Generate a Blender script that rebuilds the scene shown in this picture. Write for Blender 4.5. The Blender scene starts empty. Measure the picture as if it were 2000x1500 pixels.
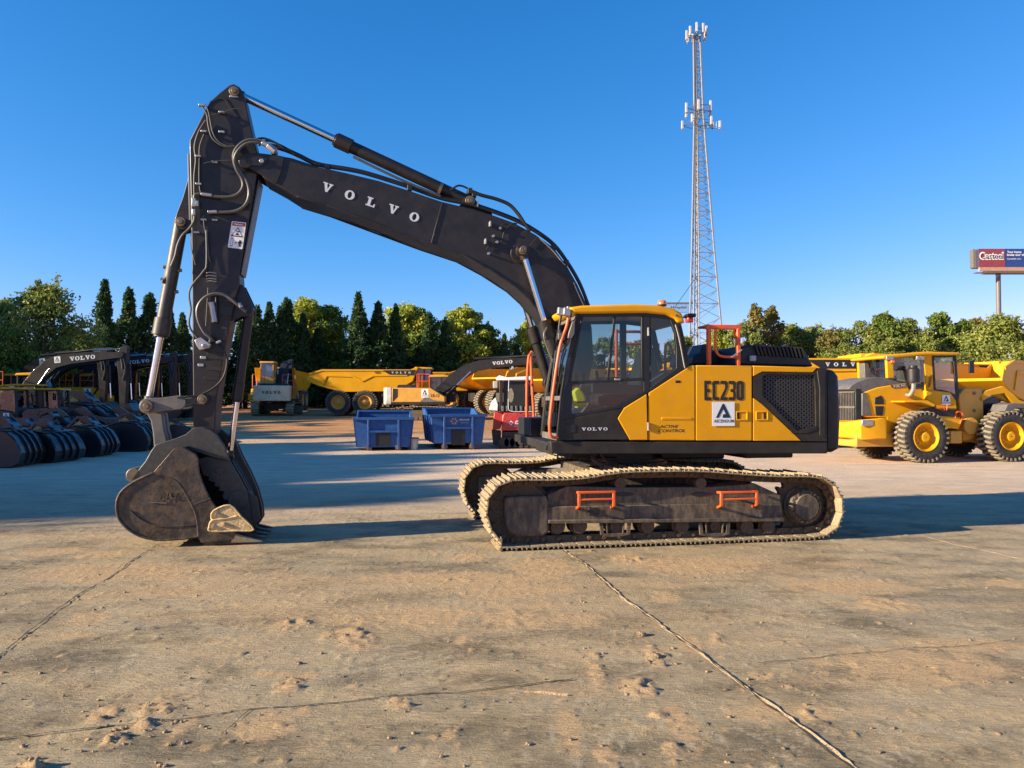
import bpy, math, random
import numpy as np
from mathutils import Vector, Matrix, Euler
random.seed(7)
C = bpy.context.scene.collection
PI = math.pi
# ------------------------------------------------------------------ camera
FPX = 1450.0; EYE = 1.75; PITCH = math.atan(35/FPX)
cam_d = bpy.data.cameras.new('camera'); cam = bpy.data.objects.new('camera', cam_d); C.objects.link(cam)
cam.location = (0, 0, EYE); cam.rotation_euler = (PI/2+PITCH, 0, 0)
cam_d.sensor_width = 36; cam_d.lens = 36*FPX/2000; cam_d.clip_start = .1; cam_d.clip_end = 5000
bpy.context.scene.camera = cam
CR = Euler((PI/2+PITCH, 0, 0)).to_matrix(); CO = Vector((0, 0, EYE))
def ray(px, py): return CR @ Vector(((px-1000)/FPX, (750-py)/FPX, -1))
class Frame:
    """a thing's local frame on the yard: x along it, y across it, z up; P() measures a point on a plane of it from the photo"""
    def __init__(s, ox, oy, oz=0, yaw=0):
        s.M = Matrix.Translation((ox, oy, oz)) @ Matrix.Rotation(yaw, 4, 'Z'); s.I = s.M.inverted(); s.loc = (ox, oy, oz); s.yaw = yaw
    def P(s, px, py, v):
        o = s.I @ CO; d = s.I.to_3x3() @ ray(px, py); t = (v-o.y)/d.y; p = o+d*t; return Vector((p.x, v, p.z))
    def uz(s, pts, v): return [(p.x, p.z) for p in (s.P(a, b, v) for a, b in pts)]
def ground_pt(px, py):
    d = ray(px, py); t = -EYE/d.z; return (d.x*t, d.y*t)
def at(px, D, py=785):
    d = ray(px, py); t = D/d.y; return Vector((d.x*t, D, EYE+d.z*t))
def terrain(y):
    return 0 if y < 28 else (.028*(y-28) if y < 62 else .95+.012*min(y-62, 60))
# ------------------------------------------------------------------ materials
def newmat(name):
    m = bpy.data.materials.new(name); m.use_nodes = True; nt = m.node_tree
    return m, nt, nt.nodes['Principled BSDF'], nt.nodes.new, nt.links.new
def paint(name, col, rough=.4, metal=0, dust=0., dustcol=(.36, .27, .17), var=.18, scale=2.5, bump=.02, bscale=60, low=None, coat=0, streak=0, spec=.5):
    m, nt, b, N, L = newmat(name)
    tc = N('ShaderNodeTexCoord'); no = N('ShaderNodeTexNoise'); no.inputs['Scale'].default_value = scale; no.inputs['Detail'].default_value = 8; no.inputs['Roughness'].default_value = .65
    L(tc.outputs['Object'], no.inputs['Vector'])
    mr = N('ShaderNodeMapRange'); mr.inputs['From Min'].default_value = .3; mr.inputs['From Max'].default_value = .7
    mr.inputs['To Min'].default_value = 1-var; mr.inputs['To Max'].default_value = 1+var; L(no.outputs['Fac'], mr.inputs['Value'])
    mx = N('ShaderNodeMix'); mx.data_type = 'RGBA'; mx.blend_type = 'MULTIPLY'; mx.inputs[0].default_value = 1
    mx.inputs[6].default_value = (*col, 1); L(mr.outputs[0], mx.inputs[7])
    out = mx.outputs[2]
    if dust > 0:
        n2 = N('ShaderNodeTexNoise'); n2.inputs['Scale'].default_value = scale*2.7; n2.inputs['Detail'].default_value = 10; n2.inputs['Roughness'].default_value = .7
        if streak:
            mp = N('ShaderNodeMapping'); mp.inputs['Scale'].default_value = (1, 1, 1/streak); L(tc.outputs['Object'], mp.inputs['Vector']); L(mp.outputs[0], n2.inputs['Vector'])
        else: L(tc.outputs['Object'], n2.inputs['Vector'])
        r2 = N('ShaderNodeMapRange'); r2.inputs['From Min'].default_value = .42; r2.inputs['From Max'].default_value = .72; r2.inputs['To Max'].default_value = dust; L(n2.outputs['Fac'], r2.inputs['Value'])
        fac = r2.outputs[0]
        if low:
            sx = N('ShaderNodeSeparateXYZ'); L(tc.outputs['Object'], sx.inputs[0])
            r3 = N('ShaderNodeMapRange'); r3.inputs['From Min'].default_value = low; r3.inputs['From Max'].default_value = low*.3; r3.inputs['To Max'].default_value = dust*.8; L(sx.outputs['Z'], r3.inputs['Value'])
            ad = N('ShaderNodeMath'); ad.operation = 'ADD'; ad.use_clamp = True; L(fac, ad.inputs[0]); L(r3.outputs[0], ad.inputs[1]); fac = ad.outputs[0]
        m2 = N('ShaderNodeMix'); m2.data_type = 'RGBA'; L(fac, m2.inputs[0]); L(out, m2.inputs[6]); m2.inputs[7].default_value = (*dustcol, 1); out = m2.outputs[2]
    L(out, b.inputs['Base Color'])
    rr = N('ShaderNodeMapRange'); rr.inputs['To Min'].default_value = max(.03, rough-.12); rr.inputs['To Max'].default_value = min(1, rough+.14); L(no.outputs['Fac'], rr.inputs['Value']); L(rr.outputs[0], b.inputs['Roughness'])
    b.inputs['Metallic'].default_value = metal; b.inputs['Coat Weight'].default_value = coat; b.inputs['Coat Roughness'].default_value = .12; b.inputs['Specular IOR Level'].default_value = spec
    if bump:
        nb = N('ShaderNodeTexNoise'); nb.inputs['Scale'].default_value = bscale; nb.inputs['Detail'].default_value = 5; L(tc.outputs['Object'], nb.inputs['Vector'])
        bp = N('ShaderNodeBump'); bp.inputs['Strength'].default_value = min(1, bump*10); bp.inputs['Distance'].default_value = bump*.1; L(nb.outputs['Fac'], bp.inputs['Height']); L(bp.outputs[0], b.inputs['Normal'])
    return m
def glass(name, tint=(.35, .4, .38), refl=.9, k=.62):
    m, nt, b, N, L = newmat(name); nt.nodes.remove(b)
    t = N('ShaderNodeBsdfTransparent'); t.inputs[0].default_value = (*tint, 1); g = N('ShaderNodeBsdfGlossy'); g.inputs['Roughness'].default_value = .02; g.inputs[0].default_value = (refl, refl, refl, 1)
    f = N('ShaderNodeFresnel'); f.inputs['IOR'].default_value = 1.5; a = N('ShaderNodeMath'); a.operation = 'MULTIPLY'; a.inputs[1].default_value = k; L(f.outputs[0], a.inputs[0])
    x = N('ShaderNodeMixShader'); L(a.outputs[0], x.inputs[0]); L(t.outputs[0], x.inputs[1]); L(g.outputs[0], x.inputs[2]); L(x.outputs[0], nt.nodes['Material Output'].inputs[0]); return m
def leafmat(name, c1, c2, c3):
    m, nt, b, N, L = newmat(name)
    g = N('ShaderNodeNewGeometry'); cr = N('ShaderNodeValToRGB'); cr.color_ramp.elements[0].color = (*c1, 1); cr.color_ramp.elements[1].color = (*c3, 1); e = cr.color_ramp.elements.new(.5); e.color = (*c2, 1)
    tc = N('ShaderNodeTexCoord'); no = N('ShaderNodeTexNoise'); no.inputs['Scale'].default_value = .45; no.inputs['Detail'].default_value = 3; L(tc.outputs['Object'], no.inputs['Vector'])
    ma = N('ShaderNodeMath'); ma.operation = 'MULTIPLY_ADD'; ma.inputs[1].default_value = .5; L(g.outputs['Random Per Island'], ma.inputs[0])
    mb = N('ShaderNodeMath'); mb.operation = 'MULTIPLY_ADD'; mb.inputs[1].default_value = 1.3; mb.inputs[2].default_value = -.4; L(no.outputs['Fac'], mb.inputs[0]); L(mb.outputs[0], ma.inputs[2]); L(ma.outputs[0], cr.inputs[0])
    L(cr.outputs[0], b.inputs['Base Color']); b.inputs['Roughness'].default_value = .6; b.inputs['Specular IOR Level'].default_value = .3
    tr = N('ShaderNodeBsdfTranslucent'); L(cr.outputs[0], tr.inputs[0]); x = N('ShaderNodeMixShader'); x.inputs[0].default_value = .35; L(b.outputs[0], x.inputs[1]); L(tr.outputs[0], x.inputs[2]); L(x.outputs[0], nt.nodes['Material Output'].inputs[0]); return m
M = {}
M['yellow'] = paint('yellow_paint', (.74, .325, .002), .42, coat=.04, dust=.16, dustcol=(.42, .27, .10), var=.08, low=1.6, spec=.16)
M['yellow_bg'] = paint('yellow_paint_worn', (.75, .345, .003), .45, dust=.25, dustcol=(.42, .27, .10), var=.10, scale=1.2, spec=.18)
M['ochre'] = paint('ochre_paint', (.62, .30, .03), .5, dust=.35, var=.15)
M['charcoal'] = paint('charcoal_paint', (.024, .020, .017), .5, dust=.26, dustcol=(.095, .072, .05), var=.25, bump=.02, bscale=180, spec=.3)
M['boom'] = paint('boom_paint', (.020, .017, .017), .42, dust=.22, dustcol=(.085, .07, .055), var=.3, coat=.08, spec=.3)
M['plastic'] = paint('black_plastic', (.010, .010, .011), .5, dust=.15, dustcol=(.08, .07, .06))
M['rubber'] = paint('rubber', (.020, .020, .020), .75, dust=.35, dustcol=(.16, .13, .095), scale=4)
M['tread'] = paint('dusty_tread', (.26, .21, .14), .85, dust=.7, dustcol=(.06, .05, .04), scale=7, bump=.08, bscale=40)
M['hose'] = paint('hose_rubber', (.07, .068, .062), .45, dust=.3, dustcol=(.16, .14, .11), scale=9)
M['chrome'] = paint('chrome_rod', (.72, .72, .74), .13, metal=1, var=.05, bump=0)
M['steel'] = paint('steel_fitting', (.42, .41, .39), .38, metal=.7, dust=.3, scale=12)
M['pin'] = paint('greased_pin', (.17, .13, .09), .5, metal=.5, dust=.6, dustcol=(.20, .14, .08), scale=14)
M['orange'] = paint('orange_rail', (.72, .10, .012), .38, dust=.12, var=.1, scale=6)
M['shoe'] = paint('dusty_track_steel', (.35, .265, .155), .85, dust=.85, dustcol=(.12, .085, .05), scale=9, bump=.1, bscale=45)
M['chain'] = paint('muddy_chain', (.075, .050, .030), .8, dust=.6, dustcol=(.21, .14, .08), scale=14, bump=.12, bscale=40)
M['frame'] = paint('muddy_frame', (.070, .056, .043), .7, dust=.8, dustcol=(.25, .18, .11), scale=6, streak=2.6, spec=.3, bump=.03)
M['bucket'] = paint('worn_bucket_steel', (.050, .043, .037), .40, metal=.4, dust=.75, dustcol=(.20, .13, .075), scale=3.4, var=.5, bump=.06, bscale=25)
M['ear'] = paint('bucket_ear_paint', (.032, .031, .029), .5, dust=.5, dustcol=(.10, .08, .055), scale=7, bump=.04)
M['cutter'] = paint('dusty_cutter', (.66, .47, .22), .6, metal=.05, dust=.6, dustcol=(.12, .085, .05), scale=9, bump=.08, bscale=30)
M['white'] = paint('white_decal', (.78, .78, .76), .45, var=.04, bump=0)
M['letter'] = paint('silver_letters', (.60, .61, .64), .4, var=.04, bump=0)
M['navy'] = paint('navy_print', (.012, .022, .045), .45, var=.05, bump=0)
M['dark_print'] = paint('dark_print', (.020, .015, .012), .5, var=.05, bump=0)
M['red'] = paint('red_paint', (.42, .020, .022), .4, dust=.2)
M['red_light'] = paint('red_plastic', (.55, .03, .02), .25, coat=.5)
M['amber'] = paint('amber_lens', (.80, .16, .02), .15, coat=.8, bump=0)
M['glass'] = glass('cab_glass', (.76, .80, .78), k=.85)
M['wind'] = glass('windscreen_glass', (.62, .70, .72), k=1.6)
M['darkglass'] = paint('dark_window', (.015, .022, .028), .08, coat=1, bump=0)
M['blueglass'] = paint('blue_window', (.05, .12, .20), .08, coat=1, bump=0)
M['interior'] = paint('cab_trim', (.055, .058, .06), .65)
M['seat'] = paint('seat_cloth', (.022, .025, .03), .85)
M['bag'] = paint('yellow_bag', (.80, .72, .02), .6, bump=.05)
M['dumpster'] = paint('blue_dumpster_paint', (.008, .068, .23), .5, dust=.35, dustcol=(.12, .17, .26), scale=3, bump=.03)
M['mesh'] = paint('grille_mesh', (.045, .042, .04), .45, metal=.2, spec=.5)
M['cream'] = paint('cream_paint', (.74, .58, .36), .5, dust=.35)
M['rust'] = paint('rust', (.16, .07, .03), .8, dust=.5)
M['grey'] = paint('grey_paint', (.42, .41, .38), .5, dust=.35)
M['greyhood'] = paint('grey_hood_paint', (.11, .105, .10), .45, dust=.3)
M['blackbkt'] = paint('black_gloss_paint', (.007, .008, .011), .34, coat=.25, dust=.12, dustcol=(.06, .06, .06))
M['galv'] = paint('galvanised_steel', (.22, .23, .24), .5, metal=.3, var=.1)
M['antenna'] = paint('antenna_white', (.50, .50, .49), .45)
M['bark'] = paint('bark', (.13, .10, .075), .9, dust=.4, bump=.2, bscale=12)
M['crack'] = paint('dark_joint', (.05, .038, .026), .95, dust=.5, dustcol=(.16, .12, .08), scale=12)  # dark brown strips of the slab joints and cracks
M['sandridge'] = paint('sand_in_joint', (.42, .31, .19), .95, dust=.5, dustcol=(.25, .18, .11), scale=20, bump=.3, bscale=80)
M['clod'] = paint('dirt_clod', (.36, .25, .145), .95, dust=.5, dustcol=(.22, .14, .08), scale=20, bump=.3, bscale=60)
M['maroon'] = paint('maroon_board', (.25, .045, .06), .5, bump=0)
M['blueboard'] = paint('blue_board', (.02, .055, .22), .5, bump=0)
M['hospital'] = paint('pale_blue_sign', (.20, .36, .62), .5, bump=0)
M['tan_beam'] = paint('tan_beam', (.48, .27, .18), .6)
LF = [leafmat('leaf_green', (.05, .09, .018), (.15, .22, .035), (.34, .36, .06)),
      leafmat('leaf_yellow_green', (.12, .17, .02), (.34, .38, .045), (.64, .56, .07)),
      leafmat('leaf_conifer', (.020, .048, .018), (.050, .100, .030), (.135, .20, .045)),
      leafmat('leaf_rust', (.09, .10, .025), (.22, .21, .05), (.42, .22, .08)),
      leafmat('leaf_mid', (.07, .10, .02), (.21, .25, .05), (.42, .42, .10))]
# ------------------------------------------------------------------ mesh helpers
def catmull(pts, n=6):
    pts = [Vector(p) for p in pts]; out = []
    for i in range(len(pts)-1):
        a = pts[max(i-1, 0)]; b = pts[i]; c = pts[i+1]; d = pts[min(i+2, len(pts)-1)]
        for k in range(n):
            t = k/n; out.append(.5*((2*b)+(c-a)*t+(2*a-5*b+4*c-d)*t*t+(3*b-a-3*c+d)*t**3))
    out.append(pts[-1]); return out
SPLIT = set('side_rib valve_block work_lamp front_pillar roof_frame door_pillar rear_pillar quarter_frame hose_clamp hose_bracket cab_window top_lip boom_tip_plate cylinder_lug thumb_lug boom_lamp boom_knob cab_post guide_link bucket_ears lift_arm far_hand_rail hose boom_cable pipe_ends track_link pipe_run lamp_bracket belly_pan side_lamp intake_housing armrest_console thumb_plate thumb_tines pedal_levers boom_flange raised_mark tipping_cylinder hanger_ear crate_edge cylinder_pipe tank_body louvres windscreen_frame'.split())
class MB:
    def __init__(s): s.v = []; s.f = []
    def add(s, vs, fs):
        n = len(s.v); s.v += [tuple(p) for p in vs]; s.f += [tuple(i+n for i in f) for f in fs]; return s
    def box(s, a, b):
        x0, y0, z0 = a; x1, y1, z1 = b
        return s.add([(x0, y0, z0), (x1, y0, z0), (x1, y1, z0), (x0, y1, z0), (x0, y0, z1), (x1, y0, z1), (x1, y1, z1), (x0, y1, z1)],
                     [(3, 2, 1, 0), (4, 5, 6, 7), (0, 1, 5, 4), (1, 2, 6, 5), (2, 3, 7, 6), (3, 0, 4, 7)])
    def loft(s, A, B):
        n = len(A); return s.add(list(A)+list(B), [tuple(range(n))[::-1], tuple(range(n, 2*n))]+[(i, (i+1) % n, (i+1) % n+n, i+n) for i in range(n)])
    def prism(s, uz, v0, v1):
        ar = sum(uz[i][0]*uz[(i+1) % len(uz)][1]-uz[(i+1) % len(uz)][0]*uz[i][1] for i in range(len(uz)))
        if ar > 0: uz = uz[::-1]
        return s.loft([(u, v0, z) for u, z in uz], [(u, v1, z) for u, z in uz])
    def frame_of(s, d):
        d = Vector(d).normalized(); a = Vector((0, 0, 1)) if abs(d.z) < .9 else Vector((0, 1, 0)); x = d.cross(a).normalized(); return x, d.cross(x).normalized()
    def cyl(s, p, q, r, r2=None, n=16):
        p = Vector(p); q = Vector(q); r2 = r if r2 is None else r2; x, y = s.frame_of(q-p)
        A = [p+(x*math.cos(2*PI*i/n)+y*math.sin(2*PI*i/n))*r for i in range(n)]; B = [q+(x*math.cos(2*PI*i/n)+y*math.sin(2*PI*i/n))*r2 for i in range(n)]
        return s.loft(A, B)
    def cylv(s, p, v0, v1, r, n=20): return s.cyl((p[0], v0, p[-1]), (p[0], v1, p[-1]), r, n=n)
    def tube(s, pts, r, n=8, smooth=5):
        pts = catmull(pts, smooth) if smooth else [Vector(p) for p in pts]; rings = []
        x = None
        for i, p in enumerate(pts):
            d = (pts[min(i+1, len(pts)-1)]-pts[max(i-1, 0)])
            if d.length < 1e-9: continue
            d.normalize()
            if x is None: x, y = s.frame_of(d)
            else:
                x = (x-d*x.dot(d)).normalized(); y = d.cross(x)
            rings.append([p+(x*math.cos(2*PI*k/n)+y*math.sin(2*PI*k/n))*r for k in range(n)])
        vs = [v for g in rings for v in g]; fs = [tuple(range(n))[::-1], tuple(range(len(vs)-n, len(vs)))]
        for i in range(len(rings)-1):
            for k in range(n): fs.append((i*n+k, i*n+(k+1) % n, (i+1)*n+(k+1) % n, (i+1)*n+k))
        return s.add(vs, fs)
    def bar(s, p, q, w, h, up=(0, 0, 1)):
        p = Vector(p); q = Vector(q); d = (q-p).normalized(); x = d.cross(Vector(up))
        if x.length < 1e-4: x = d.cross(Vector((0, 1, 0)))
        x.normalize(); y = x.cross(d); o = [(-w/2, -h/2), (w/2, -h/2), (w/2, h/2), (-w/2, h/2)]
        return s.loft([p+x*a+y*b for a, b in o], [q+x*a+y*b for a, b in o])
    def lathe(s, c, ax, prof, n=40, cap=True):
        c = Vector(c); ax = Vector(ax).normalized(); x, y = s.frame_of(ax); vs = []
        for t, r in prof: vs += [c+ax*t+(x*math.cos(2*PI*k/n)+y*math.sin(2*PI*k/n))*r for k in range(n)]
        m = len(prof); fs = [(i*n+k, i*n+(k+1) % n, (i+1)*n+(k+1) % n, (i+1)*n+k) for i in range(m-1) for k in range(n)]
        return s.add(vs, fs+([tuple(range(n))[::-1], tuple(range((m-1)*n, m*n))] if cap else []))
    def islands(s):
        par = list(range(len(s.v)))
        def fd(i):
            while par[i] != i: par[i] = par[par[i]]; i = par[i]
            return i
        for f in s.f:
            for i in f[1:]: par[fd(i)] = fd(f[0])
        g = {}
        for f in s.f: g.setdefault(fd(f[0]), []).append(f)
        for fs in g.values():
            ids = sorted({i for f in fs for i in f}); mp = {a: b for b, a in enumerate(ids)}; q = MB(); q.v = [s.v[i] for i in ids]; q.f = [tuple(mp[i] for i in f) for f in fs]; yield q
    def build(s, name, mat, parent=None, bevel=0, seg=2, angle=35, flat=False, one=False):
        if name in SPLIT and not one and parent:
            return [q.build(name, mat, parent, bevel, seg, angle, flat, True) for q in s.islands()][0]
        me = bpy.data.meshes.new(name); me.from_pydata(s.v, [], s.f); me.update()
        import bmesh
        b = bmesh.new(); b.from_mesh(me); bmesh.ops.recalc_face_normals(b, faces=b.faces); b.to_mesh(me); b.free()
        if not flat:
            me.polygons.foreach_set('use_smooth', [True]*len(me.polygons)); me.set_sharp_from_angle(angle=math.radians(angle))
        me.materials.append(M[mat] if isinstance(mat, str) else mat)
        o = bpy.data.objects.new(name, me); C.objects.link(o)
        if parent: o.parent = parent
        if bevel:
            bm = o.modifiers.new('edge', 'BEVEL'); bm.width = bevel; bm.segments = seg; bm.limit_method = 'ANGLE'; bm.angle_limit = math.radians(40); bm.harden_normals = False
        return o
def tag(o, label=None, cat=None, group=None, kind=None):
    if label: o['label'] = label
    if cat: o['category'] = cat
    if group: o['group'] = group
    if kind: o['kind'] = kind
    return o
def root(name, loc, yaw, label, cat, group=None):
    o = bpy.data.objects.new(name, None); C.objects.link(o); o.location = loc; o.rotation_euler = (0, 0, yaw); o.empty_display_size = .3
    return tag(o, label, cat, group)
def froot(name, F, label, cat, group=None): return root(name, F.loc, F.yaw, label, cat, group)
def copy_tree(o, parent=None):
    c = o.copy(); C.objects.link(c)
    if parent: c.parent = parent; c.matrix_parent_inverse = o.matrix_parent_inverse.copy()
    for ch in list(o.children): copy_tree(ch, c)
    return c
def place_copy(o, loc, yaw, label, scale=1, group=None):
    c = copy_tree(o); c.location = loc; c.rotation_euler = (0, 0, yaw); c.scale = (scale,)*3; c['label'] = label
    if group: c['group'] = group
    return c
def text(s, parent, mat, o, ex, ez, w, h, bold=0., shear=0, name='lettering', depth=.002):
    """a line of lettering on a surface: o = lower left corner, ex/ez = unit directions of writing and up"""
    cu = bpy.data.curves.new(name, 'FONT'); cu.body = s; cu.offset = bold; cu.shear = shear; cu.resolution_u = 3
    t = bpy.data.objects.new(name, cu); C.objects.link(t); dg = bpy.context.evaluated_depsgraph_get()
    me = bpy.data.meshes.new_from_object(t.evaluated_get(dg)); bpy.data.objects.remove(t); bpy.data.curves.remove(cu)
    vs = [v.co for v in me.vertices]; x0 = min(v.x for v in vs); x1 = max(v.x for v in vs); y0 = min(v.y for v in vs); y1 = max(v.y for v in vs)
    o = Vector(o); ex = Vector(ex); ez = Vector(ez); nn = ex.cross(ez)
    for v in me.vertices: v.co = o+ex*((v.co.x-x0)/(x1-x0)*w)+ez*((v.co.y-y0)/(y1-y0)*h)+nn*depth
    me.materials.clear(); me.materials.append(M[mat]); ob = bpy.data.objects.new(name, me); C.objects.link(ob)
    if parent: ob.parent = parent
    return ob
GV = [(0, 1), (.48, 1), (.48, .86), (.40, .86), (.57, .34), (.70, .86), (.60, .86), (.60, 1), (1, 1), (1, .86), (.90, .86), (.62, 0), (.42, 0), (.12, .86), (0, .86)]
GL = [(0, 0), (.92, 0), (.92, .38), (.79, .38), (.74, .14), (.44, .14), (.44, .86), (.58, .86), (.58, 1), (0, 1), (0, .86), (.15, .86), (.15, .14), (0, .14)]
def wordmark(parent, mat, spots, ex, ez, w, h, depth=.003, name='lettering'):
    """V O L V O in slab serifs; spots = lower left corner of each letter"""
    m = MB(); ex = Vector(ex); ez = Vector(ez); nn = ex.cross(ez)
    for ch, o in zip('VOLVO', spots):
        o = Vector(o)+nn*depth; f = lambda a, b: o+ex*a*w+ez*b*h
        if ch == 'O':
            n = 20; A = [f(.5+.5*math.cos(2*PI*i/n), .5+.52*math.sin(2*PI*i/n)) for i in range(n)]; B = [f(.5+.21*math.cos(2*PI*i/n), .5+.38*math.sin(2*PI*i/n)) for i in range(n)]
            m.add(A+B, [(i, (i+1) % n, (i+1) % n+n, i+n) for i in range(n)])
        else:
            g = GV if ch == 'V' else GL; m.add([f(a, b) for a, b in g], [tuple(range(len(g)))[::-1]])
    return m.build(name, mat, parent, flat=True)
AGL = [(0, 0), (.45, 1), (.56, 1), (1, 0), (.45, 0), (.45, .14), (.52, .27), (.66, .27), (.50, .64), (.19, 0)]
def badge(parent, o, ex, ez, w, h, words='ASCENDUM', depth=.003):
    """the white square sticker with the navy A emblem and the word under it"""
    o = Vector(o); ex = Vector(ex); ez = Vector(ez); nn = ex.cross(ez); f = lambda a, b, d: o+ex*a*w+ez*b*h+nn*d
    m = MB(); A = [f(a, b, 0.0005) for a, b in ((0, 0), (1, 0), (1, 1), (0, 1))]; B = [f(a, b, depth) for a, b in ((0, 0), (1, 0), (1, 1), (0, 1))]; m.loft(A, B)
    st = m.build('sticker', 'white', parent, flat=True)
    m = MB(); m.add([f(.16+.66*a, .34+.58*b, depth*1.8) for a, b in AGL], [tuple(range(len(AGL)))[::-1]]); m.build('emblem', 'navy', st, flat=True)
    text(words, st, 'navy', f(.07, .14, depth), ex, ez, w*.88, h*.13, .02, depth=depth*.8)
    return st
SKY_RGB=(.42,1.32,2.45); SKY_ST=.12; SUN_ST=12
# ================================================================== MAIN EXCAVATOR
X0 = Frame(1.56, 10.53, 0, math.radians(10))
EX = froot('excavator', X0, 'large yellow and charcoal tracked excavator with raised black boom, alone in front of the yard', 'excavator')
P = X0.P; UZ = X0.uz
U = Vector((1, 0, 0)); Z = Vector((0, 0, 1))
def plate(pts, v0, v1, name, mat, parent=None, bevel=.006, vp=None, **k):
    return MB().prism(UZ(pts, v0 if vp is None else vp), v0, v1).build(name, mat, parent or EX, bevel=bevel, **k)
# ---- tracks
TV = -1.5; TW = .60
tp = [(1020, 1075), (992, 1067), (970, 1052), (957, 1030), (950, 1006), (952, 980), (960, 960), (978, 945), (1006, 937), (1050, 937), (1080, 937), (1140, 934), (1180, 927), (1220, 922), (1280, 920), (1370, 920), (1440, 925),
      (1520, 930), (1570, 930), (1605, 933), (1630, 946), (1645, 972), (1646, 1008), (1632, 1036), (1600, 1049), (1540, 1055.5), (1480, 1060)]
loop = UZ(tp, TV)
loop = [(u, max(z, .041)) for u, z in loop]
n = len(loop)
def closed_cr(L, k=10):
    out = []
    for i in range(len(L)):
        a, b, c, d = (Vector(L[(i+j) % len(L)]) for j in (-1, 0, 1, 2))
        for q in range(k):
            t = q/k; out.append(.5*((2*b)+(c-a)*t+(2*a-5*b+4*c-d)*t*t+(3*b-a-3*c+d)*t**3))
    return out
cl = closed_cr(loop); cl = [Vector((p.x, max(p.y, .041))) for p in cl]
seg = [(cl[(i+1) % len(cl)]-cl[i]).length for i in range(len(cl))]; PER = sum(seg); NS = round(PER/.19); pitch = PER/NS
def along(s):
    s %= PER; i = 0
    while s > seg[i]: s -= seg[i]; i += 1
    return cl[i].lerp(cl[(i+1) % len(cl)], s/seg[i])
def shoe_mb():
    m = MB(); h = pitch/2
    prof = [(-h-.012, .0), (-h+.004, -.014), (h-.018, -.014), (h-.012, -.002), (h+.004, .0), (h+.002, .012), (h-.016, .010), (h-.024, .040), (h-.036, .040), (h-.044, .006), (.012, .004), (.004, .030), (-.006, .030), (-.014, .004), (-h+.052, .004), (-h+.044, .030), (-h+.034, .030), (-h+.026, .004), (-h-.01, .008)]
    m.prism(prof, 0, TW)
    for a, b in ((-.035, .22), (.03, .22), (-.035, .37), (.03, .37)): m.cyl((a, b, -.014), (a, b, -.026), .016, n=6)
    return m
shoe_obj = None
def link_mb():
    m = MB(); h = pitch/2
    for y in (-.10, .10):
        s = 1 if y > 0 else -1
        m.prism([(-h-.045, -.05), (-h-.02, -.012), (h-.03, -.012), (h, -.03), (h+.03, -.05), (h+.03, -.082), (h-.01, -.098), (-h+.03, -.098), (-h-.03, -.084)], y-.018, y+.018)
    m.cyl((-h, -.15, -.062), (-h, .15, -.062), .026, n=10); m.cyl((-h, -.125, -.062), (-h, .125, -.062), .036, n=10)
    m.box((-h*.5, -.13, -.03), (h*.6, .13, -.012))
    return m
link_mesh = None
def make_track(vnear, side):
    global shoe_obj, link_mesh
    tr = bpy.data.objects.new('track', None); C.objects.link(tr); tr.parent = EX
    for i in range(NS):
        s = i*pitch; a = along(s-pitch/2+.001); b = along(s+pitch/2); c = (a+b)/2; d = (b-a).normalized()
        # direction along the loop; outward normal
        t = Vector((d.x, 0, d.y)); nrm = Vector((-d.y, 0, d.x))      # loop runs clockwise seen from the near side (bottom: towards -u)
        R = Matrix((( t.x, 0, nrm.x), (0, 1, 0), (t.z, 0, nrm.z))).to_4x4()
        if shoe_obj is None:
            shoe_obj = shoe_mb().build('track_shoe', 'shoe', tr, bevel=.003, seg=1); o = shoe_obj
        else: o = shoe_obj.copy(); C.objects.link(o); o.parent = tr
        o.matrix_local = Matrix.Translation((c.x, vnear, c.y)) @ R
    # the chain: one continuous mesh of links
    m = MB(); lk = link_mb()
    for i in range(NS):
        s = i*pitch; a = along(s-pitch/2+.001); b = along(s+pitch/2); c = (a+b)/2; d = (b-a).normalized(); t = Vector((d.x, 0, d.y)); nrm = Vector((-d.y, 0, d.x))
        R = Matrix(((t.x, 0, nrm.x), (0, 1, 0), (t.z, 0, nrm.z)))
        m.add([R @ Vector(p)+Vector((c.x, vnear+TW/2, c.y)) for p in lk.v], lk.f)
    m.build('track_chain', 'chain', tr, flat=True)
    return tr
# orientation test of the loop (shoelace): want outward normals
area = sum(loop[i][0]*loop[(i+1) % n][1]-loop[(i+1) % n][0]*loop[i][1] for i in range(n))
if area > 0:
    cl.reverse(); seg = [(cl[(i+1) % len(cl)]-cl[i]).length for i in range(len(cl))]
make_track(-1.5, -1); make_track(.9, 1)
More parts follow.
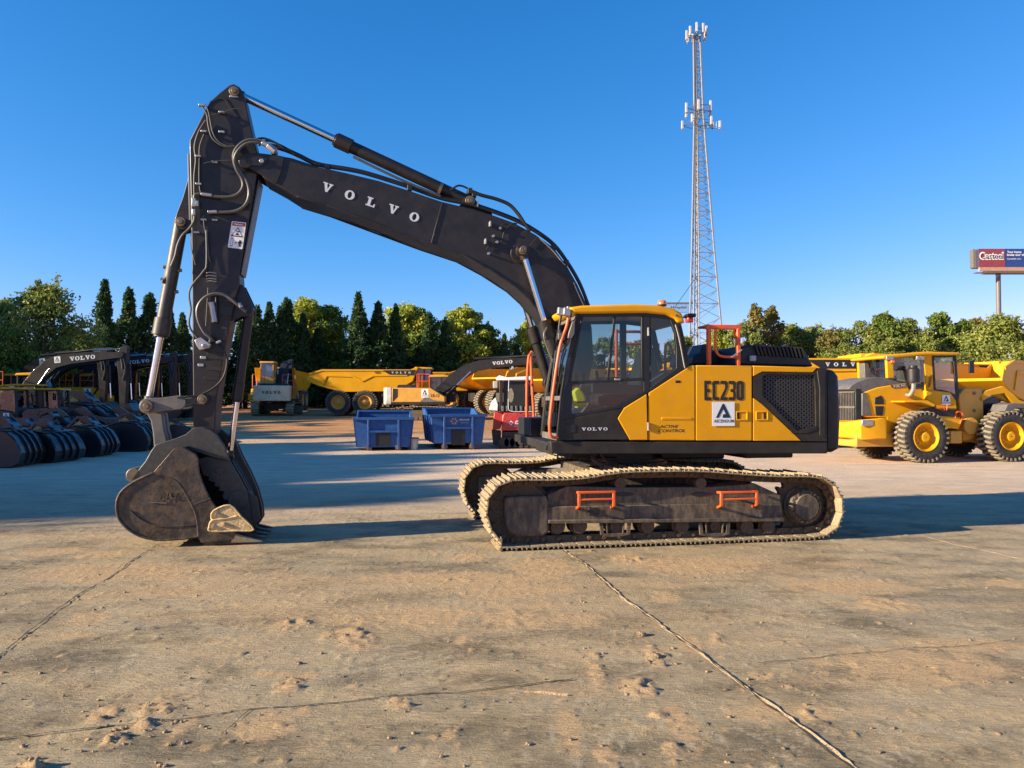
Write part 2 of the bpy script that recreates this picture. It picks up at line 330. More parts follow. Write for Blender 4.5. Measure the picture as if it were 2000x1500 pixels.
# ---- track frames, rollers, sprockets, idlers (near side measured, far side mirrored across)
def c3(px, py, v): p = P(px, py, v); return (p.x, p.z)
idc = c3(1014, 1000, -1.2); spc = c3(1576, 990, -1.38)
for s in (-1, 1):
    w = lambda a, b: (a, b) if s < 0 else (-b, -a)          # mirrors a lateral interval
    vp = -1.40
    fr = UZ([(1071, 968), (1110, 950), (1210, 953), (1390, 952), (1478, 945), (1528, 968), (1530, 1019), (1500, 1021), (1071, 1023)], vp)
    q = w(-1.36, -1.04); tf = MB().prism(fr, *q)
    lower = UZ([(1071, 990), (1526, 982), (1530, 1016), (1071, 1020)], -1.40); q = w(-1.395, -1.36); tf.prism(lower, *q)
    q = w(-1.43, -1.0); tf.prism(UZ([(1071, 1015), (1530, 1011), (1530, 1018), (1071, 1022)], vp), *q)
    f = tf.build('track_frame', 'frame', EX, bevel=.008)
    q = w(-1.405, -1.02)
    MB().prism(UZ([(986, 971), (1068, 968), (1073, 985), (1073, 1040), (1060, 1048), (1010, 1049), (992, 1038), (986, 1018)], -1.41), *q).build('idler_cover', 'frame', f, bevel=.03, seg=3)
    # dark slots in the frame
    q = w(-1.412, -1.39); m = MB()
    for bx in ((1149, 992, 1167, 1006),):
        a = c3(bx[0], bx[1], -1.4); b = c3(bx[2], bx[3], -1.4); m.box((a[0], q[0], b[1]), (b[0], q[1], a[1]))
    m.build('frame_slot', 'plastic', f, bevel=.015, seg=3)
    m = MB()
    for e in (1219, 1368):
        a = c3(e, 965, -1.36); pr = [(a[0]+.125*math.cos(t*PI/8), a[1]+.028*math.sin(t*PI/8)) for t in range(16)]; q = w(-1.365, -1.35); m.prism(pr, *q)
    m.build('frame_slot', 'plastic', f, flat=True)
    # bottom rollers
    for k, px in enumerate((1087, 1130, 1202, 1262, 1329, 1396, 1455, 1497)):
        a = c3(px, 1027, -1.3); m = MB(); q = w(-1.36, -1.04)
        m.lathe((a[0], q[0], a[1]), (0, 1, 0), [(0, .05), (.0, .085), (.06, .088), (.065, .11), (.09, .11), (.1, .09), (.22, .09), (.23, .11), (.255, .11), (.26, .088), (.32, .085), (.32, .05)], n=24)
        m.build('track_roller', 'chain', f)
    for px in (1202, 1396):
        q = w(-1.41, -1.39); m = MB(); A = UZ([(px-31, 1021), (px-24, 1021), (px-22, 1042), (px+22, 1041), (px+24, 1020), (px+31, 1020), (px+29, 1044), (px+12, 1048), (px-12, 1049), (px-29, 1045)], -1.41); m.prism(A, *q)
        for dx in (-17, 17):
            B = UZ([(px+dx-1.5, 1021), (px+dx+1.5, 1021), (px+dx*.9+1.5, 1043), (px+dx*.9-1.5, 1043)], -1.41); m.prism(B, *q)
        m.build('track_guard', 'frame', f, bevel=.004)
    # carrier rollers
    for px in (1212, 1369):
        a = c3(px, 944, -1.36); m = MB(); q = w(-1.37, -1.05)
        m.lathe((a[0], q[0], a[1]), (0, 1, 0), [(0, .03), (0, .052), (-.0, .07), (.04, .073), (.045, .06), (.26, .06), (.27, .075), (.32, .07), (.32, .04)], n=24)
        m.build('carrier_roller', 'chain', f)
    # idler wheel
    m = MB(); q = w(-1.30, -1.10); m.lathe((idc[0], q[0], idc[1]), (0, 1, 0), [(0, .25), (.0, .36), (.05, .365), (.055, .40), (.145, .40), (.15, .365), (.2, .36), (.2, .25)], n=40); m.build('idler', 'chain', f)
    # sprocket and final drive
    m = MB(); nt = 21; pr = []
    for k in range(nt*4):
        r = (.335, .395, .395, .335)[k % 4]; a = 2*PI*k/(nt*4); pr.append((spc[0]+r*math.cos(a), spc[1]+r*math.sin(a)))
    q = w(-1.235, -1.165); m.prism(pr, *q)
    sp = m.build('sprocket', 'chain', f)
    q = w(-1.40, -1.16); m = MB(); sgn = 1 if s < 0 else -1; y0 = q[0] if s < 0 else q[1]
    m.lathe((spc[0], y0, spc[1]), (0, sgn, 0), [(0, .10), (0, .155), (.012, .165), (.03, .168), (.035, .21), (.06, .225), (.12, .23), (.14, .25), (.2, .25)], n=40)
    for k in range(20):
        a = 2*PI*k/20; m.cyl((spc[0]+.19*math.cos(a), y0+sgn*.036, spc[1]+.19*math.sin(a)), (spc[0]+.19*math.cos(a), y0+sgn*.015, spc[1]+.19*math.sin(a)), .017, n=6)
    m.build('final_drive', 'frame', sp, bevel=0)
    # orange steps
    for (a, b, c, d) in ((1128, 961, 1202, 992), (1406, 961, 1481, 990)):
        v0 = -1.50; v1 = -1.395; A = P(a, b+1, v0); B = P(c, d, v0); zt = A.z; zb = B.z; m = MB(); r = .013; k = -1 if s < 0 else 1
        V0, V1 = (v0, v1) if s < 0 else (-v0, -v1)
        for u in (A.x+.02, B.x-.02): m.bar((u, V0, zt), (u, V0, zb+.02), .035, .028); m.bar((u, V0, zb+.03), (u, V1, zb-.01), .03, .03)
        m.bar((A.x, V0, zt), (B.x, V0, zt), .028, .028); m.bar((A.x, V0-.002*k, zt-.085), (B.x, V0-.002*k, zt-.085), .028, .022)
        for u in (A.x+.02, B.x-.02): m.bar((u, V0, zt), (u, V1, zt-.01), .03, .03)
        m.build('step', 'orange', f, bevel=.006)
# centre frame (X shaped car body) and slew ring
m = MB(); m.box((-.75, -.62, .42), (.75, .62, .88)); 
for sx in (-1, 1):
    for sy in (-1, 1): m.loft([(sx*.35, sy*.45, .42), (sx*.75, sy*.2, .42), (sx*.75, sy*.2, .82), (sx*.35, sy*.45, .86)], [(sx*1.0, sy*1.06, .42), (sx*1.45, sy*1.06, .42), (sx*1.45, sy*1.06, .68), (sx*1.0, sy*1.06, .68)])
m.build('centre_frame', 'frame', EX, bevel=.015)
m = MB(); m.lathe((0, 0, .88), (0, 0, 1), [(0, .5), (0, .62), (.05, .62), (.055, .58), (.10, .58), (.105, .60), (.2, .60), (.2, .4)], n=48); m.build('slew_ring', 'plastic', EX)
m = MB(); m.box((.35, -.62, .98), (1.25, -.1, 1.10)); m.box((-.9, -.55, 1.0), (.2, .5, 1.10)); m.box((1.4, -.9, 1.0), (2.1, .6, 1.10)); m.build('belly_pan', 'plastic', EX, bevel=.02)
m = MB(); m.tube([(-.62, -.75, 1.09), (-.66, -.8, 1.02), (-.58, -.86, .95), (-.5, -.86, .9)], .03); m.tube([(-.5, -.6, 1.09), (-.45, -.7, .98), (-.3, -.7, .93)], .022); m.build('hose', 'hose', EX)
# ---- superstructure
VN = -1.38
# lower frame rail
rail = UZ([(1075, 862), (1617, 863), (1617, 886), (1088, 887), (1078, 884)], VN)
m = MB(); m.prism(rail, VN+.01, VN+.16); m.build('side_rail', 'charcoal', EX, bevel=.012)
fu = P(1080, 870, VN).x; zt = P(1300, 863, VN).z; zb = P(1300, 887, VN).z; ru = P(1617, 870, VN).x
m = MB(); m.box((fu+.02, VN+.162, zb+.03), (ru, 1.34, zt-.01)); m.box((fu-.01, VN+.03, zb+.005), (fu+.018, -.40, zt-.02))
m.build('deck_frame', 'charcoal', EX, bevel=.012)
a = P(1052, 868, VN); m = MB(); m.box((fu-.03, VN+.25, zb+.05), (fu-.012, VN+.31, zt-.04)); m.build('bolt_plate', 'plastic', EX, bevel=.004)
# solid inner body
def uzat(px, py, v=VN): p = P(px, py, v); return p.x, p.z
bu0 = uzat(1352, 713)[0]; zt2 = uzat(1470, 714)[1]
m = MB(); m.box((bu0+.03, VN+.05, zt), (ru-.01, 1.30, zt2-.02)); m.box((uzat(1268, 770)[0]+.03, VN+.05, zt), (bu0+.03, -.36, uzat(1290, 775)[1])); m.build('engine_bay', 'plastic', EX, bevel=.01)
# side doors
def panel(pts, name, mat, v0=VN, th=.045, bevel=.01, parent=None, **k): return plate(pts, v0, v0+th, name, mat, parent, bevel=bevel, **k)
g = .8
pan1 = panel([(1267, 767), (1338, 721), (1350, 713.5), (1357.5, 713.5), (1357.5, 860.5), (1267, 859.5)], 'side_panel', 'yellow')
pan2 = panel([(1359.2, 713.5), (1468.8, 714), (1468.8, 861), (1359.2, 860.5)], 'side_panel', 'yellow')
pan3 = panel([(1471, 714.2), (1597, 717.5), (1588, 727.6), (1489, 726.3), (1471, 735.5)], 'side_panel', 'yellow')
pan4 = panel([(1471, 776.5), (1488.5, 788.5), (1566, 861.3), (1471, 861)], 'side_panel', 'yellow')
# recessed facet on the yellow doors: a raised lower blister
panel([(1292, 815), (1350, 815), (1352, 818), (1350, 820), (1292, 820)], 'crease', 'yellow', VN-.006, .01, .004, parent=pan1)
# grille surround (frame around the mesh) and mesh
outer = [(1471, 736.8), (1489, 727.8), (1588.5, 729), (1599, 718.5), (1615, 719.5), (1615.5, 862), (1568, 861.5), (1490, 789), (1471, 775)]
inner = [(1489, 772), (1489, 735), (1497, 731), (1590, 732), (1593, 760), (1594, 832), (1560, 843), (1558, 842)]
def ringplate(o_, i_, quads, v0, th, name, mat, parent=None, bevel=.006):
    m = MB(); O = UZ(o_, v0); I = UZ(i_, v0)
    for q in quads: m.prism([O[k] if t == 'o' else I[k] for t, k in q], v0, v0+th)
    return m.build(name, mat, parent or EX, bevel=bevel)
gs = ringplate(outer, inner, [
    [('o', 0), ('o', 1), ('i', 2), ('i', 1)], [('o', 0), ('i', 1), ('i', 0), ('o', 8)], [('o', 1), ('o', 2), ('i', 3), ('i', 2)], [('o', 2), ('o', 3), ('o', 4), ('i', 4), ('i', 3)],
    [('o', 4), ('o', 5), ('i', 5), ('i', 4)], [('o', 5), ('o', 6), ('i', 6), ('i', 5)], [('o', 6), ('o', 7), ('i', 7), ('i', 6)], [('o', 7), ('o', 8), ('i', 0), ('i', 7)]], VN, .05, 'grille_surround', 'charcoal', bevel=0)
I = UZ(inner, VN+.03); m = MB(); us = [p[0] for p in I]; zs = [p[1] for p in I]
def inside(u, z):
    c = False; k = len(I)-1
    for j in range(len(I)):
        if (I[j][1] > z) != (I[k][1] > z) and u < (I[k][0]-I[j][0])*(z-I[j][1])/(I[k][1]-I[j][1])+I[j][0]: c = not c
        k = j
    return c
dx = .072; dz = .052; r = 0; z = min(zs)
while z < max(zs):
    u = min(us)+(dx/2 if r % 2 else 0)
    while u < max(us):
        if inside(u, z):   # expanded metal diamond
            pts = [(u-dx/2, z), (u-dx*.2, z+dz*.5), (u+dx*.2, z+dz*.5), (u+dx/2, z)]
            for a, b in ((0, 1), (1, 2), (2, 3)): m.bar((pts[a][0], VN+.030, pts[a][1]), (pts[b][0], VN+.030, pts[b][1]), .0105, .006, up=(0, 1, 0))
            pts = [(u-dx/2, z), (u-dx*.2, z-dz*.5), (u+dx*.2, z-dz*.5), (u+dx/2, z)]
            for a, b in ((0, 1), (2, 3)): m.bar((pts[a][0], VN+.030, pts[a][1]), (pts[b][0], VN+.030, pts[b][1]), .0105, .006, up=(0, 1, 0))
        u += dx
    z += dz/2*1.0; r += 1
m.build('grille', 'mesh', EX, flat=True)
panel([(1545, 846), (1562, 841), (1594, 832), (1597, 838), (1575, 847)], 'sloped_lip', 'charcoal', VN-.008, .03, .004, parent=gs)
panel([(1596, 724), (1612, 722), (1612, 856), (1601, 850), (1601, 760)], 'rear_pillar', 'charcoal', VN-.012, .03, .008, parent=gs)
# latches
for (x0, x1, sl) in ((1437, 1460, 1442), (1476, 1500, 1494)):
    parent = pan2 if x0 < 1465 else pan4
    l = MB(); a = P(x0, 803, VN); b = P(x1, 821, VN); w_ = .014
    l.box((a.x, VN-.010, b.z), (a.x+w_, VN+.004, a.z)); l.box((b.x-w_, VN-.010, b.z), (b.x, VN+.004, a.z)); l.box((a.x+w_, VN-.010, a.z-w_), (b.x-w_, VN+.004, a.z)); l.box((a.x+w_, VN-.010, b.z), (b.x-w_, VN+.004, b.z+w_))
    lt = l.build('latch', 'yellow', parent, bevel=.003)
    s_ = P(sl, 812, VN); MB().box((s_.x-.018, VN-.004, b.z+.018), (s_.x+.016, VN+.003, a.z-.018)).build('latch_handle', 'dark_print', lt)
a = P(1319, 743, VN); b = P(1329, 748, VN); MB().box((a.x, VN-.003, b.z), (b.x, VN+.004, a.z)).build('key_slot', 'dark_print', pan1, bevel=.003)
# lettering
a = P(1375.5, 782, VN); b = P(1454, 744, VN)

def blocky(chars, parent, mat, o, w, h, n, st=.40, gap=.10):
    m = MB(); cw_ = w/n; O = Vector(o)
    for i, ch in enumerate(chars):
        f = lambda x, y: O+Vector((cw_*(i+x*(1-gap)), -.003, y*h)); T = st*cw_/h*.95   # x in 0..1 of the cell, y in 0..1
        S_ = st; c = .22; cy = c*cw_/h
        L = {'E': [[(0, 0), (S_, 0), (S_, 1), (0, 1)], [(S_, 0), (.95, 0), (.95, T), (S_, T)], [(S_, 1-T), (.9, 1-T), (.9, 1), (S_, 1)], [(S_, .5-T/2), (.75, .5-T/2), (.75, .5+T/2), (S_, .5+T/2)]],
             'C': [[(0, cy), (S_, T), (S_, 1-T), (0, 1-cy)], [(0, cy), (c, 0), (.92, 0), (.92, T), (S_, T)], [(0, 1-cy), (S_, 1-T), (.92, 1-T), (.92, 1), (c, 1)]],
             '2': [[(.03, 1-T), (.6, 1-T), (1, 1-cy), (1-c, 1), (.03, 1)], [(.62, 1-T), (1, 1-cy), (1, .66), (.62, .62)], [(.62, .62), (1, .66), (.45, T), (0, T)], [(0, 0), (.98, 0), (.98, T), (0, T)]],
             '3': [[(.03, 1-T), (.62, 1-T), (1, 1-cy), (1-c, 1), (.03, 1)], [(.62, 1-T), (1, 1-cy), (1, .60), (.86, .5), (.62, .5+T*.5)], [(.2, .5), (.36, .5-T*.5), (.86, .5), (.62, .5+T*.5), (.36, .5+T*.5)], [(.36, .5-T*.5), (.62, .5-T*.5), (.62, T), (1, cy), (1, .40), (.86, .5)][::1], [(.03, 0), (1-c, 0), (1, cy), (.62, T), (.03, T)]],
             '0': [[(0, cy), (S_, T), (S_, 1-T), (0, 1-cy)], [(1, cy), (1-S_, T), (1-S_, 1-T), (1, 1-cy)], [(0, cy), (c, 0), (1-c, 0), (1, cy), (1-S_, T), (S_, T)], [(0, 1-cy), (S_, 1-T), (1-S_, 1-T), (1, 1-cy), (1-c, 1), (c, 1)]]}[ch]
        for poly in L: m.add([f(x, y) for x, y in poly], [tuple(range(len(poly)))])
    return m.build('lettering', mat, parent, flat=True)
blocky('EC230', pan2, 'dark_print', (a.x, VN-.001, a.z), b.x-a.x, b.z-a.z, 5)
a = P(1391, 832, VN-.008); b = P(1434.5, 785, VN-.008); badge(pan2, (a.x, VN-.008, a.z), U, Z, b.x-a.x, b.z-a.z)
a = P(1288, 836, VN); b = P(1325, 830, VN); text('ACTIVE', pan1, 'dark_print', (a.x, VN-.001, a.z), U, Z, b.x-a.x, b.z-a.z, .012, shear=.3, depth=.0006)
a = P(1286, 844.5, VN); b = P(1338, 838, VN); text('CONTROL', pan1, 'dark_print', (a.x, VN-.001, a.z), U, Z, b.x-a.x, b.z-a.z, .012, shear=.3, depth=.0006)
# counterweight
z1 = P(1630, 884, VN).z; z2 = P(1630, 720, VN).z; cu = P(1617, 800, VN).x+.006; ce = P(1646, 800, VN).x
plan = [(cu, VN+.01), (ce-.07, VN+.01), (ce-.02, VN+.045), (ce, VN+.12), (2.72, -1.0), (2.88, -.5), (2.93, 0), (2.88, .5), (2.72, 1.0), (ce, 1.27), (ce-.07, 1.34), (cu, 1.34)]
def planloft(zz, ins=0):
    cx, cy = (cu+2.5)/2, 0
    return [(cu if abs(u-cu) < 1e-6 else u-ins, v*(1-ins/1.4), zz) for u, v in plan]
m = MB(); levels = [(z1, .07), (z1+.05, .012), (z1+.35, .0), (z2-.4, 0), (z2-.10, .01), (z2-.02, .05), (z2, .10)]; rings = [planloft(a, b) for a, b in levels]; nn = len(plan); vs = [p for r_ in rings for p in r_]
fs = [tuple(range(nn))[::-1], tuple(range(len(vs)-nn, len(vs)))]+[(i*nn+k, i*nn+(k+1) % nn, (i+1)*nn+(k+1) % nn, (i+1)*nn+k) for i in range(len(rings)-1) for k in range(nn)]
m.add(vs, fs); m.build('counterweight', 'charcoal', EX, bevel=.012)
# engine hood with louvres
hv0 = -1.12; hd = UZ([(1441, 713), (1448, 676), (1462, 673.5), (1540, 676.5), (1566, 679), (1573, 685), (1590, 716)], hv0)
hood = MB().prism(hd, hv0, .75).build('engine_hood', 'plastic', EX, bevel=.03, seg=3)
m = MB()
for k in range(13):
    px = 1474+k*7.4; a = P(px, 677.5+k*.25, hv0); b = P(px+5, 690+k*.4, hv0)
    m.loft([(a.x-.016, hv0-.04, a.z+.012), (a.x+.012, hv0-.045, a.z+.010), (b.x+.020, hv0-.04, b.z-.03), (b.x-.004, hv0-.035, b.z-.03)], [(a.x-.016, hv0+.25, a.z+.024), (a.x+.012, hv0+.25, a.z+.024), (b.x+.016, hv0+.01, b.z-.03), (b.x-.006, hv0+.01, b.z-.03)])
m.build('louvres', 'plastic', hood, bevel=.003)
a = P(1462, 697, hv0); m = MB(); m.box((a.x, hv0-.05, a.z-.06), (a.x+.085, hv0-.002, a.z+.015)); m.build('work_lamp', 'grey', EX, bevel=.012)
# items in front of the hood: air intake, filter housing, tank
m = MB(); m.prism(UZ([(1352, 712), (1356, 694), (1366, 692), (1374, 672), (1384, 671), (1384, 712)], -.55), -.55, .3); m.prism(UZ([(1384, 712), (1384, 684), (1412, 686), (1432, 700), (1440, 712)], -.5), -.5, .4); m.build('intake_housing', 'plastic', EX, bevel=.02)
q = P(1432, 700, -.2); m = MB(); m.lathe((q.x, -.45, q.z-.05), (0, 1, 0), [(0, .1), (0, .15), (.03, .17), (.5, .17), (.5, .1)], n=28); m.build('air_filter', 'plastic', EX)
# orange guard rail on top
rv = -1.25; m = MB(); z0 = P(1400, 713, rv).z; A = P(1384, 640, rv); B = P(1441, 640, rv)
for u in (A.x, B.x): m.bar((u, rv, z0-.02), (u, rv, A.z), .05, .062); 
m.bar((A.x-.045, rv, A.z+.01), (B.x+.045, rv, A.z+.01), .05, .062)
m.bar((A.x-.03, rv, A.z+.02), (A.x-.03, rv+.22, A.z+.02), .04, .03); m.bar((B.x+.03, rv, A.z+.02), (B.x+.03, rv+.22, A.z+.02), .04, .03); m.bar((A.x-.045, rv+.22, A.z+.02), (B.x+.045, rv+.22, A.z+.02), .03, .03)
gr = m.build('guard_rail', 'orange', EX, bevel=.012)
m = MB(); L_ = P(1396, 650, rv).x; R_ = P(1434, 650, rv).x; zb_ = P(1400, 697, rv).z; zc = A.z-.02
m.tube([(L_, rv-.02, zc), (L_, rv-.02, zb_+.14), (L_+.02, rv-.02, zb_+.05), (L_+.09, rv-.02, zb_+.005), (R_, rv-.02, zb_), (R_+.06, rv-.02, zb_)], .017, n=10, smooth=4); m.tube([(R_+.02, rv+.03, zc), (R_+.05, rv+.02, zb_+.2), (R_+.06, rv, zb_)], .02, n=10); m.build('tube_rail', 'orange', gr)
m = MB(); q = P(1429, 698, rv-.04); m.bar(q, (q.x+.14, rv-.04, q.z+.10), .018, .012); m.build('latch_rod', 'steel', gr)
# right-hand tank body, walkway, front box and its orange rail
m = MB(); ft = 1.36
a = P(1046, 860, .95); zbx = 1.08
m.box((-1.25, .42, zt-.01), (.9, ft, 1.52)); m.prism([(-.55, 1.5), (.9, 1.5), (.9, 2.12), (-.1, 2.12)], .42, ft); m.build('tank_body', 'plastic', EX, bevel=.02)
m = MB(); A = P(1019, 850, 1.0); B = P(1046, 870, 1.0); m.box((A.x, 1.0, B.z), (B.x+.12, 1.34, A.z)); bx = m.build('step_box', 'charcoal', EX, bevel=.02)
m = MB(); A = P(1033, 852, 1.0); T = P(1036, 695, 1.0); B_ = P(1045, 852, 1.3); T2 = P(1045, 695, 1.3)
ra = Vector((A.x-.03, 1.0, A.z)); 
m.tube([ra, (ra.x, 1.0, T.z-.5), (T.x-.03, 1.0, T.z-.06), (T.x, 1.02, T.z+.02), (T.x+.08, 1.24, T.z+.06), (T.x+.07, 1.3, T.z-.05), (B_.x, 1.3, A.z)], .022, n=10, smooth=6)
c_ = P(1030, 752, 1.0); m.bar((c_.x-.02, 1.0, c_.z), (c_.x+.07, 1.28, c_.z+.03), .035, .035); m.build('step_rail', 'orange', EX)
rv2 = 1.15; m = MB(); zt9 = 1.9
for (x0_, x1_, t_) in ((1204, 1214, 648), (1221, 1227, 672)):
    a = P(x0_, t_, rv2); b = P(x1_, 724, rv2); m.tube([(a.x, rv2, 1.9), (a.x, rv2, a.z-.05), (a.x+.05, rv2, a.z), (a.x+.5, rv2, a.z), (a.x+.55, rv2, a.z-.05), (a.x+.55, rv2, 1.9)], .024, n=8, smooth=3)
a = P(1300, 676, .9); m.tube([(a.x, .9, 1.9), (a.x, .9, a.z), (a.x+.12, .9, a.z-.1), (a.x+.12, .9, 1.9)], .024, n=8, smooth=3)
m.build('far_hand_rail', 'orange', EX)
# ---- CAB
cv0 = VN; cv1 = -.42; cab = bpy.data.objects.new('cab', None); C.objects.link(cab); cab.parent = EX
def both(pts, th, name, mat, bevel=.006, far=True):
    m = MB(); q = UZ(pts, cv0); m.prism(q, cv0, cv0+th)
    if far: m.prism(q, cv1-th, cv1)
    return m.build(name, mat, cab, bevel=bevel)
both([(1088, 857), (1097, 764), (1109, 696), (1127, 613.5), (1137, 613.5), (1121, 690), (1109, 760), (1101, 818), (1099, 857)], .07, 'front_pillar', 'charcoal')
both([(1137, 613), (1262, 611.5), (1300, 615), (1326, 627), (1330, 634), (1306, 623), (1262, 617.5), (1136, 618.5)], .06, 'roof_frame', 'plastic')
both([(1257.5, 617), (1269.5, 617), (1269.5, 764), (1257.5, 772)], .07, 'door_pillar', 'plastic')
both([(1318, 628), (1331, 633), (1338, 665), (1347, 713), (1338, 720), (1333, 690), (1325, 645)], .08, 'rear_pillar', 'charcoal')
both([(1323, 650), (1330, 690), (1338, 719.5), (1270, 764.5), (1270, 757), (1321, 719), (1321, 680), (1318, 650), (1308, 622), (1318, 628)], .05, 'quarter_frame', 'plastic')
# steel trim line beside the rear pillar
q = [P(1319, 634, cv0-.01), P(1326, 660, cv0-.01), P(1336, 712, cv0-.01), P(1338, 719, cv0-.01)]; MB().tube(q, .006, n=6).build('trim_line', 'grey', cab)
# door: skin, window frame, two panes
door = plate([(1094, 821), (1218, 796.5), (1205, 817), (1229, 859), (1088.5, 859)], cv0-.004, cv0+.05, 'door', 'charcoal', cab, bevel=.008)
dy = plate([(1206.5, 817), (1219, 797), (1263.3, 769.5), (1265.2, 859.5), (1230.5, 859.5)], cv0-.006, cv0+.048, 'door_panel', 'yellow', door, bevel=.008)
plate([(1109, 745), (1257, 737.5), (1257, 743), (1109, 751)], cv0-.004, cv0+.03, 'window_bar', 'plastic', door)
plate([(1094, 820.5), (1098, 790), (1103, 755), (1109, 745), (1118, 746), (1117, 809), (1203, 793), (1258, 764), (1263, 768), (1218, 796.2)], cv0-.002, cv0+.03, 'window_frame', 'plastic', door)
plate([(1109, 745), (1121, 690), (1136, 618), (1140, 618), (1126, 690), (1115, 745)], cv0-.003, cv0+.03, 'window_frame', 'plastic', door)
plate([(1198.5, 618), (1204, 618), (1190.5, 740), (1185, 740)], cv0+.004, cv0+.02, 'window_bar', 'plastic', door)
plate([(1252.5, 618), (1257.5, 618), (1257.5, 740), (1252.5, 740)], cv0-.001, cv0+.03, 'window_frame', 'plastic', door)
m = MB(); 
for v in (cv0+.014,): m.prism(UZ([(1115, 745), (1139, 618), (1253, 618), (1253, 738)], v), v, v+.005)
m.build('door_window', 'glass', door, flat=True)
v = cv0+.014; MB().prism(UZ([(1117, 809), (1117, 750), (1257.5, 743), (1258, 764), (1203, 793)], v), v, v+.005).build('lower_window', 'glass', door, flat=True)
MB().prism(UZ([(1271, 618), (1306, 622), (1319, 650), (1321, 719), (1271, 756)], v), v, v+.005).build('quarter_window', 'glass', cab, flat=True)
v = cv1-.02; MB().prism(UZ([(1115, 800), (1139, 618), (1255, 618), (1255, 770)], cv0), v, v+.005).build('far_window', 'glass', cab, flat=True)
# door handle, lock, hinges, nameplate
a = P(1200, 741, cv0); MB().box((a.x, cv0-.012, a.z-.012), (a.x+.075, cv0-.004, a.z+.012)).build('door_handle', 'steel', door, bevel=.004)
a = P(1104, 829, cv0-.005); b = P(1124, 845, cv0-.005); dl = MB().box((a.x, cv0-.010, b.z), (b.x, cv0-.004, a.z)).build('lock_plate', 'plastic', door, bevel=.006)
a = P(1136, 841, cv0-.005); ex = P(1178, 840.6, cv0-.005)-a; sp_ = ex.x/4; b = P(1136, 835, cv0-.005)
wordmark(door, 'letter', [(a.x+i*sp_, cv0-.005, a.z) for i in range(5)], U, Z, .055, b.z-a.z)
for py in (640, 825): q = P(1265.5, py, cv0); MB().cyl((q.x, cv0-.012, q.z-.10), (q.x, cv0-.012, q.z), .012, n=10).build('hinge', 'steel', cab)
# front face: windscreen between the front pillars
prof = UZ([(1090, 857), (1098, 764), (1110, 696), (1126, 622)], cv0); m = MB()
def fquad(pa, pb, v0, v1, th=.006, off=0): 
    (ua, za), (ub, zb2) = pa, pb; m.loft([(ua+off, v0, za), (ub+off, v0, zb2), (ub+off, v1, zb2), (ua+off, v1, za)], [(ua+off+th, v0, za), (ub+off+th, v0, zb2), (ub+off+th, v1, zb2), (ua+off+th, v1, za)])
for i in range(3): fquad(prof[i], prof[i+1], cv0+.075, cv1-.07, off=.004)
ws = m.build('windscreen', 'wind', cab, flat=True)
m = MB()
for i in range(3): fquad(prof[i], prof[i+1], cv1-.07, cv1, .05); 
for i in range(3): fquad(prof[i], prof[i+1], cv0, cv0+.075, .05)
lowbar = UZ([(1096.5, 782), (1097.5, 773)], cv0); fquad(lowbar[0], lowbar[1], cv0+.075, cv1-.07, .02)
fquad(UZ([(1089, 861), (1090, 852)], cv0)[0], UZ([(1089, 861), (1090, 848)], cv0)[1], cv0+.075, cv1-.07, .05); fquad(prof[3], (prof[3][0]+.02, prof[3][1]+.05), cv0, cv1, .05)
m.build('windscreen_frame', 'greyhood', cab, bevel=.004)
m = MB(); a = P(1110, 690, cv0+.3); m.tube([(prof[0][0]-.03, cv0+.42, prof[0][1]+.15), (prof[1][0]-.03, cv0+.45, prof[1][1]), (prof[2][0]-.035, cv0+.50, prof[2][1]+.1)], .010, n=6); m.bar((prof[1][0]-.02, cv0+.40, prof[1][1]-.1), (prof[2][0]-.02, cv0+.44, prof[2][1]+.15), .012, .02); m.build('wiper', 'plastic', cab)
# grab rail (orange) beside the windscreen, mirror, lamps
def fp(px, py, v): return P(px, py, v)
gv = cv0-.03
m = MB(); m.tube([fp(1110, 622, gv), fp(1106, 640, gv), fp(1096, 668, gv), fp(1089, 705, gv), fp(1081, 760, gv), fp(1075, 812, gv), fp(1073.5, 838, gv), fp(1076, 851, gv), fp(1084, 855, gv+.02), fp(1089, 854, gv+.04)], .019, n=12, smooth=8); m.build('grab_rail', 'orange', cab)
m = MB(); m.prism(UZ([(1117, 628), (1123, 626), (1122, 652), (1116, 662), (1108, 661), (1110, 650)], gv-.02), gv-.04, gv-.01); m.build('mirror', 'greyhood', cab, bevel=.01)
m = MB(); a = fp(1095, 655, gv); m.box((a.x-.03, gv-.012, a.z-.05), (a.x+.05, gv+.03, a.z+.03)); m.build('rail_bracket', 'greyhood', cab, bevel=.006)
m = MB()
for (px, py, v) in ((1096, 608, cv0+.05), (1107, 609, cv0+.01), (1113, 606, cv0+.2)):
    a = fp(px, py, v); m.loft([(a.x-.05, v-.04, a.z-.04), (a.x+.03, v-.04, a.z-.06), (a.x+.04, v-.04, a.z+.03), (a.x-.04, v-.04, a.z+.05)], [(a.x-.05, v+.04, a.z-.04), (a.x+.03, v+.04, a.z-.06), (a.x+.04, v+.04, a.z+.03), (a.x-.04, v+.04, a.z+.05)])
m.build('work_lamp', 'steel', cab, bevel=.008)
m = MB(); m.tube([fp(1103, 600, cv0+.1), fp(1097, 612, cv0+.08), fp(1092, 640, cv0+.04), fp(1094, 650, cv0)], .016, n=8); m.tube([fp(1116, 612, cv0), fp(1111, 640, cv0-.02), fp(1106, 668, cv0-.02), fp(1095, 705, cv0), fp(1091, 735, cv0+.02)], .009, n=6); m.build('lamp_bracket', 'plastic', cab)
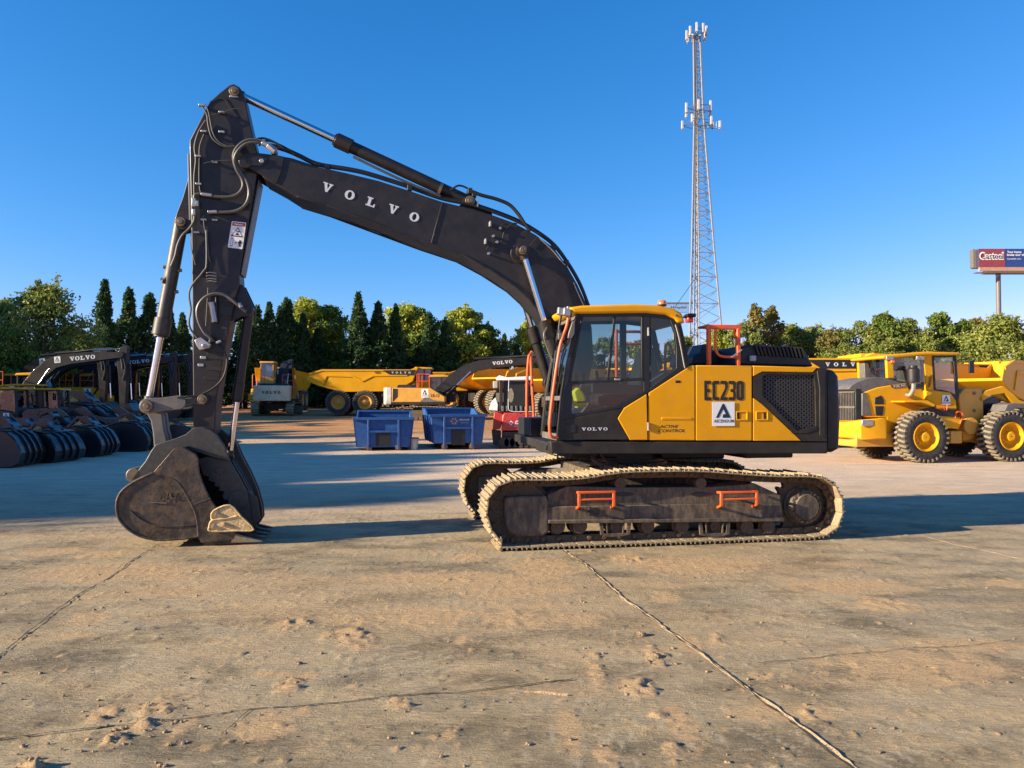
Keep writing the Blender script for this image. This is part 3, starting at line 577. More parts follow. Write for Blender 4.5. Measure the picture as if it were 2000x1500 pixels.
# roof
rt = UZ([(1113, 600), (1120, 610.5), (1135, 612.5), (1262, 611), (1300, 614.5), (1318, 622), (1324, 630), (1339, 631.5), (1333, 612), (1317, 602.5), (1283, 595.5), (1240, 593.5), (1136, 596.5)], cv0-.03)
roof = MB().prism(rt, cv0-.03, cv1+.03).build('cab_roof', 'yellow', cab, bevel=.03, seg=4)
a = P(1084, 620, cv1); m = MB(); m.prism(UZ([(1078, 617), (1084, 613), (1112, 611), (1112, 621), (1090, 624), (1078, 622)], cv1), cv1-.1, cv1+.02); m.build('roof_visor', 'yellow', cab, bevel=.015)
a = P(1293, 595, -1.1); m = MB(); m.lathe((a.x, -1.1, a.z-.02), (0, 0, 1), [(0, .055), (.02, .06)], n=20); bc = m.build('beacon', 'plastic', cab)
MB().lathe((a.x, -1.1, a.z+.0), (0, 0, 1), [(0, .056), (.03, .057), (.05, .045), (.062, .02)], n=20).build('beacon_lens', 'amber', bc)
a = P(1321, 616, cv0-.03); MB().lathe((a.x, cv0-.045, a.z), (0, 1, 0), [(0, .01), (0, .014), (.02, .016)], n=12).build('roof_bolt', 'pin', roof)
a = P(1340, 620, -.9); m = MB(); m.box((a.x-.01, -.98, a.z-.07), (a.x+.07, -.88, a.z-.005)); m.build('rear_lamp', 'red_light', cab, bevel=.01)
m = MB(); m.box((a.x-.01, -1.0, a.z-.002), (a.x+.10, -.85, a.z+.045)); m.bar((a.x-.06, -.93, a.z), (a.x, -.93, a.z), .03, .03); m.build('lamp_hood', 'plastic', cab, bevel=.012)
m = MB(); q = P(1318, 600, -.6); m.tube([q, (q.x+.35, -.55, q.z+.45)], .004, n=5, smooth=0); m.build('radio_aerial', 'plastic', cab)
# interior
zc = P(1150, 855, cv0).z; m = MB(); fl = UZ([(1100, 855), (1264, 855)], cv0)
m.box((fl[0][0], cv0+.08, zc-.02), (fl[1][0], cv1-.06, zc+.04)); m.build('cab_floor', 'interior', cab)
plate([(1100, 857), (1262, 857), (1262, 790), (1215, 806), (1120, 822), (1104, 822)], cv0+.06, cv0+.075, 'door_lining', 'interior', cab, bevel=0)
m = MB(); m.prism(UZ([(1262, 857), (1345, 857), (1345, 722), (1268, 770)], cv0), cv0+.06, cv1-.06); m.build('rear_shelf', 'interior', cab, bevel=.02)
m = MB(); m.prism(UZ([(1100, 857), (1262, 857), (1262, 790), (1120, 822)], cv0), cv1-.09, cv1-.05); m.build('far_wall', 'interior', cab)
sx = P(1225, 800, cv0).x; m = MB(); m.box((sx-.28, -1.16, 1.70), (sx+.22, -.66, 1.86)); m.loft([(sx+.16, -1.15, 1.8), (sx+.30, -1.15, 1.8), (sx+.30, -.67, 1.8), (sx+.16, -.67, 1.8)], [(sx+.36, -1.10, 2.45), (sx+.48, -1.10, 2.45), (sx+.48, -.72, 2.45), (sx+.36, -.72, 2.45)])
m.box((sx+.38, -1.02, 2.46), (sx+.48, -.80, 2.66)); m.build('seat', 'seat', cab, bevel=.05, seg=3)
m = MB(); m.box((sx-.05, -1.2, 1.2), (sx+.15, -.6, 1.7))
for y in (-1.24, -.60): m.loft([(sx-.40, y-.06, 1.86), (sx+.22, y-.06, 1.86), (sx+.22, y+.06, 1.86), (sx-.40, y+.06, 1.86)], [(sx-.40, y-.06, 1.98), (sx+.22, y-.06, 1.96), (sx+.22, y+.06, 1.96), (sx-.40, y+.06, 1.98)]); m.cyl((sx-.33, y, 1.97), (sx-.35, y, 2.14), .022, n=10)
m.build('armrest_console', 'interior', cab, bevel=.015)
m = MB(); m.bar((sx-.75, -.62, 1.5), (sx-.62, -.62, 2.1), .05, .05); m.box((sx-.70, -.68, 2.06), (sx-.60, -.46, 2.26)); m.build('monitor', 'plastic', cab, bevel=.01)
m = MB(); 
for y in (-.98, -.82): m.bar((sx-.72, y, zc+.05), (sx-.66, y, zc+.42), .02, .02); m.box((sx-.78, y-.05, zc+.08), (sx-.64, y+.05, zc+.10))
m.build('pedal_levers', 'steel', cab)
q = UZ([(1121, 765), (1128, 758), (1133, 756), (1140, 766), (1146, 775), (1147, 795), (1128, 798), (1125, 780)], cv0+.10); m = MB().prism(q, cv0+.12, cv0+.24); m.build('document_bag', 'bag', cab, bevel=.02, seg=3)
plate([(1128, 784), (1146, 783), (1146, 786), (1128, 787)], cv0+.110, cv0+.118, 'bag_print', 'dark_print', cab, bevel=0, vp=cv0+.10)
# ---- BOOM
bw = .27
up = [(474, 306), (479, 300), (508, 298.5), (538, 303), (569, 308), (624, 326), (678, 338), (740, 353), (796, 371), (861, 393), (926, 409), (960, 419), (1004, 435), (1046, 458), (1082, 484), (1108, 520), (1129, 557), (1147, 597), (1156, 640), (1160, 700), (1150, 745)]
lo = [(1105, 760), (1092, 720), (1084, 665), (1076, 640), (1056, 614), (1030, 583), (1004, 559), (976, 540), (952, 525), (900, 497), (822, 471), (740, 438), (680, 416), (640, 403), (581, 386), (553, 368), (513, 346), (490, 332), (474, 320), (470, 313)]
body = [p for p in up if p[0] > 500]+[p for p in lo if p[0] > 500]
q = UZ(body, -bw); m = MB(); m.prism(q, -bw, bw)
boom = m.build('boom', 'boom', EX, bevel=.014)
tip = UZ([(470, 313), (471, 307), (474, 302), (480, 299), (500, 298), (540, 302.5), (556, 306), (548, 340), (540, 359), (513, 343), (490, 330), (474, 320)], -bw-.012)
m = MB(); m.prism(tip, -bw-.012, -bw+.03); m.prism(tip, bw-.03, bw+.012); m.build('boom_tip_plate', 'boom', boom, bevel=.008)
# flanges along the lower edge and the butt strap
fl_ = UZ([(581, 386), (640, 404), (822, 472), (900, 498), (952, 526), (1004, 560), (1030, 584), (1056, 615), (1076, 641)], -bw-.0)
m = MB()
for i in range(len(fl_)-1):
    for sgn in (-1, 1):
        a = Vector((fl_[i][0], sgn*(bw+.01), fl_[i][1]+.012)); b = Vector((fl_[i+1][0], sgn*(bw+.01), fl_[i+1][1]+.012)); m.bar(a, b, .035, .022, up=(0, 0, 1))
m.build('boom_flange', 'boom', boom, bevel=.004)
a = P(864, 396, -bw-.004); b = P(843, 475, -bw-.004); MB().bar(a, b, .02, .012, up=(0, 1, 0)).build('boom_seam', 'boom', boom, bevel=.003)
# tip pin with lock plate
pz = c3(512, 316, -bw); m = MB(); m.cylv(pz, -bw-.045, -bw-.01, .028); 
m.build('boom_tip_pin', 'steel', boom, bevel=.004)
# boss at the tip: dark rounded end with bright rim
m = MB(); a = c3(480, 316, -bw-.012); m.cyl((a[0], -bw-.03, a[1]), (a[0], bw+.03, a[1]), .085, n=28); m.build('boom_tip_boss', 'boom', boom, bevel=.006)
plate([(478, 304), (500, 304), (523, 309), (520, 319), (508, 325), (486, 322), (478, 315)], -bw-.03, -bw-.014, 'pin_keeper', 'boom', boom)
# wordmark along the boom
sl = [(627, 371.5), (671, 386), (713.5, 400), (756, 414), (797.5, 429)]
e1 = (P(797, 429, -bw)-P(627, 371.5, -bw)).normalized(); e1z = Vector((-e1.z, 0, e1.x))
wordmark(boom, 'letter', [P(a, b, -bw-.004) for a, b in sl], e1, e1z, .128, .118)
# lamps, cable clips and grease banks on the boom side
m = MB()
for (px, py, r) in ((957, 439, .03), (948, 473, .026)): a = c3(px, py, -bw); m.loft([(a[0]-.012, -bw-.06, a[1]-.035), (a[0]+.012, -bw-.06, a[1]-.035), (a[0]+.012, -bw-.06, a[1]+.04), (a[0]-.012, -bw-.06, a[1]+.04)], [(a[0]-.02, -bw-.001, a[1]-.03), (a[0]+.02, -bw-.001, a[1]-.03), (a[0]+.02, -bw-.001, a[1]+.03), (a[0]-.02, -bw-.001, a[1]+.03)])
m.build('boom_lamp', 'galv', boom, bevel=.006)
m = MB()
for (px, py) in ((963, 462), (954, 496), (976, 447), (970, 474)): a = c3(px, py, -bw); m.lathe((a[0], -bw-.05, a[1]), (0, 1, 0), [(0, .008), (.0, .018), (.03, .02), (.05, .014)], n=12)
m.build('boom_knob', 'steel', boom)
m = MB(); V = -bw-.02
m.tube([P(963, 445, V), P(974, 448, V), P(983, 437, V), P(995, 440, V)], .007, n=6); m.tube([P(972, 478, V), P(980, 470, V), P(985, 452, V), P(1000, 437, V), P(1010, 437, V)], .008, n=6); m.tube([P(949, 488, V), P(957, 480, V), P(970, 487, V), P(972, 478, V)], .007, n=6); m.tube([P(1034, 481, V), P(1040, 474, V), P(1050, 462, V)], .007, n=6)
m.build('boom_cable', 'plastic', boom)
# round boss where the cylinders pin on
a = c3(1016, 495, -bw); m = MB(); m.cyl((a[0], -bw-.018, a[1]), (a[0], bw+.018, a[1]), .135, n=36); m.build('boom_boss', 'boom', boom, bevel=.006)
m = MB(); m.cyl((a[0], -bw-.20, a[1]), (a[0], bw+.20, a[1]), .055, n=24); m.build('boom_pin', 'pin', boom, bevel=.006)
# ribs casting the cylinder mounts: arm cylinder bracket on top
plate([(897, 402), (908, 386), (916, 382), (926, 386), (934, 397), (957, 408), (962, 419), (900, 404)], -.10, .10, 'cylinder_bracket', 'boom', boom, vp=-.1)
a = c3(918, 392, -.13); m = MB(); m.cylv(a, -.15, .15, .065); m.cylv(a, -.165, .165, .035); m.build('bracket_pin', 'pin', boom, bevel=.004)
m = MB(); a = P(932, 397, -.15); m.bar((a.x, -.15, a.z-.05), (a.x+.02, -.15, a.z+.05), .03, .02); m.build('lock_tab', 'steel', boom)
# ---- boom cylinders
def cylinder(name, ptop, pbot, frac, rr, rb, v, flip=False, eye=.085, parent=EX, barrel='boom', gland=1.25):
    a = Vector((ptop[0], v, ptop[1])); b = Vector((pbot[0], v, pbot[1])); k = a.lerp(b, frac)
    m = MB(); m.cyl(k, b, rb, n=28); d = (b-a).normalized(); m.cyl(k-d*.02, k+d*.20, rb*gland, n=28); m.cyl(k-d*.045, k-d*.02, rb*gland*.8, n=28)
    m.cyl((b.x, v-eye*.9, b.z), (b.x, v+eye*.9, b.z), eye, n=24); o = m.build(name, barrel, parent, bevel=.005)
    r = MB(); r.cyl(a, k, rr, n=24); r.build('cylinder_rod', 'chrome', o)
    e = MB(); e.cyl((a.x, v-eye*.8, a.z), (a.x, v+eye*.8, a.z), eye, n=24); e.cyl((a.x, v-eye*1.0, a.z), (a.x, v+eye*1.0, a.z), eye*.5, n=16); e.cyl(a, a+d*eye*1.5, rr*1.35, n=20); e.build('rod_eye', barrel, o, bevel=.004)
    return o
top = c3(1020, 489, -.40); bot = c3(1098, 745, -.40)
bc_ = cylinder('boom_cylinder', top, bot, .56, .045, .075, -.40); cylinder('boom_cylinder', top, bot, .56, .045, .075, .40)
m = MB(); m.cylv(top, -.50, -.475, .045); 
for k in range(3): m.cylv((top[0]+.02*math.cos(k*2.1), top[1]+.02*math.sin(k*2.1)), -.507, -.5, .009, n=8)
m.build('pin_cap', 'pin', bc_, bevel=.003)
m = MB(); d = (Vector((bot[0], -.4, bot[1]))-Vector((top[0], -.4, top[1]))).normalized(); k = Vector((top[0], -.4, top[1])).lerp(Vector((bot[0], -.4, bot[1])), .62)
m.tube([k+Vector((-.02, -.085, .05)), k+Vector((-.06, -.10, -.1)), k+d*.5+Vector((-.06, -.1, 0))], .014); m.build('cylinder_pipe', 'hose', bc_)
# ---- STICK
sw = .185
st = [(467, 169.5), (472, 176), (476, 185), (482, 212), (494.6, 269), (503, 300), (504, 335), (488, 421), (480, 464), (467, 536), (468, 553), (460, 581), (450, 627), (436, 697), (423, 777), (419, 846), (410, 858), (377, 850), (377, 777), (375, 576), (373, 421), (370, 290), (370, 274), (397, 222), (411, 197), (430, 180), (448, 166), (456, 163.5)]
q = UZ(st, -sw); m = MB(); m.prism(q, -sw, sw); stick = m.build('stick', 'boom', EX, bevel=.012)
# bucket cylinder lug and thumb lug
br = UZ([(371, 325), (366, 352), (357, 385), (345, 416), (341, 432), (345, 445), (355, 449), (366, 446), (374, 440)], -.13); m = MB(); m.prism(br, -.13, -.09); m.prism(br, .09, .13); m.build('cylinder_lug', 'boom', stick, bevel=.006)
a = c3(354, 434, -.13); m = MB(); m.cylv(a, -.165, .165, .06); m.cylv(a, -.185, .185, .03); m.build('lug_pin', 'pin', stick, bevel=.004)
br = UZ([(466, 556), (474, 556), (490, 590), (494, 600), (493, 610), (486, 618), (470, 618), (450, 628), (458, 585)], -.13); m = MB(); m.prism(br, -.13, -.09); m.prism(br, .09, .13); m.build('thumb_lug', 'boom', stick, bevel=.006)
a = c3(457, 178, -sw-.02); m = MB(); m.cylv(a, -sw-.03, sw+.03, .062); m.cylv(a, -sw-.05, sw+.05, .032); m.build('stick_top_pin', 'pin', stick, bevel=.005)
m = MB(); a = P(458, 189, -sw-.005); m.box((a.x-.055, -sw-.02, a.z-.012), (a.x+.045, -sw-.001, a.z+.010)); m.build('lock_plate', 'steel', stick, bevel=.003)
# cover plates on the stick side: doubler ridges
for pts in ([(397, 222), (411, 197), (428, 189), (440, 191), (450, 205), (466, 230), (464, 232), (448, 212), (438, 195), (428, 193), (413, 200)],):
    plate(pts, -sw-.008, -sw-.001, 'weld_seam', 'boom', stick, bevel=.002)
for (y0, y1, xl, xr) in ((588, 596, 428, 452), (614, 622, 425, 449), (636, 641, 424, 446), (658, 664, 410, 442), (686, 700, 404, 437), (712, 722, 402, 433), (736, 741, 398, 430)):
    plate([(xl, y0), (xr, y0+3), (xr-1, y1+3), (xl, y1)], -sw-.007, -sw-.001, 'wear_strip', 'charcoal', stick, bevel=.002)
# lighter sheet on the stick's inner face: its sky reflection put into the colour
m = MB(); t0 = P(487, 425, -.1); 
E1 = c3(503, 350, -sw); E2 = c3(468, 535, -sw)
m.loft([(E1[0]+.005, -.15, E1[1]), (E1[0]+.02, -.15, E1[1]), (E1[0]+.02, .15, E1[1]), (E1[0]+.005, .15, E1[1])], [(E2[0]+.005, -.15, E2[1]), (E2[0]+.02, -.15, E2[1]), (E2[0]+.02, .15, E2[1]), (E2[0]+.005, .15, E2[1])]); m.build('sheen_plate', 'greyhood', stick, bevel=.003)
# warning decal
W4 = [P(453, 432, -sw-.002), P(481, 435, -sw-.002), P(473.5, 487, -sw-.002), P(444.5, 483, -sw-.002)]
def dec(a, b): return W4[3].lerp(W4[2], a).lerp(W4[0].lerp(W4[1], a), b)
def dpoly(m, pts, d): m.add([dec(a, b)+Vector((0, -d, 0)) for a, b in pts], [tuple(range(len(pts)))])
m = MB(); dpoly(m, [(.04, 0), (.96, 0), (1, .03), (1, .97), (.96, 1), (.04, 1), (0, .97), (0, .03)], .002); wd = m.build('warning_decal', 'white', stick, flat=True)
m = MB(); dpoly(m, [(.06, .84), (.94, .84), (.94, .97), (.06, .97)], .004); m.build('decal_band', 'red', wd, flat=True)
m = MB()
T = [(.08, .44), (.92, .44), (.5, .80)]; t2 = [(.17, .475), (.83, .475), (.5, .76)]
for i in range(3): j = (i+1) % 3; dpoly(m, [T[i], T[j], t2[j], t2[i]], .004)
for pts in ([(.36, .50), (.64, .50), (.54, .58), (.46, .58)], [(.42, .60), (.50, .60), (.50, .64), (.42, .64)], [(.55, .60), (.63, .62), (.60, .66), (.53, .64)], [(.70, .08), (.84, .08), (.84, .32), (.70, .32)], [(.64, .20), (.90, .20), (.90, .26), (.64, .26)], [(.42, .19), (.56, .19), (.56, .22), (.42, .22)], [(.14, .06), (.30, .06), (.30, .08), (.14, .08)], [(.14, .34), (.30, .34), (.30, .36), (.14, .36)], [(.14, .06), (.16, .06), (.16, .36), (.14, .36)], [(.28, .06), (.30, .06), (.30, .36), (.28, .36)]): dpoly(m, pts, .004)
text('WARNING', wd, 'white', dec(.16, .875)+Vector((0, -.005, 0)), (W4[1]-W4[0]).normalized(), (W4[0]-W4[3]).normalized(), (W4[1]-W4[0]).length*.66, (W4[0]-W4[3]).length*.06, .02)
m.build('decal_figures', 'dark_print', wd, flat=True)
# ---- stick cylinder (rod from stick top to barrel on the boom)
cylinder('stick_cylinder', c3(457, 178, -.06), c3(918, 392, -.06), .425, .05, .082, 0, eye=.075, gland=1.22)
m = MB(); A = P(690, 296, -.1); B = P(860, 375, -.1)
m.tube([A+Vector((0, 0, -.07)), A.lerp(B, .5)+Vector((0, -.01, -.085)), B+Vector((0, 0, -.06))], .018, smooth=3); m.build('cylinder_pipe', 'hose', EX)
m = MB(); d = (P(918, 392, 0)-P(650, 275, 0)).normalized(); c_ = P(860, 369, -.05); m.cyl(Vector((c_.x, 0, c_.z))-d*.02, Vector((c_.x, 0, c_.z))+d*.02, .10, n=24); m.build('cylinder_band', 'pin', EX)
# ---- bucket cylinder (barrel up, rod down)
v = 0
cylinder('bucket_cylinder', c3(289, 790, 0), c3(354, 434, 0), .385, .043, .085, 0, eye=.07, gland=1.25, barrel='ear')
# small pipes on the bucket cylinder
m = MB(); A = P(345, 468, -.1); m.tube([P(343, 458, -.05), P(333, 510, -.05), P(326, 540, -.06), P(318, 548, -.07), P(319, 552, -.07)], .017); m.tube([P(326, 520, -.03), P(320, 545, -.04), P(318, 560, -.05)], .012); m.build('cylinder_pipe', 'hose', EX)
m = MB()
for (px, py) in ((319, 546), (324, 522), (352, 529), (345, 571), (322, 570)): a = P(px, py, -.03); m.lathe((a.x-.03, -.03, a.z), (1, 0, .2), [(0, .014), (0, .022), (.05, .022), (.05, .012)], n=10)
m.build('pipe_clamp', 'pin', EX)
# ---- linkage
pL = c3(289, 793, -.2); pB = c3(312, 884, -.2); pS = c3(397, 780, -.2); pM = c3(385, 852, -.25)
def linkplate(m, A, B, r1, r2, v0, v1, waist=.7):
    A = Vector((A[0], A[1])); B = Vector((B[0], B[1])); d = (B-A).normalized(); nn_ = Vector((-d.y, d.x)); pts = []
    th = math.atan2(nn_.y, nn_.x)
    for k in range(9): a = th+PI*k/8; pts.append((A.x+r1*math.cos(a), A.y+r1*math.sin(a)))
    M_ = A.lerp(B, .5); w = min(r1, r2)*waist; pts.append((M_.x-nn_.x*w, M_.y-nn_.y*w))
    for k in range(9): a = th+PI+PI*k/8; pts.append((B.x+r2*math.cos(a), B.y+r2*math.sin(a)))
    pts.append((M_.x+nn_.x*w, M_.y+nn_.y*w)); m.prism(pts, v0, v1)
pK = c3(350, 786, -.2); pK2 = c3(344, 788, -.2)
m = MB(); linkplate(m, pL, pK, .095, .088, -.235, -.195, .95); linkplate(m, pL, pK, .095, .088, .195, .235, .95); m.build('guide_link', 'greyhood', EX, bevel=.006)
m = MB(); linkplate(m, pK2, pS, .045, .075, -.215, -.19, .8); linkplate(m, pK2, pS, .045, .075, .19, .215, .8); m.build('link_arm', 'ear', EX, bevel=.006)
hl = UZ([(275, 793), (279, 780), (292, 776), (306, 781), (311, 795), (317, 810), (321, 840), (327, 862), (325, 888), (312, 900), (302, 893), (300, 870), (298, 845), (294, 822), (286, 808), (277, 803)], -.13)
m = MB(); m.prism(hl, -.13, -.02+.0); m.prism(hl, .02, .13); m.build('push_link', 'greyhood', EX, bevel=.015)
for p_, r_, w_ in ((pL, .062, .27), (pS, .05, .26), (pB, .055, .26), (pM, .085, .27)):
    m = MB(); m.cylv(p_, -w_, w_, r_); m.cylv(p_, -w_-.02, w_+.02, r_*.55); m.lathe((p_[0], -w_-.004, p_[1]), (0, 1, 0), [(0, r_*.9), (0, r_*1.15), (.03, r_*1.25), (.03, r_)], n=28)
    m.build('linkage_pin', 'pin', EX, bevel=.003)
# ---- BUCKET
S = 4.544
def bz(x, y): return (200+x/S, 760+y/S)
BV = -.56; BV1 = .56
side = [bz(*p) for p in ((450, 740), (300, 810), (185, 885), (135, 960), (118, 1040), (128, 1120), (165, 1190), (230, 1255), (330, 1310), (430, 1335), (520, 1348), (700, 1335), (845, 1315), (870, 1358), (890, 1366), (1120, 1348), (1165, 1330), (1180, 1280), (1080, 1120), (1010, 1050), (950, 960), (890, 830), (860, 740), (850, 620), (830, 575), (720, 512), (645, 520))]
sq = UZ(side, BV)
zmin = min(p[1] for p in sq); sq = [(u, z-zmin) if z < .3 else (u, z-zmin*(max(0, .9-z)/.6)) for u, z in sq] if zmin < 0 else sq
bucket = MB().prism(sq, BV, BV+.035).build('bucket', 'bucket', EX, bevel=.006)
MB().prism(sq, BV1-.035, BV1).build('far_side_plate', 'bucket', bucket, bevel=.006)
# shell sheet: follows the rounded back between the side plates
shell = sq[0:14]
m = MB(); 
cx = sum(p[0] for p in sq)/len(sq); cz = sum(p[1] for p in sq)/len(sq)
inn = [(u+(cx-u)*.06, z+(cz-z)*.06) for u, z in shell]
for i in range(len(shell)-1): m.loft([(shell[i][0], BV+.036, shell[i][1]), (shell[i+1][0], BV+.036, shell[i+1][1]), (inn[i+1][0], BV+.036, inn[i+1][1]), (inn[i][0], BV+.036, inn[i][1])], [(shell[i][0], BV1-.036, shell[i][1]), (shell[i+1][0], BV1-.036, shell[i+1][1]), (inn[i+1][0], BV1-.036, inn[i+1][1]), (inn[i][0], BV1-.036, inn[i][1])])
top_ = [sq[0], sq[26], sq[25]]
for a, b in ((sq[0], sq[26]), (sq[26], sq[25])): m.bar((a[0], 0, a[1]-.02), (b[0], 0, b[1]-.02), (BV1-BV-.075), .03, up=(0, 0, 1))
m.build('bucket_shell', 'bucket', bucket)
# raised rim and ribs on the near side plate
def rimline(pts, r, name='wear_rim', mat='bucket', v=BV-.006, par=None):
    m = MB(); m.tube([P(*bz(*p), v) for p in pts], r, n=8, smooth=4); return m.build(name, mat, par or bucket)
rimline([(450, 742), (300, 812), (188, 888), (138, 962), (124, 1040), (134, 1118), (170, 1186), (235, 1250), (335, 1305), (430, 1328), (520, 1338), (700, 1328), (845, 1308)], .016)
rimline([(450, 742), (520, 762), (600, 785), (660, 820), (710, 880), (750, 950), (795, 1030), (825, 1100), (845, 1200), (852, 1310)], .014)
rimline([(805, 1030), (870, 1005), (960, 970)], .012); rimline([(250, 1080), (330, 1150), (430, 1200), (540, 1220), (700, 1215), (840, 1200)], .009)
# raised side reinforcement
m = MB().prism(UZ([bz(*p) for p in ((455, 738), (640, 522), (718, 515), (828, 578), (848, 622), (858, 742), (888, 832), (948, 962), (1008, 1052), (1078, 1122), (1178, 1282), (1163, 1328), (1118, 1344), (892, 1360), (872, 1352), (858, 1310), (850, 1200), (830, 1100), (800, 1030), (755, 950), (715, 880), (664, 818), (604, 783))], BV), BV-.014, BV-.0005); m.build('side_reinforcement', 'bucket', bucket, bevel=.004)
# embossed mark on the side
e1_ = (P(*bz(600, 985), BV)-P(*bz(430, 1000), BV)); o_ = P(*bz(440, 1000), BV-.012); text('EMG', bucket, 'bucket', o_, Vector((1, 0, .10)).normalized(), Vector((.25, 0, 1)).normalized(), .27, .13, .02, depth=.006)
m = MB(); m.bar(P(*bz(420, 1002), BV-.012), P(*bz(570, 1012), BV-.012), .012, .012); m.bar(P(*bz(600, 925), BV-.012), P(*bz(615, 975), BV-.012), .012, .012); m.build('raised_mark', 'pin', bucket)
# side cutter
sc = UZ([bz(*p) for p in ((1130, 1028), (1345, 1248), (1200, 1258), (970, 1262), (945, 1225), (968, 1150), (985, 1080))], BV-.02); sc_o = MB().prism(sc, BV-.045, BV-.015).build('side_cutter', 'cutter', bucket, bevel=.01)
m = MB(); rl = lambda pts, r: m.tube([P(*bz(*p), BV-.045) for p in pts], r, n=8, smooth=3)
rl([(968, 1150), (985, 1082), (1130, 1030), (1230, 1130), (1342, 1247), (1200, 1256), (965, 1260), (948, 1222), (975, 1165), (1090, 1150), (1190, 1128)], .012); m.build('cutter_rib', 'cutter', sc_o)
for (x, y) in ((1010, 1110), (985, 1222), (1080, 1200)):
    a = P(*bz(x, y), BV-.045); b = P(*bz(x+85, y+28), BV-.045); m = MB(); m.cyl(a, b, .03, .008, n=12); m.build('cutter_boss', 'cutter', sc_o)
# teeth
lip = UZ([bz(1120, 1340), bz(1180, 1280)], BV)
tz0 = sq[16][1]
for k in range(5):
    vv = BV+.06+k*(BV1-BV-.12)/4; b0 = Vector((sq[16][0]-.03, vv, max(.055, sq[16][1]))); t0 = Vector((P(*bz(1413, 1300), BV).x, vv, .03))
    m = MB(); m.loft([(b0.x, vv-.055, b0.z+.055), (b0.x, vv+.055, b0.z+.055), (b0.x, vv+.055, b0.z-.045), (b0.x, vv-.055, b0.z-.045)], [(t0.x, vv-.02, t0.z+.008), (t0.x, vv+.02, t0.z+.008), (t0.x, vv+.02, t0.z-.006), (t0.x, vv-.02, t0.z-.006)])
    m.build('tooth', 'cutter' if k == 0 else 'bucket', bucket, bevel=.006)
m = MB(); m.box((sq[14][0], BV+.04, .008), (sq[16][0]+.02, BV1-.04, .05)); m.build('cutting_lip', 'bucket', bucket)
# ears
ear = [bz(*p) for p in ((800, 345), (880, 335), (960, 360), (1020, 410), (1080, 500), (1130, 640), (1000, 610), (930, 590), (840, 560), (720, 520), (640, 525), (560, 620), (450, 742), (300, 812), (245, 815), (300, 740), (380, 640), (430, 550), (470, 495), (520, 475), (640, 440), (740, 400))]
ev = -.30; e = UZ(ear, ev); m = MB(); m.prism(e, ev, ev+.05); m.prism(e, -ev-.05, -ev); ears = m.build('bucket_ears', 'ear', bucket, bevel=.008)
a = P(*bz(275, 765), ev); m = MB(); m.cylv((a.x, a.z), -.3, .3, .09); m.build('lifting_eye', 'pin', bucket, bevel=.01)
# ---- THUMB
th = [bz(*p) for p in ((850, 620), (935, 600), (1130, 640), (1200, 760), (1275, 900), (1300, 1010), (1320, 1200), (1290, 1200), (1160, 1060), (1110, 985), (1080, 985), (1060, 950), (1080, 910), (1030, 900), (1040, 870), (990, 860), (1000, 830), (940, 810), (945, 780), (890, 760))]
thp = UZ(th, -.24); thumb = MB().prism(thp, -.24, -.20).build('thumb', 'ear', EX, bevel=.005)
for vv in (-.07, .06, .19): MB().prism(thp, vv, vv+.04).build('thumb_plate', 'ear', thumb, bevel=.005)
thb = UZ([bz(*p) for p in ((1010, 370), (1100, 410), (1165, 480), (1215, 600), (1290, 740), (1360, 900), (1400, 1050), (1408, 1150), (1370, 1215), (1330, 1210), (1315, 1050), (1280, 900), (1190, 720), (1120, 560), (1050, 440))], .10)
m = MB(); m.prism(thb, .24, .30); m.prism(thb, .38, .42); m.build('thumb_plate', 'ear', thumb, bevel=.005)
q1 = c3(*bz(1205, 985), -.25); m = MB(); m.cylv(q1, -.255, .3, .12, n=28); q2 = c3(*bz(1040, 722), -.25); m.cylv(q2, -.25, .3, .05); m.build('thumb_tube', 'ear', thumb, bevel=.004)
m = MB()
for k in range(5):
    vv = -.16+k*.11; m.prism(UZ([bz(*p) for p in ((1280, 900), (1370, 960), (1400, 1150), (1350, 1225), (1320, 1200))], vv), vv, vv+.03)
m.build('thumb_tines', 'ear', thumb, bevel=.004)
cylinder('thumb_cylinder', c3(448, 893, .0), c3(487, 605, .0), .395, .034, .062, 0, eye=.06, gland=1.12)
# ---- HOSES along stick and boom
def hose(pts, r, v=-sw-.05, mat='hose', name='hose', par=None, n=8):
    m = MB(); m.tube([P(a, b, v+(c if c else 0)) for a, b, c in [(p+(0,))[:3] for p in pts]], r, n=n, smooth=7); return m.build(name, mat, par or EX)
Hs = 4.411
def hz(x, y, c=0): return (320+x/Hs, 140+y/Hs, c)
hose([hz(890, 620, -.05), hz(820, 592, -.05), hz(720, 590, -.06), hz(640, 640, -.06), hz(600, 720, -.05), hz(620, 830, -.03), hz(670, 920), hz(680, 990), hz(640, 1050), hz(560, 1080), hz(430, 1075), hz(330, 1055), hz(270, 1060), hz(262, 1090)], .020)
hose([hz(900, 640, -.04), hz(800, 610, -.08), hz(700, 625, -.08), hz(625, 700, -.07), hz(612, 780, -.04), hz(670, 880), hz(720, 960), hz(735, 1060), hz(700, 1150), hz(620, 1200), hz(500, 1212), hz(380, 1212)], .020)
hose([hz(330, 300), hz(370, 370), hz(380, 450), hz(410, 560), hz(470, 620), hz(530, 645), hz(610, 640)], .010)
hose([hz(355, 280), hz(385, 350), hz(420, 520), hz(470, 600), hz(540, 640)], .009)
hose([hz(360, 420, .02), hz(300, 520, .02), hz(265, 640, .02), hz(275, 760, .02), hz(262, 900, .02), hz(262, 1060, .02)], .012)
hose([hz(345, 540, .02), hz(310, 640, .02), hz(305, 760, .02), hz(305, 960, .02), hz(320, 1060, .02)], .008)
hose([hz(340, 790), hz(440, 770), hz(600, 762)], .005); hose([hz(370, 385), hz(500, 350), hz(600, 320), hz(660, 315)], .005)
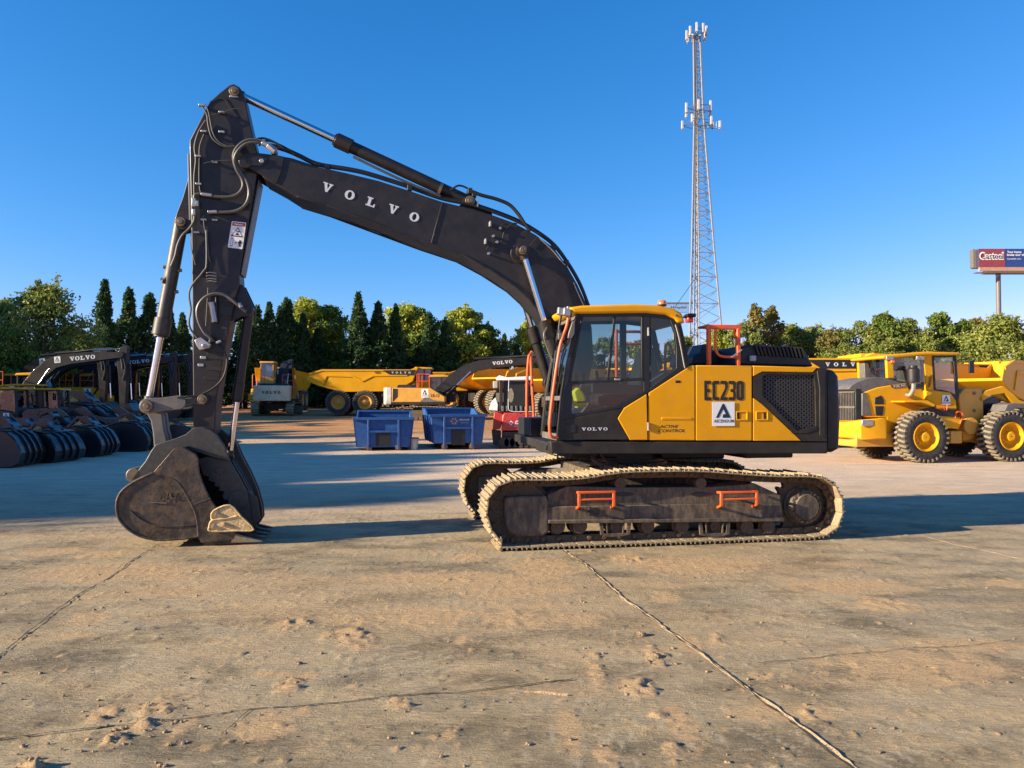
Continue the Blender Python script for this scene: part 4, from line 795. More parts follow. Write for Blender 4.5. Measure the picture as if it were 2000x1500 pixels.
hose([hz(262, 1190), hz(260, 1280), hz(220, 1350), hz(160, 1410), hz(120, 1490), (342, 500), (334, 520)], .017)
hose([hz(250, 1190, .02), hz(262, 1300, .02), hz(262, 1400, .02), (380, 480, .02), (379, 505, .02)], .007); hose([hz(340, 1240), hz(350, 1350), hz(375, 1450), (407, 500), (411, 512)], .006)
m = MB()
for (x, y, w_, h_) in ((262, 1130, .05, .11), (290, 1140, .04, .07), (262, 1215, .04, .08)): a = P(320+x/Hs, 140+y/Hs, -sw-.05); m.box((a.x-w_/2, -sw-.09, a.z-h_/2), (a.x+w_/2, -sw-.02, a.z+h_/2))
m.build('hose_manifold', 'steel', EX, bevel=.006)
m = MB()
for (x, y) in ((345, 515), (295, 728), (300, 968), (345, 1275), (440, 1278), (500, 520), (440, 780), (282, 1385), (500, 350), (325, 290)): a = P(320+x/Hs, 140+y/Hs, -sw-.03); m.box((a.x-.035, -sw-.05, a.z-.012), (a.x+.035, -sw-.001, a.z+.012))
m.build('hose_clamp', 'steel', EX, bevel=.003)
a = P(370, 300, -sw-.03); b = P(373, 430, -sw-.03); MB().bar((a.x-.01, -sw-.03, a.z), (b.x-.01, -sw-.03, b.z), .025, .02).build('cable_trunk', 'galv', EX, bevel=.003)
m = MB(); m.cyl(P(406, 414, -sw-.05), P(424, 414, -sw-.05), .024, n=12); m.cyl(P(393, 379, -sw-.05), P(414, 382, -sw-.05), .024, n=12); m.cyl(P(512, 279, -sw-.12), P(530, 286, -sw-.12), .035, n=12); m.cyl(P(524, 284, -sw-.12), P(538, 296, -sw-.12), .045, n=8); m.build('hose_coupling', 'steel', EX, bevel=.003)
Ks = 4.287
def kz(x, y, c=0): return (270+x/Ks, 450+y/Ks, c)
hose([kz(905, 680, -.02), kz(820, 610, -.05), kz(740, 550, -.05), kz(650, 530, -.05), kz(560, 560, -.05), kz(500, 640, -.05), kz(500, 740, -.05), kz(550, 850, -.05), kz(605, 900, -.05), kz(600, 935, -.03)], .021)
hose([kz(570, 0), kz(572, 280), kz(540, 350), kz(430, 500), kz(440, 660), kz(425, 760), kz(440, 830), kz(495, 900)], .013)
hose([kz(580, 0), kz(585, 150), kz(605, 265)], .006); hose([kz(585, 480), kz(575, 640), kz(565, 800)], .006)
hose([kz(600, 880, .02), kz(660, 950, .02), kz(720, 1010, .02), kz(742, 1100, .02), kz(715, 1220, .02), kz(640, 1310, .02), kz(520, 1375, .02), kz(400, 1395, .0), kz(330, 1400, .0)], .012, mat='plastic')
hose([kz(445, 0), kz(440, 110), kz(455, 200), kz(480, 290)], .006)
m = MB(); A = [P(*kz(x, y)[:2], -sw-.06) for x, y in ((475, 920), (530, 895), (615, 955), (600, 985), (520, 1005), (492, 965))]; q = [(p.x, p.z) for p in A]; m.prism(q, -sw-.10, -sw-.005); m.cyl(P(*kz(548, 965)[:2], -sw-.13), P(*kz(548, 965)[:2], -sw-.1), .025, n=12); m.cyl(P(*kz(840, 610)[:2], -sw-.09), P(*kz(865, 645)[:2], -sw-.09), .028, n=12); m.cyl(P(*kz(650, 945)[:2], -sw-.03), P(*kz(695, 925)[:2], -sw-.03), .02, n=8); m.build('valve_block', 'steel', EX, bevel=.008)
m = MB(); m.cyl(P(*kz(612, 600)[:2], -sw-.05), P(*kz(640, 770)[:2], -sw-.05), .038, n=16); m.build('filter_canister', 'steel', EX, bevel=.006)
m = MB(); A = P(*kz(655, 560)[:2], -sw-.03); B = P(*kz(660, 780)[:2], -sw-.03); m.bar(A, B, .02, .06, up=(0, 1, 0)); m.build('canister_guard', 'boom', EX, bevel=.003)
m = MB()
for y in (357, 382, 407, 428): m.tube([P(*kz(572, y)[:2], -sw-.02), P(*kz(600, y-6)[:2], -sw-.04), P(*kz(655, y+2)[:2], -sw-.03)], .008, n=6)
m.build('pipe_ends', 'steel', EX)
for (x, y) in ((545, 1065), (525, 1128)): a = P(*kz(x, y)[:2], -sw); MB().box((a.x-.035, -sw-.012, a.z-.018), (a.x+.035, -sw-.001, a.z+.018)).build('small_plate', 'steel', EX, bevel=.004)
# boom hoses: along the top
def bh(pts, r, v, mat='plastic', name='hose'): return hose([(a, b) for a, b in pts], r, v, mat, name)
for dv, dy_ in ((-.14, 0), (-.05, -3), (.06, -3)):
    bh([(530, 286+dy_), (560, 295+dy_), (585, 306+dy_), (620, 322+dy_), (680, 332+dy_), (720, 341+dy_), (796, 365+dy_), (861, 388+dy_), (926, 402+dy_), (1000, 428+dy_), (1045, 452+dy_), (1082, 480+dy_), (1110, 517+dy_), (1133, 557+dy_), (1150, 600+dy_)], .022, dv)
bh([(880, 372), (893, 363), (905, 364), (918, 371)], .014, -.1); 
for dv in (-.14, -.06): bh([(922, 374), (940, 381), (970, 389), (995, 400), (1012, 418), (1024, 436), (1036, 452)], .026, dv)
bh([(497, 273), (515, 270), (540, 280), (560, 295)], .015, -.24); bh([(505, 285), (520, 275), (545, 282), (575, 298)], .012, -.2)
m = MB()
for (px, py, v) in ((534, 292, -.2), (800, 366, -.16), (918, 372, -.12), (926, 378, -.12), (1082, 481, -.2), (1106, 512, -.2), (640, 329, -.16)): a = P(px, py, v); m.box((a.x-.03, v-.03, a.z-.05), (a.x+.03, v+.2, a.z+.03))
m.build('hose_bracket', 'plastic', EX, bevel=.006)
m = MB(); m.tube([P(a, b, -bw-.015) for a, b in ((1052, 464), (1078, 488), (1098, 512), (1104, 518))], .008, n=6); m.tube([P(a, b, -bw-.015) for a, b in ((1120, 552), (1132, 580), (1140, 597))], .009, n=6); m.build('pipe_run', 'steel', EX)
# grease line on the boom tip ring
# ================================================================== WORLD, SUN
SUN_EL = math.radians(18); SUN_AZ = math.radians(18.5)       # light travels towards +x, turned SUN_AZ towards +y
w = bpy.data.worlds.new('World'); bpy.context.scene.world = w; w.use_nodes = True; nt = w.node_tree
sky = nt.nodes.new('ShaderNodeTexSky'); sky.sky_type = 'NISHITA'; sky.sun_disc = False; sky.sun_elevation = SUN_EL
to_sun = Vector((-math.cos(SUN_AZ)*math.cos(SUN_EL), -math.sin(SUN_AZ)*math.cos(SUN_EL), math.sin(SUN_EL)))
sky.sun_rotation = math.atan2(to_sun.x, to_sun.y); sky.air_density = 1.0; sky.dust_density = .1; sky.ozone_density = 3; sky.altitude = 300
sep = nt.nodes.new('ShaderNodeSeparateColor'); cmb = nt.nodes.new('ShaderNodeCombineColor'); nt.links.new(sky.outputs[0], sep.inputs[0])
for k, (g_, a_) in enumerate(((1.87, SKY_RGB[0]), (.95, SKY_RGB[1]), (.80, SKY_RGB[2]))):    # deep autumn blue
    p_ = nt.nodes.new('ShaderNodeMath'); p_.operation = 'POWER'; p_.inputs[1].default_value = g_; nt.links.new(sep.outputs[k], p_.inputs[0])
    q_ = nt.nodes.new('ShaderNodeMath'); q_.operation = 'MULTIPLY'; q_.inputs[1].default_value = a_; nt.links.new(p_.outputs[0], q_.inputs[0]); nt.links.new(q_.outputs[0], cmb.inputs[k])
nt.links.new(cmb.outputs[0], nt.nodes['Background'].inputs[0]); nt.nodes['Background'].inputs[1].default_value = SKY_ST
sl_ = bpy.data.lights.new('sun', 'SUN'); sl_.energy = SUN_ST; sl_.angle = math.radians(.55); sl_.color = (1, .85, .62)
so = bpy.data.objects.new('sun', sl_); C.objects.link(so); so.rotation_euler = (-to_sun).to_track_quat('-Z', 'Y').to_euler(); so.location = (-20, -10, 30)
sc_ = bpy.context.scene; sc_.view_settings.view_transform = 'Standard'; sc_.view_settings.look = 'None'; sc_.view_settings.exposure = 0
try: sc_.cycles.max_bounces = 6; sc_.cycles.transparent_max_bounces = 12; sc_.cycles.use_denoising = True
except Exception: pass
# ================================================================== GROUND
def lattice(seed, n=256): return np.random.RandomState(seed).rand(n, n)
def vnoise(x, y, seed):
    L = lattice(seed); xi = np.floor(x).astype(int); yi = np.floor(y).astype(int); fx = x-xi; fy = y-yi; fx = fx*fx*(3-2*fx); fy = fy*fy*(3-2*fy)
    g = lambda a, b: L[a % 256, b % 256]
    return (g(xi, yi)*(1-fx)+g(xi+1, yi)*fx)*(1-fy)+(g(xi, yi+1)*(1-fx)+g(xi+1, yi+1)*fx)*fy
def fbm(x, y, seed, o=4, gain=.5):
    s = 0; a = 1; t = 0
    for k in range(o): s = s+a*vnoise(x*2**k+17.3*k, y*2**k+5.1*k, seed+k); t += a; a *= gain
    return s/t
def axis(lo, hi, f):
    out = [lo]
    while out[-1] < hi: out.append(out[-1]+f(out[-1]))
    return out
xs = [-1500, -800, -400, -200, -120, -80, -60, -48, -40, -32, -26, -21, -17, -14]+axis(-12, 12, lambda v: .022)+[13, 14, 16, 18, 21, 25, 30, 40, 55, 80, 120, 200, 400, 800, 1500]
ys = [-60, -20, -8, -2, 1, 2.2]+axis(3.0, 17, lambda v: max(.014, .0048*v))+axis(17.3, 90, lambda v: .3+.012*(v-17))+[100, 120, 160, 220, 350, 600, 1000, 2500]
xs = np.array(xs); ys = np.array(ys); GX, GY = np.meshgrid(xs, ys)
Zt = np.where(GY < 28, 0, np.where(GY < 62, .028*(GY-28), .95+.012*np.minimum(GY-62, 60)))
near = np.clip((17-GY)/3, 0, 1)*np.clip((12.5-np.abs(GX))/1, 0, 1)
# loose sand: broad drifts plus clumps, in metres on the slab
sand = np.clip((fbm(GX*.35, GY*.75, 3, 5)-.50)*5, 0, 1)
sand = np.clip(sand*.62*np.clip((GY-4.2)/3.5, .25, 1)+np.clip((fbm(GX*1.3+GY*.3, GY*3.1, 31, 4)-.56)*3, 0, 1)*.5, 0, 1)
H = (fbm(GX*.8, GY*.8, 50, 3)-.5)*.012+(fbm(GX*9, GY*9, 41, 3)-.5)*.004+np.clip(fbm(GX*24, GY*24, 45, 2)-.66, 0, 1)*.05
def blob(px, py, rx, ry, amp, rot=0, rough=1.0):
    """a heap or smear of sand measured on the slab"""
    cx, cy = ground_pt(px, py); k = cy/FPX; wx = rx*k; hy = max(.04, ry*cy*cy/(FPX*EYE)); c, s = math.cos(rot), math.sin(rot); R_ = 1.8*max(wx, hy)
    i0, i1 = np.searchsorted(xs, (cx-R_, cx+R_)); j0, j1 = np.searchsorted(ys, (cy-R_, cy+R_)); W_ = (slice(j0, j1), slice(i0, i1)); gx = GX[W_]; gy = GY[W_]
    if gx.size == 0: return
    dx_ = (gx-cx)*c+(gy-cy)*s; dy_ = -(gx-cx)*s+(gy-cy)*c; e = (dx_/wx)**2+(dy_/hy)**2
    mask = np.clip(1.35-e+(fbm(gx*11, gy*11, 77, 3)-.5)*2.2, 0, 1)*(e < 3)
    sand[W_] = np.maximum(sand[W_], mask*.95); lump = np.clip(fbm(gx*22, gy*22, 91, 4, .7)-.40, 0, 1)*2.6
    if amp > 0: H[W_] = np.maximum(H[W_], H[W_]*.5+mask*amp*.60*(.04+lump*rough))
for a in ((570, 1222, 40, 18, .045), (680, 1240, 46, 16, .045), (690, 1212, 60, 14, .02), (840, 1205, 110, 22, .012), (1010, 1210, 90, 22, .012), (1130, 1210, 60, 18, .012), (560, 1343, 26, 17, .05), (590, 1392, 22, 9, .04), (780, 1377, 27, 13, .06), (205, 1393, 32, 17, .045), (305, 1385, 45, 18, .05), (275, 1420, 22, 16, .05), (228, 1450, 28, 15, .075), (355, 1425, 16, 30, .012), (60, 1498, 34, 12, .08),
          (400, 1462, 18, 9, .03), (170, 1210, 44, 12, .012), (210, 1083, 60, 10, .02), (110, 1078, 60, 8, .015), (1285, 1287, 20, 24, .055), (1245, 1342, 34, 20, .05), (1162, 1310, 16, 44, .03), (1165, 1282, 14, 10, .05), (1350, 1258, 26, 22, .012), (1400, 1250, 20, 12, .03), (1300, 1168, 28, 12, .015), (1360, 1105, 140, 20, .012), (1225, 1092, 40, 10, .03), (1490, 1320, 22, 8, .03), (1735, 1180, 60, 14, .022, -.35), (1960, 1140, 40, 8, .01),
          (1060, 1110, 80, 24, .01), (910, 1090, 40, 9, .012), (1000, 1150, 150, 22, .006), (1180, 1475, 26, 20, .03), (1315, 1470, 22, 22, .03), (1330, 1415, 30, 50, .008), (1110, 1420, 24, 60, .008), (870, 1440, 18, 12, .03), (1280, 1395, 14, 10, .04), (1010, 1205, 30, 12, .03), (905, 1250, 18, 8, .02), (700, 1250, 40, 14, .03), (900, 1130, 200, 16, .0), (250, 1120, 200, 22, .0), (1650, 1145, 140, 14, .0), (1780, 1300, 200, 40, .0), (560, 1320, 60, 10, .01), (520, 1420, 60, 30, .008), (720, 1265, 30, 8, .012), (1870, 1260, 120, 14, .012), (1530, 1395, 120, 20, .0), (150, 1240, 40, 8, .01)): blob(*a[:5], rot=(a[5] if len(a) > 5 else 0))
rs = np.random.RandomState(5)
for k in range(90):   # small crumbs
    px = rs.uniform(0, 2000); py = 1075+425*rs.uniform(0, 1)**.9; blob(px, py, rs.uniform(2.5, 8), rs.uniform(2, 5), rs.uniform(.015, .04))
scuff = np.zeros_like(GX)
def stroke(px, py, ln, ang, wd=.011):
    cx, cy = ground_pt(px, py); R_ = ln; i0, i1 = np.searchsorted(xs, (cx-R_, cx+R_)); j0, j1 = np.searchsorted(ys, (cy-R_, cy+R_)); W_ = (slice(j0, j1), slice(i0, i1)); gx = GX[W_]-cx; gy = GY[W_]-cy
    if gx.size == 0: return
    c, s = math.cos(ang), math.sin(ang); a = gx*c+gy*s; b = -gx*s+gy*c; scuff[W_] = np.maximum(scuff[W_], np.clip(1.3-np.abs(b)/wd, 0, 1)*np.clip(1.2-(a/ln*2)**2, 0, 1))
for (cx_, cy_, sx_, sy_, n_, a0_) in ((1420, 1285, 120, 18, 34, 1.9), (1700, 1430, 110, 40, 46, 2.15), (1330, 1395, 130, 22, 26, 1.65), (1650, 1200, 200, 40, 40, 2.4), (1850, 1240, 120, 30, 30, 2.5), (700, 1310, 120, 30, 30, .5), (1000, 1300, 200, 30, 34, .6), (420, 1190, 200, 30, 30, .15), (1150, 1430, 120, 50, 20, 1.6), (900, 1200, 260, 60, 40, .2), (300, 1300, 250, 60, 30, .3)):
    for _ in range(n_): stroke(rs.normal(cx_, sx_), rs.normal(cy_, sy_), rs.uniform(.05, .32), a0_+rs.normal(0, .12), rs.uniform(.006, .014))
red = np.clip((GY-30+6*fbm(GX*.08, GY*.08, 12, 3))/10, 0, 1)
ruts = (fbm(GX*.25, GY*1.6, 61, 3)-.5)*.22*np.clip((GY-24)/10, 0, 1)*np.clip((110-GY)/10, 0, 1)
Zg = Zt+H*near+ruts
nv = len(xs); ny = len(ys); co = np.stack([GX, GY, Zg], -1).reshape(-1, 3).astype(np.float32)
i = np.arange((ny-1)*(nv-1)); r_ = i//(nv-1); c_ = i % (nv-1); a_ = r_*nv+c_; quads = np.stack([a_, a_+1, a_+nv+1, a_+nv], -1).astype(np.int32)
me = bpy.data.meshes.new('ground'); me.vertices.add(len(co)); me.vertices.foreach_set('co', co.ravel()); me.loops.add(quads.size); me.loops.foreach_set('vertex_index', quads.ravel()); me.polygons.add(len(quads))
me.polygons.foreach_set('loop_start', np.arange(0, quads.size, 4, dtype=np.int32)); me.polygons.foreach_set('use_smooth', np.ones(len(quads), dtype=bool)); me.update(); me.validate()
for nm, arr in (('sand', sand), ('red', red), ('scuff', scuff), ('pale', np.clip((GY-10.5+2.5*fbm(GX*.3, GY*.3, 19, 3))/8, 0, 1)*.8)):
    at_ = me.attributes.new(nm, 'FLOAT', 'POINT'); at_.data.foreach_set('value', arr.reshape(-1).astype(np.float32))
def ground_mat():
    m, nt, b, N, L = newmat('concrete_and_sand')
    tc = N('ShaderNodeTexCoord')
    def noise(s, d=6, r=.6, sc=(1, 1, 1), rz=0):
        mp = N('ShaderNodeMapping'); mp.inputs['Scale'].default_value = sc; mp.inputs['Rotation'].default_value = (0, 0, rz); L(tc.outputs['Object'], mp.inputs[0]); n_ = N('ShaderNodeTexNoise'); n_.inputs['Scale'].default_value = s; n_.inputs['Detail'].default_value = d; n_.inputs['Roughness'].default_value = r; L(mp.outputs[0], n_.inputs['Vector']); return n_.outputs['Fac']
    def rng(v, a, b_, c=0, d=1):
        r = N('ShaderNodeMapRange'); r.inputs['From Min'].default_value = a; r.inputs['From Max'].default_value = b_; r.inputs['To Min'].default_value = c; r.inputs['To Max'].default_value = d; L(v, r.inputs['Value']); return r.outputs[0]
    def mix(f, A, B, t='MIX'):
        x = N('ShaderNodeMix'); x.data_type = 'RGBA'; x.blend_type = t
        if isinstance(f, float): x.inputs[0].default_value = f
        else: L(f, x.inputs[0])
        for k, q in ((6, A), (7, B)):
            if isinstance(q, tuple): x.inputs[k].default_value = (*q, 1)
            else: L(q, x.inputs[k])
        return x.outputs[2]
    def mul(a, b_):
        x = N('ShaderNodeMath'); x.operation = 'MULTIPLY'; x.use_clamp = True; L(a, x.inputs[0])
        if isinstance(b_, float): x.inputs[1].default_value = b_
        else: L(b_, x.inputs[1])
        return x.outputs[0]
    base = mix(rng(noise(.55, 8, .62), .35, .65), (.225, .203, .160), (.385, .345, .275))
    base = mix(rng(noise(1.1, 8, .7, (1, 2.6, 1), .25), .42, .66), base, (.44, .365, .25))
    base = mix(mul(rng(noise(.9, 6, .7, (1, 1.6, 1), -.4), .47, .62), .85), base, (.115, .103, .08))
    base = mix(mul(rng(noise(6, 6, .75, (1, 4.5, 1), .35), .55, .70), .7), base, (.44, .39, .31))     # pale scrapes
    base = mix(mul(rng(noise(5, 5, .8, (1, 7, 1), -1.15), .57, .69), .8), base, (.45, .41, .34))
    base = mix(mul(rng(noise(7, 5, .8, (1, 6, 1), .12), .55, .68), .7), base, (.10, .088, .07))
    fine = rng(noise(95, 6, .85), .3, .7, .70, 1.30); 
    at1 = N('ShaderNodeAttribute'); at1.attribute_name = 'sand'; at2 = N('ShaderNodeAttribute'); at2.attribute_name = 'red'
    grain = noise(26, 8, .8, (1, 1.7, 1), .3); s1 = N('ShaderNodeMath'); s1.operation = 'MULTIPLY_ADD'; L(at1.outputs['Fac'], s1.inputs[0]); s1.inputs[1].default_value = 1.25; x2 = rng(grain, .35, .65, -.7, .5); L(x2, s1.inputs[2]); s1.use_clamp = True
    at3 = N('ShaderNodeAttribute'); at3.attribute_name = 'scuff'; base = mix(mul(at3.outputs['Fac'], .62), base, (.47, .44, .38))
    sandc = mix(rng(noise(9, 6, .7), .3, .7), (.50, .375, .245), (.38, .285, .19))
    col = mix(s1.outputs[0], base, sandc)
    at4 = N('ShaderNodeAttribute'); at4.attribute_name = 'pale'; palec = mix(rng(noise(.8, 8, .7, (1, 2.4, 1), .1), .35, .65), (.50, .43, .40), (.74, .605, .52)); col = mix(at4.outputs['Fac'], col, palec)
    redc = mix(rng(noise(.7, 8, .7, (1, 2.5, 1)), .35, .65), (.34, .16, .07), (.48, .30, .16)); col = mix(at2.outputs['Fac'], col, redc)
    x = N('ShaderNodeMix'); x.data_type = 'RGBA'; x.blend_type = 'MULTIPLY'; x.inputs[0].default_value = 1; L(col, x.inputs[6]); L(fine, x.inputs[7]); tinted = mix(1.0, x.outputs[2], (1.10, .985, .79), 'MULTIPLY'); L(tinted, b.inputs['Base Color'])
    b.inputs['Roughness'].default_value = .92; b.inputs['Specular IOR Level'].default_value = .25
    ad = N('ShaderNodeMath'); ad.operation = 'ADD'; L(rng(noise(70, 6, .75), 0, 1, 0, 1), ad.inputs[0]); L(rng(noise(14, 6, .7, (1, 2.5, 1), .3), 0, 1, 0, 2.0), ad.inputs[1])
    bp = N('ShaderNodeBump'); bp.inputs['Strength'].default_value = 1.0; bp.inputs['Distance'].default_value = .011; L(ad.outputs[0], bp.inputs['Height']); L(bp.outputs[0], b.inputs['Normal']); return m
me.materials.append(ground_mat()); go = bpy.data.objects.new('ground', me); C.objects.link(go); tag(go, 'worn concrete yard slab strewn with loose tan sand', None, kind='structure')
# slab joints: jagged dark slits, with sand squeezed along one of them
def joint(pts, wpx, mat, name, z=.012, jit=.4, sandside=0):
    g_ = [Vector((*ground_pt(a, b), 0)) for a, b in pts]; m = MB(); vs = []; rr = random.Random(len(pts)*7+int(pts[0][0])); path = []
    for i in range(len(g_)-1):
        L_ = (g_[i+1]-g_[i]).length; k = max(2, int(L_/.045))
        path += [g_[i].lerp(g_[i+1], t/k) for t in range(k)]
    path.append(g_[-1]); off = 0
    for i, p in enumerate(path):
        d = (path[min(i+1, len(path)-1)]-path[max(i-1, 0)]).normalized(); nn_ = Vector((-d.y, d.x, 0)); off = off*.85+rr.uniform(-1, 1)*.006*jit/.4; w_ = wpx*rr.uniform(.4, 1.3)
        c = p+nn_*(off+sandside); zz = z*rr.uniform(.6, 1.2) if sandside else z
        if sandside: vs += [c-nn_*w_+Vector((0, 0, 0)), c+Vector((0, 0, zz)), c+nn_*w_+Vector((0, 0, 0))]
        else: vs += [c-nn_*w_+Vector((0, 0, z)), c+nn_*w_+Vector((0, 0, z))]
    n_ = 3 if sandside else 2; fs = [(i*n_+k, i*n_+k+1, (i+1)*n_+k+1, (i+1)*n_+k) for i in range(len(path)-1) for k in range(n_-1)]
    m.add(vs, fs); o = m.build(name, mat, flat=True); tag(o, kind='structure'); return o
JR = [(1100, 1076), (1150, 1110), (1190, 1146), (1232, 1182), (1300, 1232), (1360, 1272), (1440, 1335), (1530, 1400), (1600, 1450), (1662, 1500), (1720, 1545)]
joint(JR, .007, 'crack', 'slab_joint', .0085, jit=.6); joint(JR, .011, 'sandridge', 'sand_ridge_joint', .013, sandside=.016)
joint([(-60, 1322), (0, 1282), (70, 1226), (110, 1192), (160, 1158), (215, 1128), (260, 1095), (312, 1064)], .008, 'crack', 'slab_joint', .0085)
joint([(-60, 1455), (0, 1446), (200, 1423), (400, 1401), (490, 1388), (600, 1380), (760, 1362), (900, 1352), (1000, 1343), (1120, 1329)], .0055, 'crack', 'slab_joint', .0085, jit=.5)
joint([(1480, 1297), (1620, 1282), (1780, 1268), (1900, 1262), (1975, 1252)], .0035, 'crack', 'slab_joint', .0085, jit=.8)
joint([(490, 1388), (465, 1410), (435, 1436)], .004, 'crack', 'slab_crack', .0085); joint([(1020, 1352), (1060, 1354), (1110, 1360)], .007, 'sandridge', 'sand_ridge_joint', .012, sandside=.001)
joint([(1800, 1046), (1860, 1062), (1920, 1075), (2010, 1096)], .022, 'sandridge', 'sand_ridge_joint', .006, sandside=.001)
joint([(1690, 932), (1780, 945), (1860, 958), (1950, 967)], .03, 'sandridge', 'sand_ridge_joint', .006, sandside=.001)
# loose stones and clods
rr = random.Random(3)
def clod_mb(m, c, r, seed):
    q = random.Random(seed); n1, n2 = 7, 5; vs = []
    for j in range(n2+1):
        t = PI*j/n2
        for k in range(n1): a = 2*PI*k/n1; e = r*q.uniform(.75, 1.2); vs.append((c[0]+e*math.sin(t)*math.cos(a)*1.2, c[1]+e*math.sin(t)*math.sin(a), c[2]+e*math.cos(t)*.65))
    m.add(vs, [(j*n1+k, j*n1+(k+1) % n1, (j+1)*n1+(k+1) % n1, (j+1)*n1+k) for j in range(n2) for k in range(n1)])
STN = [(1253, 1242, .032, 'pale round stone on the slab right of the long sandy joint'), (1283, 1285, .030, 'dirt clod in the sand heap just left of the long sandy joint'), (585, 1297, .016, 'small dark stone alone on the left of the slab'), (80, 1316, .014, 'small dark stone near the left slab joint')]
for k, (px, py, r, lb) in enumerate(STN):
    x, y = ground_pt(px, py); m = MB(); clod_mb(m, (0, 0, r*.4), r, k); o = m.build('stone', 'clod' if k < 2 else 'pin', flat=False, angle=70); o.location = (x, y, 0.0); tag(o, lb, 'stone')
m = MB()
for k in range(520):
    if rr.random() < .35:
        b = rr.choice([(570, 1222), (680, 1240), (560, 1343), (780, 1377), (205, 1393), (305, 1385), (228, 1450), (1285, 1290), (1245, 1342), (1162, 1285), (60, 1495), (275, 1420), (320, 1405)]); px = b[0]+rr.gauss(0, 22); py = b[1]+rr.gauss(0, 10)
    else: px = rr.uniform(-50, 2050); py = 1070+430*rr.random()
    x, y = ground_pt(px, py); clod_mb(m, (x, y, .004), rr.choice([.004, .005, .006, .007, .009, .013]), k)
o = m.build('gravel', 'clod', angle=60); tag(o, 'crumbs of tan dirt and grit scattered over the slab', None, kind='stuff')
# ================================================================== TREES
def quads_mesh(name, cen, size, nrm, asp, rs):
    """many small leaf-shaped faces: cen (n,3), size (n,), rough normal directions (n,3)"""
    n = len(cen); t = np.cross(nrm, rs.normal(size=(n, 3))); t /= np.linalg.norm(t, axis=1, keepdims=True)+1e-9; b = np.cross(nrm, t); b /= np.linalg.norm(b, axis=1, keepdims=True)+1e-9
    s = size[:, None]; a = asp
    co = np.stack([cen-t*s, cen-b*s*a+nrm*s*.15, cen+t*s, cen+b*s*a-nrm*s*.1], 1).reshape(-1, 3).astype(np.float32)
    me = bpy.data.meshes.new(name); me.vertices.add(n*4); me.vertices.foreach_set('co', co.ravel()); me.loops.add(n*4); me.loops.foreach_set('vertex_index', np.arange(n*4, dtype=np.int32)); me.polygons.add(n)
    me.polygons.foreach_set('loop_start', np.arange(0, n*4, 4, dtype=np.int32)); me.update(); return me
def limb_mesh(m, pts, r0, r1):
    pts = [Vector(p) for p in pts]
    for i in range(len(pts)-1): a = i/(len(pts)-1); b = (i+1)/(len(pts)-1); m.cyl(pts[i], pts[i+1], r0+(r1-r0)*a, r0+(r1-r0)*b, n=7)
def broad_crown(seed, h, wd, base, leaf=.15, nb=70, per=280, skew=.55):
    rs = np.random.RandomState(seed); cen = []; nr = []; blobs = []
    for k in range(nb):
        t = rs.uniform(0, 1)**.85; z = base+(h-base)*t; prof = math.sin(PI*min(1, (t*.92+.10)))**skew; ang = rs.uniform(0, 2*PI); rad = wd*prof*rs.uniform(.25, .95); r = wd*rs.uniform(.16, .38)*(1.1-.45*t)
        blobs.append((rad*math.cos(ang), rad*math.sin(ang), min(z, h-r*.6), r))
    for (x, y, z, r) in blobs:
        d = rs.normal(size=(per, 3)); d /= np.linalg.norm(d, axis=1, keepdims=True); rr_ = r*rs.uniform(.45, 1.12, size=(per, 1))**.7*(1+.25*np.sin(d[:, :1]*5+seed)); p = d*rr_*np.array([1.15, 1.15, .8])+np.array([x, y, z]); cen.append(p); nr.append(d*.6+rs.normal(size=d.shape)*.7)
        if rs.rand() < .5:   # stray sprays reaching out of the clump
            q = rs.normal(size=3); q[2] = abs(q[2]); q /= np.linalg.norm(q); k = per//8; tt = rs.uniform(.8, 1.7, size=(k, 1)); cen.append(q*tt*r+rs.normal(size=(k, 3))*.13*r+np.array([x, y, z])); nr.append(rs.normal(size=(k, 3)))
    cen = np.concatenate(cen); nr = np.concatenate(nr); nr /= np.linalg.norm(nr, axis=1, keepdims=True); me = quads_mesh('crown', cen, rs.uniform(.6, 1.3, len(cen))*leaf, nr, .62, rs)
    m = MB(); limb_mesh(m, [(0, 0, -.3), (.1, 0, h*.25), (-.05, .1, h*.5), (.1, 0, h*.8)], h*.022+.06, .04)
    for (x, y, z, r) in blobs[::2]: limb_mesh(m, [(0, 0, z*.45), (x*.5, y*.5, z*.8), (x, y, z)], .09, .03)
    return me, m
def cone_crown(seed, h, wd, base=.1, leaf=.17, n=7600, columnar=.75):
    rs = np.random.RandomState(seed); m = MB(); limb_mesh(m, [(0, 0, -.3), (0, 0, h*.5), (0, 0, h*.97)], h*.018+.05, .02); cen = []; nr = []
    nb = 150; per = n//nb
    for k in range(nb):
        t = (k+rs.rand())/nb; t = t**.85; z = base+(h-base)*t; R = wd*((1-t)**columnar)*(.82+.18*math.sin(z*1.7+seed))*rs.uniform(.75, 1.12)+.10; a = rs.uniform(0, 2*PI)
        s = rs.uniform(.12, 1, per)**.6; x = R*s; side = rs.normal(size=per)*(.30*R*(1.1-s)+.12); up_ = rs.normal(size=per)*.14+s*R*.32
        cen.append(np.stack([x*math.cos(a)-side*math.sin(a), x*math.sin(a)+side*math.cos(a), z+up_], 1)); q = rs.normal(size=(per, 3)); q[:, 0] += math.cos(a)*.5; q[:, 1] += math.sin(a)*.5; q[:, 2] += .5; nr.append(q)
        if k % 3 == 0: limb_mesh(m, [(0, 0, z), (R*.8*math.cos(a), R*.8*math.sin(a), z+R*.25)], .03, .01)
    cen = np.concatenate(cen); nr = np.concatenate(nr); nr /= np.linalg.norm(nr, axis=1, keepdims=True); return quads_mesh('crown', cen, rs.uniform(.6, 1.3, len(cen))*leaf, nr, .5, rs), m
